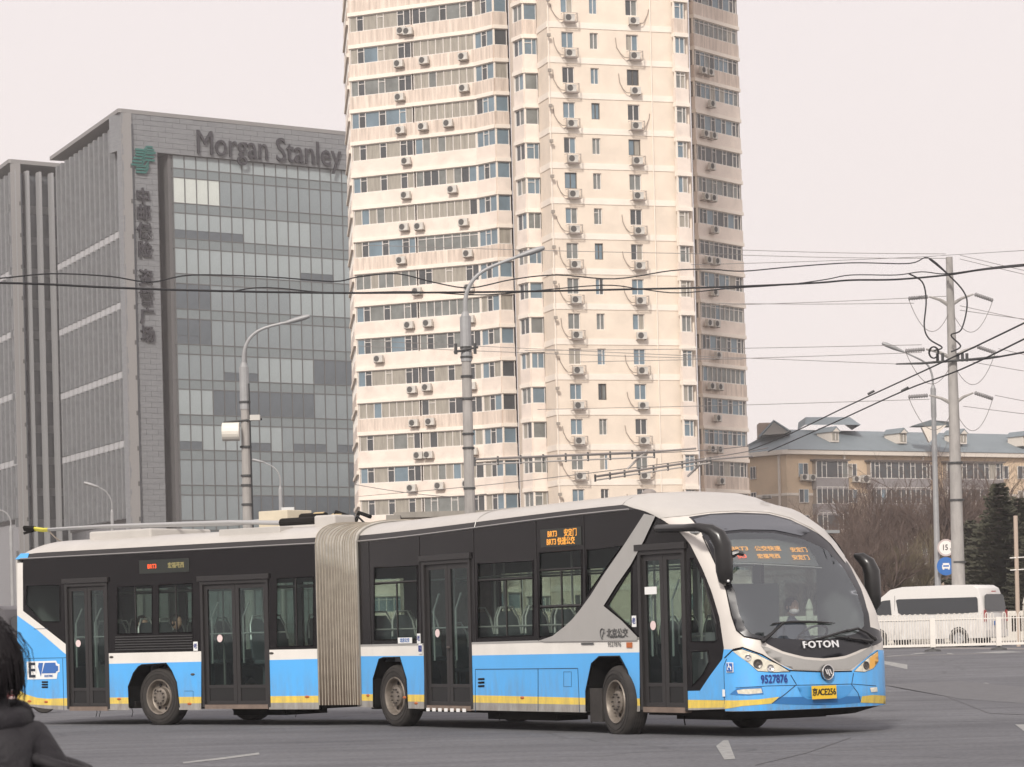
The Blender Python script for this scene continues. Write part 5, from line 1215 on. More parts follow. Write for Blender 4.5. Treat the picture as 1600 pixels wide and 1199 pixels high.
# trolley poles with their bases
def atR(px, py, t): return unpT(px, py, t)
def unpT(px, py, t):
    s_, h_ = unp(px, py, OB + nB * t, dB, nB); return fB_(s_, h_, 0, t)
tan_ = mat('insulator_tan', (.5, .38, .2), .6); pole_m = mat('trolley_pole_grey', (.42, .42, .42), .45, metal=.3); rope = mat('rope', (.2, .17, .14), .9)
for t_, (x0, y0, x1, y1), dy in ((1.0, (548, 812, 42, 824), 0), (1.55, (520, 806, 30, 828), 2)):
    mb = MB(); A_ = unpT(x0 - 60, y0 + 6 - dy, t_); B_ = unpT(360, 816 + dy * 1.5, t_); C_ = unpT(160, 822 + dy, t_); D_ = unpT(75, 827 + dy, t_); mb.tube([A_, B_, C_, D_], [.042, .034, .024, .02], 8); tp = mb.build('trolley_pole', pole_m, bus)
    mb = MB(); mb.tube([unpT(440, y0 + 5, t_), unpT(500, y0 + 3, t_), unpT(x0 - 10, y0, t_)], [.07, .085, .06], 8); mb.build('pole_spring', chassis, tp, fix=False)
    mb = MB(); q = unpT(x0 - 28, y0 - 4 if t_ < 1.2 else y0, t_); mb.tube([q, q + dB * .22], .055, 8); mb.build('spring_cap', tan_, tp, fix=False)
    mb = MB(); q = D_; mb.tube([q, q - dB * .12], .028, 6); mb.tube([q - dB * .12, q - dB * .35 + UZ * .03], .03, 6); mb.build('pole_head', mat('head_yellow', (.6, .55, .08), .6), tp, fix=False)
    mb = MB(); mb.tube([q - dB * .35 + UZ * .03, q - dB * .62 + UZ * .05], .045, 6); mb.tube([q - dB * .4, q - dB * .65 - UZ * .04], .012, 4); mb.build('collector_shoe', chassis, tp, fix=False)
    mb = MB(); mb.tube(catenary(q, unpT(120, 846, t_), .12, 8), .008, 4); mb.build('retrieval_rope', rope, tp, fix=False)
    mb = MB(); qb = fB_(sB1 - .35, HT - .04, 0, t_); mb.obox(qb, -dB * .5, nB * .3, UZ * .12); mb.tube([qb + UZ * .1 - dB * .2, qb + UZ * .28 - dB * .1, qb + UZ * .2 + dB * .15], .035, 6); mb.build('pole_base', chassis, tp, fix=False)
    mb = MB(); q2 = unpT(550, 815, t_); mb.tube([q2 - UZ * .05, q2 + dB * .12 + UZ * .08, q2 + dB * .25 - UZ * .02, q2 + dB * .3 - UZ * .15], .018, 5); mb.build('power_cable', blackp, tp, fix=False)
# ---- mirrors
mir = mat('mirror_black', (.02, .019, .019), .28, spec=.5); mb = MB()
a0 = fA(*ua(1030, 826), 0); YM = 34.35; 
mb.tube([fA(*ua(1024, 826), -.03), fA(*ua(1040, 826), .10), at(1070, 825, 34.75), at(1092, 824, YM), at(1110, 828, YM), at(1122, 838, YM - .05), at(1129, 852, YM - .05), at(1131, 872, YM - .05), at(1132, 892, YM - .05), at(1134, 908, YM - .05), at(1136, 915, YM - .05)], [.05, .06, .05, .055, .08, .115, .13, .13, .12, .1, .03], 14, r2=[.05, .055, .05, .055, .08, .11, .11, .11, .11, .09, .03])
mo = mb.build('mirror', mir, bus, label='near mirror hanging from a thick curved arm'); shade(mo, 60)
mb = MB(); q = at(1138, 908, YM - .17); mb.sphere(q, .018, 8, 6); mb.build('mirror_bolt', whitep, mo, fix=False)
mb = MB(); q = at(1146, 866, YM + .02); mb.tube([at(1140, 868, YM), q, at(1152, 863, YM), at(1160, 866, YM + .1)], [.03, .05, .04, .03], 8); mb.build('spot_mirror', mir, mo, fix=False)
YF = 36.3; mb = MB(); mb.tube([at(1336, 868, YF + .1), at(1346, 872, YF), at(1356, 880, YF), at(1362, 894, YF), at(1363, 912, YF), at(1364, 930, YF), at(1365, 945, YF), at(1366, 955, YF)], [.03, .07, .10, .125, .125, .12, .10, .03], 14, r2=[.03, .08, .1, .11, .11, .11, .1, .03])
mo = mb.build('mirror', mir, bus, label='far mirror behind the windscreen edge'); shade(mo, 60)
# ---- wipers
def wiper(arm, blade, r=.012):
    A3 = [nose(*un(*p), .05) for p in arm]; mb = MB(); mb.tube(A3, [.03] + [.017] * (len(A3) - 1), 6); o = mb.build('wiper', mir, bus)
    B3 = [nose(*un(*p), .035) for p in blade]; mb = MB(); mb.tube(B3, [.008] + [.018] * (len(B3) - 2) + [.006], 6); mb.build('wiper_blade', mir, o, fix=False)
    mb = MB(); mb.sphere(A3[0], .035, 8, 6); mb.build('wiper_pivot', mir, o, fix=False)
wiper([(1191, 1003), (1208, 988), (1222, 974)], [(1205, 976), (1235, 973), (1270, 973), (1302, 975)]); wiper([(1362, 1000), (1350, 990), (1336, 984), (1320, 988)], [(1256, 1004), (1290, 996), (1320, 987), (1340, 983)])
wiper([(1357, 1004), (1340, 1001), (1322, 999)], [(1300, 996), (1330, 999), (1349, 1003)])
# ---- people inside (skinned figures)
skinm = mat('skin', (.42, .26, .19), .55); hairm = mat('hair_black', (.012, .010, .009), .5)
def figure(name, joints, edges, m, parent, sub=1, smooth=True):
    me = bpy.data.meshes.new(name); me.from_pydata([tuple(j[0]) for j in joints], edges, []); o = link(name, me, parent, fix=True)
    md = o.modifiers.new('skin', 'SKIN'); md.use_smooth_shade = True
    for i, j in enumerate(joints):
        r = j[1]; r = r if isinstance(r, tuple) else (r, r); me.skin_vertices[0].data[i].radius = r
    me.skin_vertices[0].data[0].use_root = True
    s = o.modifiers.new('sub', 'SUBSURF'); s.levels = sub; s.render_levels = sub
    dg = bpy.context.evaluated_depsgraph_get(); nm = bpy.data.meshes.new_from_object(o.evaluated_get(dg)); nm.materials.clear(); nm.materials.append(m)
    o.modifiers.clear(); o.data = nm; bpy.data.meshes.remove(me); nm.name = name; return o
def head(c, fwd, rad, parent, hair=True, mask=False, cap=None):
    fwd = Vector(fwd).normalized(); rt = fwd.cross(UZ).normalized(); rot = Matrix((rt, fwd, UZ)).transposed()
    mb = MB(); mb.sm = True; mb.sphere(c, (rad * .8, rad * .98, rad * 1.2), 16, 12, rot)
    for i, v in enumerate(mb.v):
        d = rot.transposed() @ (Vector(v) - c)
        if d.z < -.2 * rad: d.x *= .86; d.y += .05 * rad
        if abs(d.x) < .22 * rad and -.35 * rad < d.z < .15 * rad and d.y > 0: d.y += .14 * rad
        mb.v[i] = tuple(c + rot @ d)
    for sgn in (-1, 1): mb.sphere(c + rot @ Vector((sgn * rad * .82, -.02 * rad, -.05 * rad)), (rad * .08, rad * .16, rad * .25), 8, 6, rot)
    h = mb.build('head', skinm, parent)
    mb = MB(); mb.sm = True
    for sgn in (-1, 1): mb.sphere(c + rot @ Vector((sgn * rad * .3, rad * .88, rad * .08)), (rad * .1, rad * .05, rad * .06), 8, 6, rot)
    mb.build('eye', ink, h, fix=False)
    if hair:
        mb = MB(); mb.sm = True; mb.sphere(c + rot @ Vector((0, -.12 * rad, .22 * rad)), (rad * .88, rad * .98, rad * 1.12), 16, 12, rot); mb.build('hair', hairm, h, fix=False)
    if mask:
        mb = MB(); mb.sm = True; mb.sphere(c + rot @ Vector((0, .30 * rad, -.45 * rad)), (rad * .66, rad * .80, rad * .52), 14, 10, rot); mb.build('face_mask', mat('mask_cloth', (.8, .76, .74), .8), h, fix=False)
    return h
def hand(c, dirv, nrm, parent, m, s=1.0, curl=.6):
    d = Vector(dirv).normalized(); n = Vector(nrm).normalized(); l = n.cross(d).normalized(); J = [(c, .028 * s), (c + d * .05 * s, (.038 * s, .018 * s))]; E_ = [(0, 1)]
    for k, (o_, L_) in enumerate(((-.03, .07), (-.01, .085), (.012, .08), (.032, .062))):
        a = c + d * .085 * s + l * o_ * s; i = len(J); J += [(a, .010 * s), (a + (d * math.cos(curl) - n * math.sin(curl)) * L_ * .55 * s, .009 * s), (a + (d * math.cos(curl) - n * math.sin(curl)) * L_ * .55 * s + (d * math.cos(curl * 2.2) - n * math.sin(curl * 2.2)) * L_ * .45 * s, .007 * s)]; E_ += [(1, i), (i, i + 1), (i + 1, i + 2)]
    i = len(J); a = c + d * .03 * s - l * .035 * s; J += [(a, .012 * s), (a + (d * .6 - l * .7 - n * .3) * .04 * s, .010 * s), (a + (d * .9 - l * .7 - n * .6) * .06 * s, .008 * s)]; E_ += [(0, i), (i, i + 1), (i + 1, i + 2)]
    return figure('hand', J, E_, m, parent, 1)
def seated(label, fn, s, t, hip_h, d_, n_, jacket, arms=True, mask=False, cat='person', face=1, hh=.0):
    root = thing('person', label, cat, fn(s, hip_h, 0, t)); o = fn(s, hip_h, 0, t); f_ = d_ * face; r_ = f_.cross(UZ)
    nk = o + UZ * .52 + f_ * .02
    J = [(o, (.16, .13)), (o + UZ * .2, (.165, .12)), (o + UZ * .40 + f_ * .02, (.17, .11)), (nk, .06), (nk + UZ * .06, .05),
         (o + UZ * .44 + r_ * .19, .07), (o + UZ * .2 + r_ * .25 + f_ * .08, .052), (o + UZ * .24 + r_ * .16 + f_ * .34, .04),
         (o + UZ * .44 - r_ * .19, .07), (o + UZ * .2 - r_ * .25 + f_ * .08, .052), (o + UZ * .24 - r_ * .16 + f_ * .34, .04),
         (o + r_ * .1 + f_ * .42 + UZ * .02, .075), (o + r_ * .1 + f_ * .45 - UZ * .4, .05), (o - r_ * .1 + f_ * .42 + UZ * .02, .075), (o - r_ * .1 + f_ * .45 - UZ * .4, .05)]
    E_ = [(0, 1), (1, 2), (2, 3), (3, 4), (2, 5), (5, 6), (6, 7), (2, 8), (8, 9), (9, 10), (0, 11), (11, 12), (0, 13), (13, 14)]
    figure('body', J, E_, jacket, root, 2)
    head(nk + UZ * .17 + f_ * .02, f_, .105, root, True, mask)
    for k in (7, 10): hand(Vector(J[k][0]) + f_ * .03, f_, UZ, root, skinm, .95)
    return root
navyj = mat('jacket_navy', (.05, .055, .075), .8)
drv = seated('bus driver in dark jacket and white face mask behind the windscreen, hands on the wheel', fA, 7.95, 1.78, .97, dA, nA, navyj, mask=True)
seated('passenger in dark coat seated in the rear section behind the left half of the window', fB_, ub(205, 950)[0] - .35, .55, 1.02, dB, nB, mat('coat_black', (.015, .015, .017), .8))
seated('passenger in black coat seated in the rear section behind the right half of the window', fB_, ub(272, 950)[0] - .35, .35, 1.02, dB, nB, MATS['coat_black'])
seated('passenger in grey coat seated in the front section behind its middle window', fA, ua(790, 960)[0], 1.3, .95, dA, nA, mat('coat_grey', (.06, .06, .06), .8))

# ================================================================== street furniture, van, trees, wires
conc = mat('pole_concrete', (.36, .34, .32), .85, var=.25, vscale=2, stretch=(2, 2, .6)); lampg = mat('lamp_grey', (.34, .34, .34), .5, metal=.2, var=.15, vscale=4); steel = mat('dark_steel', (.07, .07, .07), .6, metal=.3)
wire_m = mat('wire_black', (.018, .018, .02), .7); wire_g = mat('wire_grey', (.22, .2, .19), .7)
def street_lamp(label, Y, base_px, sleeve, arm, head_, r0, r1, ext=None, group=None):
    """sleeve: photo point where the arm starts, arm: points of the arm, head_: (px,py) end of the lamp head"""
    x = gx(sleeve[0], Y, sleeve[1]); zs_ = zat(*sleeve, Y); t = thing('street_lamp', label, 'street lamp', (x, Y, gz(Y)), group)
    mb = MB(); mb.tube([(x, Y, gz(Y)), (x, Y, zs_ - .8)], [r0, r1], 12); mb.tube([(x, Y, gz(Y)), (x, Y, gz(Y) + .5)], r0 * 1.5, 12); p_ = mb.build('pole', conc if r0 > .13 else lampg, t)
    mb = MB(); mb.tube([(x, Y, zs_ - 1.1), (x, Y, zs_)], r1 * 1.18, 12); mb.tube([(x, Y, zs_), (x, Y, zs_ + .12)], [r1 * 1.0, r1 * .6], 12); mb.build('sleeve', lampg, t)
    pts = [Vector((x, Y, zs_))] + [at(a, b, Y) for a, b in arm]; sm_ = []
    for i in range(len(pts) - 1):
        p0, p1, p2, p3 = pts[max(0, i - 1)], pts[i], pts[i + 1], pts[min(len(pts) - 1, i + 2)]
        for k in range(5):
            q = k / 5; sm_.append(.5 * ((2 * p1) + (p2 - p0) * q + (2 * p0 - 5 * p1 + 4 * p2 - p3) * q * q + (3 * p1 - p0 - 3 * p2 + p3) * q ** 3))
    sm_.append(pts[-1]); n = len(sm_); mb = MB(); mb.tube(sm_, [lerp(r1 * .5, r1 * .3, i / n) for i in range(n)], 8); mb.build('arm', lampg, t)
    a = pts[-1]; b = at(*head_, Y); d = (b - a); mb = MB(); L_ = d.length; mb.tube([a - d * .25, a, a + d * .3, a + d * .75, b - d * .02, b], [L_ * .07, L_ * .1, L_ * .16, L_ * .17, L_ * .11, L_ * .03], 12, r2=[L_ * .06, L_ * .09, L_ * .12, L_ * .12, L_ * .08, L_ * .02]); hd = mb.build('lamp_head', lampg, t); shade(hd, 60)
    return t, x, Y
lp1, x1_, Y1_ = street_lamp('tall concrete street lamp with white box, behind the rear half of the bus', 70, 387, (381, 574), [(382, 548), (392, 527), (413, 513), (452, 503)], (484, 494), .15, .105)
mb = MB(); x, Y = x1_, Y1_
z_ = zat(375, 660, 70); mb.tube([(x - .55, Y - .1, z_), (x + .45, Y - .1, z_ + .06)], .03, 5); mb.build('bracket_arm', steel, lp1)
mb = MB(); q = at(361, 675, 69.7); mb.tube([q - Vector((.22, 0, 0)), q + Vector((.22, 0, 0))], .24, 20); o = mb.build('white_box', mat('box_white', (.72, .68, .6), .5, var=.1), lp1)
mb = MB(); q = at(398, 653, 69.8); mb.box(q.x - .12, q.x + .14, 69.7, 69.9, q.z - .07, q.z + .07); mb.build('small_box', mat('box_grey', (.5, .48, .44), .6), lp1)
for i, y in enumerate((630, 700, 745, 760, 790)): mb = MB(); z_ = zat(384, y, 70); mb.tube([(x, Y, z_), (x, Y, z_ + .05)], .155, 12); mb.build('clamp', steel, lp1)
mb = MB(); mb.tube([(x + .16, Y - .05, 1), (x + .13, Y - .1, zat(384, 600, 70))], .02, 5); mb.build('cable_run', wire_m, lp1)
lp2, x2_, Y2_ = street_lamp('tallest concrete street lamp, in front of the cream tower, without any box', 66, 735, (727, 495), [(728, 463), (740, 437), (764, 419), (815, 399)], (851, 387), .15, .115)
mb = MB(); z_ = zat(728, 548, 66); mb.tube([(x2_ - .3, 65.85, z_ - .05), (x2_ + .3, 65.85, z_ + .06)], .03, 5)
for dx_ in (-.25, .22): mb.tube([(x2_ + dx_, 65.85, z_ - .1), (x2_ + dx_, 65.85, z_ + .16)], .045, 6)
mb.build('insulator_arm', steel, lp2)
for y in (545, 560, 590, 625, 680, 702, 765): mb = MB(); z_ = zat(730, y, 66); mb.tube([(x2_, 66, z_), (x2_, 66, z_ + .05)], .15, 12); mb.build('clamp', steel, lp2)
street_lamp('slender street lamp beside the tall utility pole, its head leaning left over the road', 103, 1466, (1458, 607), [(1456, 585), (1447, 568), (1425, 556), (1405, 547)], (1378, 536), .13, .09)
street_lamp('small distant street lamp with curved arm in front of the dark office glass', 120, 438, (438, 764), [(437, 745), (428, 731), (410, 722)], (394, 718), .11, .07)
mb = MB(); q = at(450, 800, 120); mb.box(q.x - .28, q.x + .28, 119.9, 120.1, q.z - .2, q.z + .2); tag(mb.build('floodlight', mat('flood_frame', (.6, .6, .58), .5)), 'square white-framed floodlight beside the small distant lamp, just above the bus roof', 'floodlight')
street_lamp('small distant street lamp against the fins of the grey office block', 150, 176, (175, 800), [(174, 783), (165, 768), (150, 760)], (131, 754), .12, .08)
street_lamp('small distant street lamp at the left edge, behind the back of the bus', 140, 18, (17, 825), [(16, 812), (10, 802), (2, 798)], (-10, 796), .12, .08)
# utility pole
xp = gx(1497, 100, 880); up_t = thing('utility_pole', 'tall grey utility pole with three pairs of arms and many cables, right side', 'utility pole', (xp, 100, .4))
def px_at(y): return lerp(1482, 1498, (y - 402) / 478)
mb = MB(); b0 = Vector((xp, 100, .4)); mb.tube([b0, at(1491, 660, 100), at(1483, 402, 100)], [.27, .2, .125], 14); shade(mb.build('shaft', conc, up_t), 60)
for y in (725, 783, 880): mb = MB(); q = at(px_at(y), y, 100); mb.tube([q, q + Vector((0, 0, .07))], .27, 14); mb.build('band', steel, up_t)
def arm(y, lx, rx):
    q = at(px_at(y) , y, 100)
    for sgn, xx in ((-1, lx), (1, rx)):
        e = at(xx, y - 18 if sgn > 0 else y - 14, 100); m_ = q.lerp(e, .5) + Vector((0, 0, .06)); mb = MB(); mb.tube([q, m_, e], [.09, .06, .035], 6); mb.build('cross_arm', conc, up_t)
        i0 = e + Vector((sgn * .05, 0, 0)); i1 = e + Vector((sgn * .75, .2, -.22 if sgn > 0 else -.02)); mb = MB()
        n_ = 8
        mb.tube([i0.lerp(i1, k / (n_ * 2)) for k in range(n_ * 2 + 1)], [.05 + (.035 if k % 2 else 0) for k in range(n_ * 2 + 1)], 8); mb.build('insulator', mat('insulator_grey', (.25, .24, .24), .4), up_t)
        mb = MB(); l0, l1 = i1, q + Vector((sgn * .1, -.1, -.35)); mb.tube(catenary(l0, l1, .9, 12), .012, 4); mb.build('jumper_loop', wire_g, up_t)
arm(478, 1452, 1521); arm(560, 1447, 1525); arm(632, 1452, 1521)
mb = MB(); q = at(1484, 566, 99.7)
for xx in (1465, 1473, 1497, 1504, 1511): e = at(xx, 565, 99.7); mb.tube([e, e + Vector((0, 0, .3))], .06, 6)
mb.tube([at(1400, 569, 99.7), at(1440, 568, 99.7), at(1515, 562, 99.7), at(1560, 557, 99.7)], [.03, .05, .05, .03], 6); mb.build('cable_rack', steel, up_t)
mb = MB(); c = at(1459, 551, 99.5); mb.tube([c + Vector((.19 * math.cos(i * .4) * (1 - i * .006), 0, .21 * math.sin(i * .4))) for i in range(40)], .028, 5); mb.build('cable_coil', wire_m, up_t)
def cable(name, pts, r, m_, label, grp=None, Ys=None, n=5, jit=0):
    P3 = [at(a, b, c) for a, b, c in pts]; o_ = []; rr_ = random.Random(len(pts))
    for i in range(len(P3) - 1):
        p0, p1, p2, p3 = P3[max(0, i - 1)], P3[i], P3[i + 1], P3[min(len(P3) - 1, i + 2)]
        for k in range(n):
            q = k / n; o_.append(.5 * ((2 * p1) + (p2 - p0) * q + (2 * p0 - 5 * p1 + 4 * p2 - p3) * q * q + (3 * p1 - p0 - 3 * p2 + p3) * q ** 3))
    o_.append(P3[-1]); mb = MB(); mb.tube(o_, r, 5); t = mb.build(name, m_); tag(t, label, 'cable', grp); return t
Yw = lambda x: lerp(78, 99.6, x / 1485) if x < 1485 else lerp(99.6, 84, (x - 1485) / 150)
def wl(pts): return [(x, y, Yw(x)) for x, y in pts]
cable('overhead_cable', wl([(-60, 441), (60, 444), (160, 449), (300, 454), (520, 458), (720, 457), (860, 455), (1000, 452), (1090, 450), (1200, 446), (1280, 442), (1330, 438), (1400, 437), (1480, 430), (1540, 421), (1660, 410)]), .035, wire_m, 'thickest black cable bundle crossing the whole width at mid height')
cable('overhead_cable', wl([(-60, 436), (0, 435), (80, 428), (170, 432), (235, 441), (300, 430), (420, 433), (520, 440), (560, 433), (620, 428), (680, 442), (735, 450), (800, 437), (870, 430), (960, 436), (1050, 423), (1110, 421), (1160, 424), (1240, 417), (1330, 411), (1420, 412), (1450, 403), (1481, 428)]), .022, wire_m, 'wavy black cable looping just above the thick bundle')
cable('overhead_cable', wl([(360, 456), (400, 450), (440, 451), (520, 458), (640, 456), (740, 461), (800, 458), (940, 446), (1000, 452), (1060, 458), (1140, 451), (1230, 445), (1290, 437), (1330, 430), (1400, 430), (1440, 425), (1480, 428), (1560, 417), (1660, 408)]), .02, wire_m, 'thin black cable twining around the thick bundle')
cable('overhead_cable', wl([(1080, 414), (1260, 409), (1430, 402), (1480, 399), (1560, 394), (1660, 388)]), .010, wire_g, 'thin cable meeting the very top of the utility pole')
cable('hanging_cable', [(1420, 428, 99), (1441, 441, 99), (1447, 470, 99.2), (1444, 510, 99.3), (1452, 530, 99.4), (1472, 543, 99.5), (1459, 548, 99.5)], .03, wire_m, 'black cable drooping left of the utility pole into a coil')
cable('hanging_cable', [(1452, 405, 99), (1480, 428, 99.3), (1505, 455, 99.2), (1511, 478, 99.2), (1502, 515, 99.2), (1486, 524, 99.3), (1501, 541, 99.3), (1486, 550, 99.4)], .03, wire_m, 'black cable drooping right of the utility pole and curling back')
thin = [((1160, 391), (1478, 397), 'thin wire just under the pole top, running left to the tower'), ((1160, 399), (1478, 404), 'second thin wire below the pole top on the left'), ((1100, 474), (1428, 474), 'thin wire level with the upper arm pair, running left'), ((1100, 478), (1480, 463), 'thin wire rising slightly to the upper arm pair'),
        ((820, 548), (1440, 539), 'thin wire reaching the middle arms from the tower'), ((900, 566), (1440, 551), 'thin wire just below the middle arms'), ((560, 532), (1400, 569), 'long thin wire running to the cable rack on the pole'), ((840, 640), (1452, 624), 'thin wire level with the lowest arms'), ((560, 541), (1160, 562), 'thin grey wire crossing the tower below the lamp'), ((560, 383), (1160, 398), 'faint wire high across the tower face')]
for (a, b), (c, d), lab in thin: cable('thin_wire', [(a, b, 104), ((a + c) / 2, (b + d) / 2 + 1.5, 102), (c, d, 100)], .012, wire_g, lab, n=3)
for (a, b), (c, d), lab in (((1500, 478), (1680, 515), 'thin wire leaving the upper right arm downwards to the right'), ((1500, 485), (1680, 508), 'second thin wire on the right below the upper arm'), ((1560, 545), (1680, 570), 'thin wire leaving the middle right arm'), ((1520, 566), (1680, 592), 'thin wire leaving below the middle right arm'), ((1555, 618), (1680, 640), 'thin wire leaving the lowest right arm'), ((1505, 635), (1680, 655), 'lowest thin wire on the right of the pole'), ((1500, 399), (1680, 440), 'thin wire descending right from the pole top'), ((1500, 405), (1680, 446), 'second wire descending right from the pole top')):
    cable('thin_wire', [(a, b, 100), ((a + c) / 2, (b + d) / 2 + 1, 96), (c, d, 90)], .011, wire_g, lab, n=3)
cable('span_wire', [(1515, 563, 99.7), (1560, 558, 97), (1680, 535, 90)], .035, wire_m, 'thicker wire leaving the cable rack to the right edge')
# trolley overhead
for pts, lab in (([(1680, 465, 38), (1600, 505, 42), (1460, 572, 50), (1330, 632, 59), (1230, 680, 68), (1170, 704, 76)], 'upper trolley contact wire slanting down from the right edge'), ([(1680, 490, 38), (1600, 530, 42), (1500, 578, 48), (1414, 610, 53), (1300, 662, 62), (1200, 706, 72)], 'lower trolley contact wire slanting down from the right edge'),
                 ([(1200, 700, 72), (1090, 718, 80), (900, 742, 95), (740, 760, 112), (560, 776, 135)], 'trolley wire continuing low across the tower foot'), ([(1170, 697, 76), (1085, 705, 82), (920, 712, 90)], 'trolley wire joining the long insulated section'),
                 ([(553, 757, 110), (620, 768, 105), (700, 776, 100), (760, 772, 98)], 'thin wire at the tower foot above the bus roof')):
    cable('trolley_wire', pts, .015 if pts[0][2] < 60 else .014, wire_m if pts[0][2] < 60 else wire_g, lab)
sec_m = mat('section_insulator', (.42, .39, .36), .5)
for (x0, y0, Y0, x1, y1, Y1, dz, lab) in ((742, 718, 72, 1022, 706, 74, .14, 'long double-barred section insulator hanging across the tower above the bus'), (930, 745, 74, 1110, 718, 76, .1, 'second shorter insulated section slanting up towards the right')):
    t = thing('wire_section_insulator', lab, 'trolley wire fitting', at(x0, y0, Y0)); a, b = at(x0, y0, Y0), at(x1, y1, Y1)
    for k in (0, 1): mb = MB(); mb.tube([a - Vector((0, 0, dz * k)), b - Vector((0, 0, dz * k))], .035 if k == 0 else .025, 6); mb.build('bar', sec_m if k else wire_g, t)
    for k in range(9): q = a.lerp(b, k / 8); mb = MB(); mb.tube([q - Vector((0, 0, dz + .04)), q + Vector((0, 0, .06))], .03, 5); mb.build('spacer', steel, t)
    q = b; mb = MB(); mb.tube([q, q + (at(x1 + 66, y1 - 5, Y1) - q)], .03, 6); mb.build('end_rod', wire_g, t)
    mb = MB(); q = a.lerp(b, .95); mb.tube([q - Vector((.5, 0, .45)), q + Vector((.05, 0, .05))], .035, 5); mb.build('brace_rod', sec_m, t)
for x, y, Y in ((1361, 614, 58), (1414, 609, 53), (1231, 676, 68)): mb = MB(); q = at(x, y, Y); mb.tube([q - Vector((.07, 0, .03)), q + Vector((.07, 0, .04))], .03, 6); tag(mb.build('wire_clamp', steel), 'small clamp on a slanting trolley wire, %s' % {1361: 'middle of the upper wire', 1414: 'middle of the lower wire', 1231: 'near the tower edge'}[x], 'wire clamp')
# signs on the lamp beside the pole
def round_sign(name, label, px, py, Y, r, face_m, ring_m, s=None, im=None):
    t = thing(name, label, 'road sign', at(px, py, Y)); c = at(px, py, Y); mb = MB(); mb.lathe([(0, .02), (r, .02), (r, 0), (0, 0)], c, (0, -1, 0), 28); mb.build('plate', ring_m, t); mb = MB(); mb.lathe([(0, .026), (r * .8, .026), (r * .8, .02)], c, (0, -1, 0), 28); mb.build('face', face_m, t); return t, c
whs = mat('sign_white', (.78, .75, .7), .5); t, c = round_sign('weight_sign', 'round white weight limit sign reading 15t on the lamp pole', 1478, 856, 102.6, .33, whs, mat('sign_rim', (.5, .42, .4), .5))
text('sign_text', '15', .30, c + Vector((-.04, -.03, 0)), (1, 0, 0), UZ, ink, t, depth=.002, bold=True, sx=.8); text('sign_text', 't', .16, c + Vector((.17, -.03, -.06)), (1, 0, 0), UZ, ink, t, depth=.002)
blus = mat('sign_blue', (.03, .14, .42), .45); t, c = round_sign('bus_lane_sign', 'round blue sign with a white bus symbol, below the 15t sign', 1478, 885, 102.5, .35, blus, blus)
mb = MB(); mb.box(c.x - .15, c.x + .15, c.y - .035, c.y - .03, c.z - .09, c.z + .05); mb.box(c.x - .12, c.x + .12, c.y - .036, c.y - .03, c.z + .05, c.z + .12); mb.box(c.x - .13, c.x - .07, c.y - .036, c.y - .03, c.z - .13, c.z - .09); mb.box(c.x + .07, c.x + .13, c.y - .036, c.y - .03, c.z - .13, c.z - .09); mb.build('bus_symbol', whs, t)
mb = MB(); mb.box(c.x - .11, c.x + .11, c.y - .04, c.y - .037, c.z - .02, c.z + .04); mb.build('symbol_window', blus, t)
# slim wooden pole and marker at the right edge
t = thing('slim_pole', 'slim pale pole with small side arms at the right edge', 'pole', (gx(1590, 96, 900), 96, .4)); mb = MB(); xx = gx(1588, 96, 860); mb.tube([(xx, 96, .4), (xx, 96, zat(1588, 806, 96))], .075, 8); mb.build('shaft', mat('pale_pole', (.45, .36, .29), .8), t)
for y in (872, 891): mb = MB(); z_ = zat(1588, y, 96); mb.tube([(xx - .25, 95.95, z_), (xx + .35, 95.95, z_ + .02)], .02, 5); mb.build('side_arm', whs, t)
# ---- white ornate guardrail behind the van (posts and panels)
rail_w = mat('rail_white', (.66, .62, .55), .6, var=.08)
def ornate(x, i=0):
    t = thing('ornate_railing', 'white ornate railing bay with pointed post, %s counting right from the bus windscreen' % ordn[1:][i].replace('second', 'first bay') if i == 0 else 'white ornate railing bay with pointed post, %s counting right from the bus windscreen' % ordn[i], 'railing', (x, 104, .4), 'white ornate railing bays'); g0 = .4
    mb = MB(); mb.box(x - .13, x + .13, 103.87, 104.13, g0, g0 + 1.5); mb.tube([(x, 104, g0 + 1.5), (x, 104, g0 + 1.58), (x, 104, g0 + 1.72), (x, 104, g0 + 1.95)], [.1, .15, .12, .03], 8); mb.build('post', rail_w, t)
    mb = MB(); mb.box(x + .14, x + 1.96, 103.96, 104.04, g0 + .15, g0 + .5); mb.box(x + .14, x + 1.96, 103.94, 104.06, g0 + 1.1, g0 + 1.3)
    for k in range(4): mb.box(x + .14 + k * .6, x + .3 + k * .6 if k < 3 else x + 1.96, 103.97, 104.03, g0 + .5, g0 + 1.1)
    mb.build('panel', rail_w, t)
for k in range(14): ornate(gx(1180, 104, 960) + (k - 2) * 2.1, k)
# ---- white median fence
fen_m = mat('fence_white', (.74, .70, .64), .5, var=.08)
def fence_panel(i, x, Y):
    t = thing('median_fence', 'white hooped median fence panel, %s' % {-2: 'behind the bus nose', -1: 'just right of the bus nose', 0: 'from the post below the round signs', 1: 'from the post at the van rear', 2: 'just past the right edge'}[i], 'fence', (x, Y, gz(Y)), 'white median fence panels')
    g0 = 0; w_ = 2.15; mb = MB(); mb.box(-.085, .085, -.06, .06, .14, 1.08); mb.build('post', fen_m, t, fix=False)
    mb = MB(); mb.lathe([(.28, .0), (.26, .05), (.1, .09), (.0, .09)], (0, 0, .002), (0, 0, 1), 14); mb.tube([(0, 0, .05), (0, 0, .16)], .05, 6); mb.build('foot', steel, t, fix=False)
    mb = MB(); mb.box(.09, w_ - .09, -.02, .02, .16, .24); mb.build('bottom_rail', fen_m, t, fix=False); mb = MB(); mb.box(.09, w_ - .09, -.016, .016, 1.02, 1.05); mb.build('top_rail', fen_m, t, fix=False)
    return t
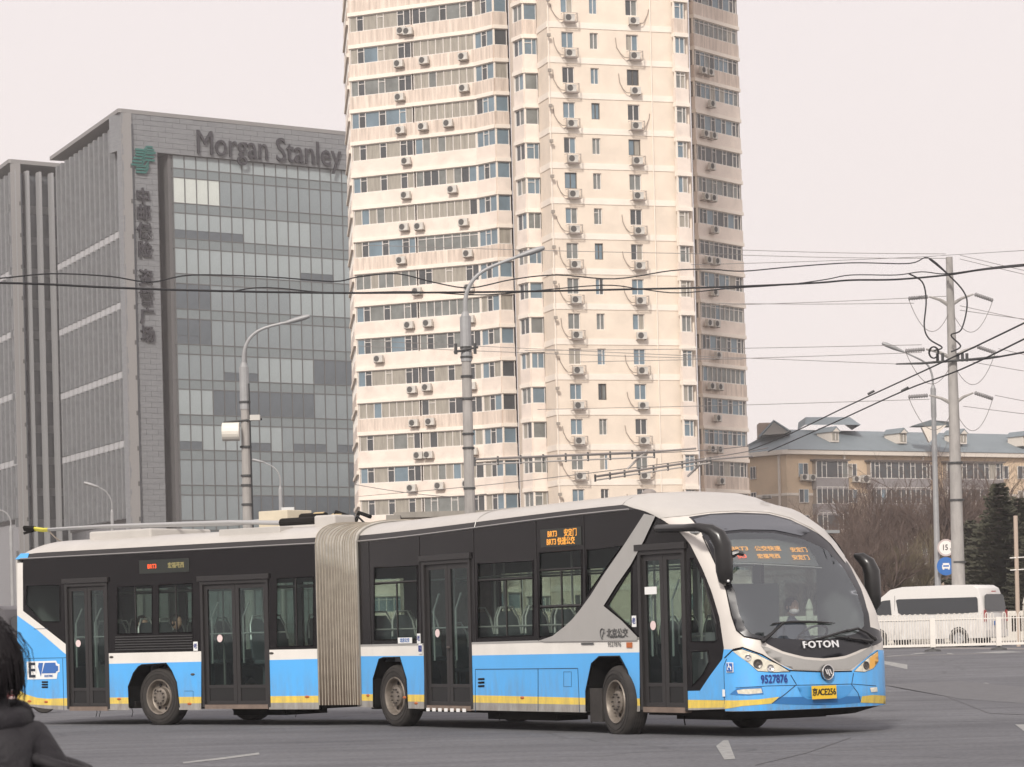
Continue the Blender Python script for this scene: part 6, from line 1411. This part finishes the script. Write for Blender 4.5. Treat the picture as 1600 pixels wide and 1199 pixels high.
def hoop_mesh():
    mb = MB(); mb.tube([(-.045, 0, .24), (-.045, 0, 1.15), (-.03, 0, 1.20), (0, 0, 1.22), (.03, 0, 1.20), (.045, 0, 1.15), (.045, 0, .24)], .016, 4, caps=False); return mb.mesh('hoop', fen_m)
hm = hoop_mesh(); fx0 = gx(1457, 87.5, 990); cnt_h = 0
for i in range(-2, 3):
    t = fence_panel(i, fx0 + i * 2.15, 87.5)
    for k in range(11):
        if cnt_h < 300: o = link('hoop', hm, t, fix=False); o.location = (.2 + k * .175, 0, 0); cnt_h += 1
# ---- vans
def van(name, label, rear_px, Y, yaw, body_m, cat='van'):
    """rear near corner at px; +x local = forward along body, y = depth away"""
    f_ = Vector((-math.cos(yaw), math.sin(yaw), 0)); n_ = Vector((math.sin(yaw), math.cos(yaw), 0))   # f forward, n away from camera
    o = Vector((gx(rear_px, Y, 960), Y, gz(Y))); t = thing(name, label, cat, o); L_, Wd, Hh = 5.3, 1.88, 2.28
    def q(a, b, z): return o + f_ * a + n_ * b + UZ * z
    prof = [(0, .32), (0.0, 1.0), (.04, 1.35), (.12, 1.75), (.24, 2.14), (.45, 2.26), (1.2, 2.29), (3.4, 2.27), (3.9, 2.18), (4.35, 1.85), (4.72, 1.42), (5.05, 1.12), (5.26, .92), (5.3, .5), (5.2, .3)]
    ins = lambda z: .10 * max(0, (z - 1.0) / 1.3) ** 1.3
    mb = MB(); n = len(prof); mb.sm = True; vs = []
    lay = [(.06, .03), (0, 0)]
    for b0, sh in ((0, 1), (Wd, -1)):
        for (dep, shr) in ((lay) if sh == 1 else lay[::-1]):
            for a, z in prof:
                vs.append(q(a + (.02 if a < .3 and dep == 0 else 0), b0 + sh * (ins(z) + (0.0 if dep else .05)), z))
    vs = []
    rows = [(.0 + .09, 1.0, .97), (0, .985, .99), (Wd, .985, .99), (Wd - .09, 1.0, .97)]
    rows = [(0, .984), (.07, 1.0), (Wd - .07, 1.0), (Wd, .984)]
    for b_, sc_ in rows:
        for a, z in prof:
            i_ = ins(z); bb = b_ + (i_ if b_ < Wd / 2 else -i_); vs.append(q(lerp(2.6, a, sc_), bb, lerp(1.1, z, sc_)))
    fs = [(r * n + i, r * n + (i + 1) % n, (r + 1) * n + (i + 1) % n, (r + 1) * n + i) for r in range(3) for i in range(n)] + [tuple(range(n - 1, -1, -1)), tuple(range(3 * n, 4 * n))]
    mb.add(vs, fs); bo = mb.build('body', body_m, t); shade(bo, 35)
    gl_ = mat('van_glass', (.02, .024, .028), .08, spec=.8)
    def pane(pts, nm, m_=gl_):
        P3 = [q(a, -.012 + ins(z), z) for a, z in pts]; mb = MB(); mb.poly(P3, -n_ * .012); return mb.build(nm, m_, t)
    pane([(.22, 1.28), (.85, 1.24), (3.35, 1.24), (3.5, 1.32), (3.6, 1.78), (3.5, 1.82), (.3, 1.82), (.25, 1.75)], 'side_window'); pane([(3.78, 1.25), (4.55, 1.25), (4.62, 1.36), (4.25, 1.74), (4.15, 1.78), (3.85, 1.8)], 'front_door_window')
    P3 = [q(.015 - .025 + .09 * max(0, (z - 1.15)), b, z) for b, z in ((.2, 1.3), (.12, 1.42), (.2, 1.86), (.35, 1.92), (Wd - .35, 1.92), (Wd - .2, 1.86), (Wd - .12, 1.42), (Wd - .2, 1.3))]; mb = MB(); mb.poly(P3, -f_ * .02); mb.build('rear_window', gl_, t)
    P3 = [q(4.42, .25, 1.84), q(5.05, .12, 1.18), q(5.05, Wd - .12, 1.18), q(4.42, Wd - .25, 1.84)]; mb = MB(); mb.poly(P3, f_ * .03 + UZ * .02); mb.build('windscreen', gl_, t)
    for a in (1.02, 4.35):
        for b, s_g in ((.0, -1), (Wd, 1)):
            c = q(a, b + (-.035 if s_g < 0 else .035), .34); mb = MB(); mb.lathe([(.0, -.2), (.33, -.2), (.34, -.03), (.31, .01), (.22, .01), (.21, -.02), (0, -.03)], c, n_ * s_g, 22); w_ = mb.build('wheel', rub, t); mb = MB(); mb.lathe([(.21, -.015), (.19, .0), (.08, -.012), (.05, .008), (0, .01)], c, n_ * s_g, 16); mb.build('hub', lampg, w_, fix=False)
            mb = MB(); mb.lathe([(.345, -.02), (.385, .0), (.39, .018), (.345, .018)], q(a, b, .36), n_ * s_g, 22) if s_g < 0 else None; mb.v and mb.build('wheel_arch', steel, t)
    for b in (.03, Wd - .17): mb = MB(); mb.obox(q(-.03, b, .92), n_ * .14, f_ * .03, UZ * .42); mb.build('tail_light', mat('tail_red', (.32, .02, .02), .3), t)
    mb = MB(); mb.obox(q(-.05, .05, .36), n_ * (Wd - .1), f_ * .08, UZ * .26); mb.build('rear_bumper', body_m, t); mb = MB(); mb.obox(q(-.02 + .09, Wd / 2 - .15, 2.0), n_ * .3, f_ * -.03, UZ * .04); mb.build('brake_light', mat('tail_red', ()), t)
    mb = MB(); mb.obox(q(-.025, Wd / 2 - .25, .78), n_ * .5, -f_ * .012, UZ * .16); mb.build('rear_plate', blus, t)
    mb = MB(); mb.tube([q(.3, -.012 + ins(1.0), 1.02), q(5.0, -.012, 1.02)], .012, 4); mb.build('side_moulding', steel, t); mb = MB(); mb.tube([q(3.66, -.008 + ins(1.9) * .9, 1.95), q(3.66, -.004, .5)], .007, 4); mb.build('door_seam', steel, t)
    mb = MB(); mb.obox(q(4.5, -.2, 1.22), -n_ * .02 + f_ * .12, n_ * .18, UZ * .22); mb.build('wing_mirror', steel, t)
    return t
vanw = mat('van_white', (.68, .66, .63), .35, spec=.5, coat=.3); dirt_shade(vanw, 1.7, .95)  # shade on the van's lower body, painted in as browner colour towards the sill
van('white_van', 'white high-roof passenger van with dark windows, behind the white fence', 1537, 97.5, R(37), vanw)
van('grey_van', 'dark grey vehicle with red tail light at the far left, mostly behind the onlooker', 14, 90, R(25), mat('van_grey', (.09, .085, .09), .4, spec=.5))
# ---- scooters by the left edge
def scooter(label, px, Y):
    x = gx(px, Y, 1090); t = thing('scooter', label, 'scooter', (x, Y, gz(Y))); g0 = gz(Y)
    for dx_ in (-.6, .6): mb = MB(); mb.lathe([(.17, -.04), (.25, -.04), (.27, 0), (.25, .04), (.17, .04), (.15, 0), (.17, -.04)], (x + dx_, Y, g0 + .27), (0, 1, 0), 18); w_ = mb.build('wheel', rub, t); mb = MB(); mb.lathe([(.15, -.01), (.05, -.03), (.0, -.03)], (x + dx_, Y, g0 + .27), (0, -1, 0), 12); mb.build('hub', lampg, w_, fix=False)
    mb = MB(); mb.tube([(x + .62, Y, g0 + .3), (x + .5, Y, g0 + .75), (x + .42, Y, g0 + 1.02)], [.03, .06, .03], 8); mb.tube([(x + .42, Y - .3, g0 + 1.02), (x + .42, Y + .3, g0 + 1.02)], .02, 6); mb.build('fork', steel, t)
    mb = MB(); mb.tube([(x + .45, Y, g0 + .5), (x + .3, Y, g0 + .3), (x - .1, Y, g0 + .3), (x - .35, Y, g0 + .5), (x - .7, Y, g0 + .6)], [.12, .1, .11, .16, .08], 10); mb.build('body', mat('scooter_red', (.14, .03, .03), .4), t)
    mb = MB(); mb.tube([(x + .05, Y, g0 + .74), (x - .2, Y, g0 + .76), (x - .65, Y, g0 + .8)], [.07, .12, .07], 10); mb.build('seat', blackp, t)
scooter('dark scooter parked behind the onlooker at the lower left, partly under the bus tail', 22, 54); scooter('second scooter further back at the left edge, barely showing', 2, 58)
# ---- bare trees
bark = mat('bare_twig', (.135, .095, .075), .9, var=.4, vscale=1.5, col2=(.075, .055, .05)); bark2 = mat('olive_twig', (.17, .14, .085), .9, var=.3, vscale=1)
def bare_tree_mesh(seed, H, spread, m_, bushy=0):
    r_ = random.Random(seed); trunk = MB(); tw = MB()
    def grow(p, d, L_, rad, lvl):
        q = p + d * L_; mid_ = p.lerp(q, .5) + Vector((r_.uniform(-1, 1), r_.uniform(-1, 1), r_.uniform(-.3, .6))) * L_ * .07
        mb = trunk if lvl < 2 else tw; mb.tube([p, mid_, q], [rad, rad * .8, rad * .62], 6 if lvl < 2 else 3, caps=False)
        if lvl >= 6 or rad < .004: return
        n = r_.choice([3, 3, 4]) if lvl else 5
        for k in range(n):
            a = r_.uniform(0, 6.283); tilt = r_.uniform(.25, .85) * spread; ax = d.orthogonal().normalized(); ax = Matrix.Rotation(a, 3, d) @ ax; nd = (Matrix.Rotation(tilt, 3, ax) @ d + Vector((0, 0, .14))).normalized()
            st = p.lerp(q, r_.uniform(.45, 1)) if k else q
            grow(st, nd, L_ * r_.uniform(.58, .82), rad * r_.uniform(.42, .62), lvl + 1)
    grow(Vector((0, 0, 0)), Vector((0, 0, 1)), H * .27, H * .02, 0)
    return trunk.mesh('trunk', m_), tw.mesh('twigs', m_)
TM = [bare_tree_mesh(s_, 9, 1.0, bark) for s_ in (1, 2, 3)] + [bare_tree_mesh(5, 8, .62, bark2)]
def put_tree(i, px, Y, H, label, grp='bare winter trees'):
    t = thing('bare_tree', label, 'tree', (gx(px, Y, 950), Y, gz(Y)), grp); k = H / 9
    for nm, me in zip(('trunk', 'crown'), TM[i]):
        o = link(nm, me, t, fix=False)
    t.scale = (k * 1.45, k * 1.45, k * 1.33); t.rotation_euler.z = px * .37
tl = [(0, 1250, 150, 7.5), (1, 1285, 138, 6.6), (2, 1315, 146, 7.6), (0, 1342, 136, 7.4), (1, 1372, 142, 8.4), (2, 1395, 133, 7.0), (0, 1418, 147, 9.2), (1, 1445, 138, 8.6), (2, 1512, 140, 9.0), (0, 1538, 150, 9.4), (3, 1432, 126, 5.6), (3, 1408, 127, 4.8), (3, 1455, 129, 5.0), (1, 1482, 134, 8.2), (2, 1222, 152, 6.2), (0, 1568, 138, 8.6), (2, 1620, 146, 8.8), (1, 1300, 128, 5.0), (0, 1352, 126, 4.8), (2, 1385, 125, 5.2), (1, 1527, 127, 5.4), (0, 1266, 132, 5.4), (2, 1337, 129, 5.6), (1, 1405, 140, 6.5)]
side = ['just above the bus windscreen', 'behind the far mirror', 'left of the lamp beside the utility pole', 'right of the utility pole']
tl.sort(key=lambda q: q[1]); ol_ = ordn[1:] + ['eighteenth', 'nineteenth', 'twentieth', 'twenty-first']; nb_, no_ = 0, 0
for j, (i, px, Y, H) in enumerate(tl):
    if i < 3: wh = (['first'] + ol_)[nb_]; nb_ += 1
    else: wh = ['left', 'middle', 'right'][no_]; no_ += 1
    put_tree(i, px, Y, H, 'bare winter tree %s, %s tree from the left in the thicket' % ('above the bus windscreen' if px < 1330 else 'behind the far mirror' if px < 1400 else 'left of the utility pole' if px < 1490 else 'right of the utility pole', wh) if i < 3 else 'upright olive-brown bush left of the sign lamp, %s one of three' % wh, 'bare winter trees' if i < 3 else 'upright olive bushes')
t = thing('bare_tree', 'thin bare tree in front of the tower foot, beside the tall middle lamp', 'tree', (gx(735, 150, 900), 150, .4))
for nm, me in zip(('trunk', 'crown'), TM[0]): link(nm, me, t, fix=False)
t.scale = (.9, .9, .98)
# ---- conifers
needle = mat('needles', (.078, .076, .05), .9, var=.5, vscale=1.2, col2=(.035, .036, .024))
def conifer_mesh(seed, H, Rb):
    r_ = random.Random(seed); nb = MB(); tk = MB(); tk.tube([(0, 0, 0), (0, 0, H * .98)], [H * .018, .02], 7)
    z = H * .06
    while z < H:
        f = 1 - z / H; R_ = Rb * (f ** .7) * r_.uniform(.6, 1.25) + .06; n = 9 if f > .4 else 6; a0 = r_.uniform(0, 6)
        for k in range(n):
            a = a0 + k * 6.283 / n + r_.uniform(-.2, .2); Lb = R_ * r_.uniform(.75, 1.1); dv = Vector((math.cos(a), math.sin(a), 0)); sv = Vector((-math.sin(a), math.cos(a), 0))
            tip = lambda q: Vector((0, 0, z)) + dv * Lb * q + UZ * (-.28 * Lb * q + .22 * Lb * q * q)
            tk.tube([tip(0), tip(.6), tip(1)], [.02, .012, .005], 3, caps=False)
            m = max(3, int(Lb * 9))
            for j in range(m):
                q = (j + .6) / m
                for s_g in (-1, 1, 0):
                    c = tip(q); ln = r_.uniform(.18, .34) * (1.15 - q * .5); d2 = (sv * s_g * .9 + dv * .6 + UZ * r_.uniform(-.45, .15)).normalized() * ln; w2 = (dv * .05 + UZ * r_.uniform(.02, .07))
                    nb.add([c - w2, c + d2 * .55 - w2 * 1.3, c + d2, c + d2 * .5 + w2 * 1.4, c + w2], [(0, 1, 2, 3, 4)])
        z += H * .026 + .05 * f
    return tk.mesh('trunk', bark), nb.mesh('crown', needle)
CM = [conifer_mesh(1, 7, 2.0), conifer_mesh(2, 7, 2.3)]
for i, px, Y, H, lab in ((0, 1565, 118, 6.9, 'tall dark conifer right of the utility pole, behind the white van'), (1, 1595, 122, 6.4, 'broad dark conifer at the right edge behind the slim pole'), (0, 1640, 124, 6.8, 'dark conifer cut by the right edge'), (1, 1520, 126, 5.6, 'wide brownish conifer just behind the utility pole'), (1, 1543, 121, 5.4, 'lower dark conifer just right of the utility pole'), (1, 1616, 116, 4.6, 'short dark conifer low at the right edge'), (0, 1262, 160, 6.0, 'narrow dark conifer beside the corner of the ochre block')):
    t = thing('conifer', lab, 'conifer', (gx(px, Y, 950), Y, gz(Y)), None)
    for nm, me in zip(('trunk', 'crown'), CM[i]): link(nm, me, t, fix=False)
    t.scale = (H / 7 * 1.35, H / 7 * 1.35, H / 7); t.rotation_euler.z = px * .1
# low scrub in front of the trees
scb = MB(); r_ = random.Random(6)
for k in range(5200):
    x = r_.uniform(8, 34); Y = r_.uniform(115, 126); h_ = r_.uniform(.5, 2.1) * (1 if r_.random() < .5 else .6); a = Vector((x, Y, .5)); scb.tube([a, a + Vector((r_.uniform(-.4, .4), r_.uniform(-.3, .3), h_))], [.012, .005], 3, caps=False)
tag(scb.build('scrub', bark, kind='stuff'), 'tangled brown leafless scrub along the foot of the trees', 'scrub')
# ---- onlooker in the lower left corner
on = thing('person', 'onlooker seen from behind at lower left, black windblown hair and dark padded jacket', 'person', (-1.46, 7.7, 0))
jk = mat('padded_jacket', (.013, .011, .014), .75, var=.3, vscale=9, bump=.8, bscale=14); Yo = 7.7; hx = gx(-24, Yo, 1030); zc_ = zat(0, 1035, Yo)
J = [((hx, Yo, .92), (.19, .15)), ((hx, Yo, 1.05), (.19, .15)), ((hx + .01, Yo, 1.14), (.17, .12)), ((hx + .0, Yo - .01, 1.22), (.10, .085)), ((hx, Yo, 1.30), (.055, .055)), ((hx, Yo, 1.38), (.05, .05)),
     ((hx + .13, Yo, 1.15), .085), ((hx + .215, Yo, 1.02), .072), ((hx + .24, Yo + .02, .80), .06), ((hx + .2, Yo + .12, .62), .045), ((hx - .13, Yo, 1.15), .085), ((hx - .215, Yo, 1.02), .072), ((hx - .24, Yo + .02, .80), .06), ((hx - .2, Yo + .12, .62), .045),
     ((hx, Yo, .78), (.17, .13)), ((hx + .09, Yo, .45), .075), ((hx + .09, Yo, .08), .05), ((hx + .09, Yo + .14, .03), .04), ((hx - .09, Yo, .45), .075), ((hx - .09, Yo, .08), .05), ((hx - .09, Yo + .14, .03), .04)]
E_ = [(14, 0), (0, 1), (1, 2), (2, 3), (3, 4), (4, 5), (2, 6), (6, 7), (7, 8), (8, 9), (2, 10), (10, 11), (11, 12), (12, 13), (14, 15), (15, 16), (16, 17), (14, 18), (18, 19), (19, 20)]
J = [(Vector(a), b) for a, b in J]; J = [J[14]] + J[:14] + J[15:]; mp_ = {14: 0}; mp_.update({i: i + 1 for i in range(14)}); mp_.update({i: i for i in range(15, 21)}); E_ = [(mp_[a], mp_[b]) for a, b in E_]
bd = figure('body', J, E_, jk, on, 2)
mb = MB(); mb.sm = True
mb.tube([(hx + .10 * math.cos(k * .5236), Yo + .085 * math.sin(k * .5236), 1.235 + .012 * math.sin(k)) for k in range(13)], .04, 8); mb.build('collar', jk, on)
for z_ in (1.10, 1.0, .9):
    mb = MB(); mb.sm = True
    for sgn in (1, -1): mb.tube([(hx + sgn * (.19 + (1.14 - z_) * .28) + .092 * math.cos(k * .5236), Yo + .09 * math.sin(k * .5236), z_ - .03 * math.cos(k * .5236) * sgn) for k in range(13)], .018, 6)
    mb.build('quilt_ring', jk, on, kind='stuff')
hc = Vector((hx - .005, Yo, zc_ + .0)); hd = head(hc, (.25, 1, -.05), .105, on, False)
hd_h = mat('onlooker_hair', (.008, .006, .007), .5, spec=.25)
mb = MB(); mb.sm = True; mb.sphere(hc + Vector((-.004, -.012, .012)), (.108, .128, .142), 20, 14); mb.build('hair_cap', hd_h, on)
rh = random.Random(3); mb = MB()
for k in range(2200):
    a = rh.uniform(0, 6.283); e = rh.uniform(.05, 1.35); d = Vector((math.cos(a) * math.sin(e), math.sin(a) * math.sin(e), math.cos(e))); 
    if d.y > .8: continue
    p0 = hc + Vector((-.004, -.012, .012)) + Vector((d.x * .107, d.y * .127, d.z * .141)); L_ = rh.uniform(.09, .19); out_ = Vector((d.x, d.y, 0)); wnd = Vector((1, 0, .0)) * rh.uniform(0, .02) * (1 if d.x > 0 else .2)
    p1 = p0 + out_ * .010 + Vector((0, 0, -.35 * L_)) + wnd * .4; p2 = p0 + out_ * .004 + Vector((0, 0, -.75 * L_)) + wnd; p3 = p0 + out_ * rh.uniform(-.035, .0) + Vector((0, 0, -L_)) + wnd * 1.6
    mb.tube([p0, p1, p2, p3], [.0022, .0028, .0022, .0005], 3, caps=False)
for k in range(9):   # windblown locks on the right
    p0 = hc + Vector((.075, -.03, .085)) + Vector((rh.uniform(-.02, .01), rh.uniform(-.04, .04), rh.uniform(-.04, .03))); mb.tube([p0, p0 + Vector((.025, 0, -.01)), p0 + Vector((.045 + rh.uniform(0, .02), 0, -.06)), p0 + Vector((.05 + rh.uniform(-.01, .03), 0, -.12 - rh.uniform(0, .04)))], [.0015, .002, .0015, .0005], 3, caps=False)
mb.build('hair', hd_h, on, kind='stuff')
# ------------------------------------------------------------------ haze
def haze(density):
    mb = MB(); mb.box(-330, 330, -70, 520, -1.2, 92); h = mb.build('haze', [], kind='stuff')
    m = bpy.data.materials.new('haze_air'); m.use_nodes = True; t = m.node_tree; t.nodes.clear()
    o = t.nodes.new('ShaderNodeOutputMaterial'); v = t.nodes.new('ShaderNodeVolumePrincipled')
    v.inputs['Color'].default_value = (.985, .96, .955, 1); v.inputs['Density'].default_value = density; v.inputs['Anisotropy'].default_value = .3
    t.links.new(v.outputs[0], o.inputs['Volume']); h.data.materials.append(m)
haze(.0004)
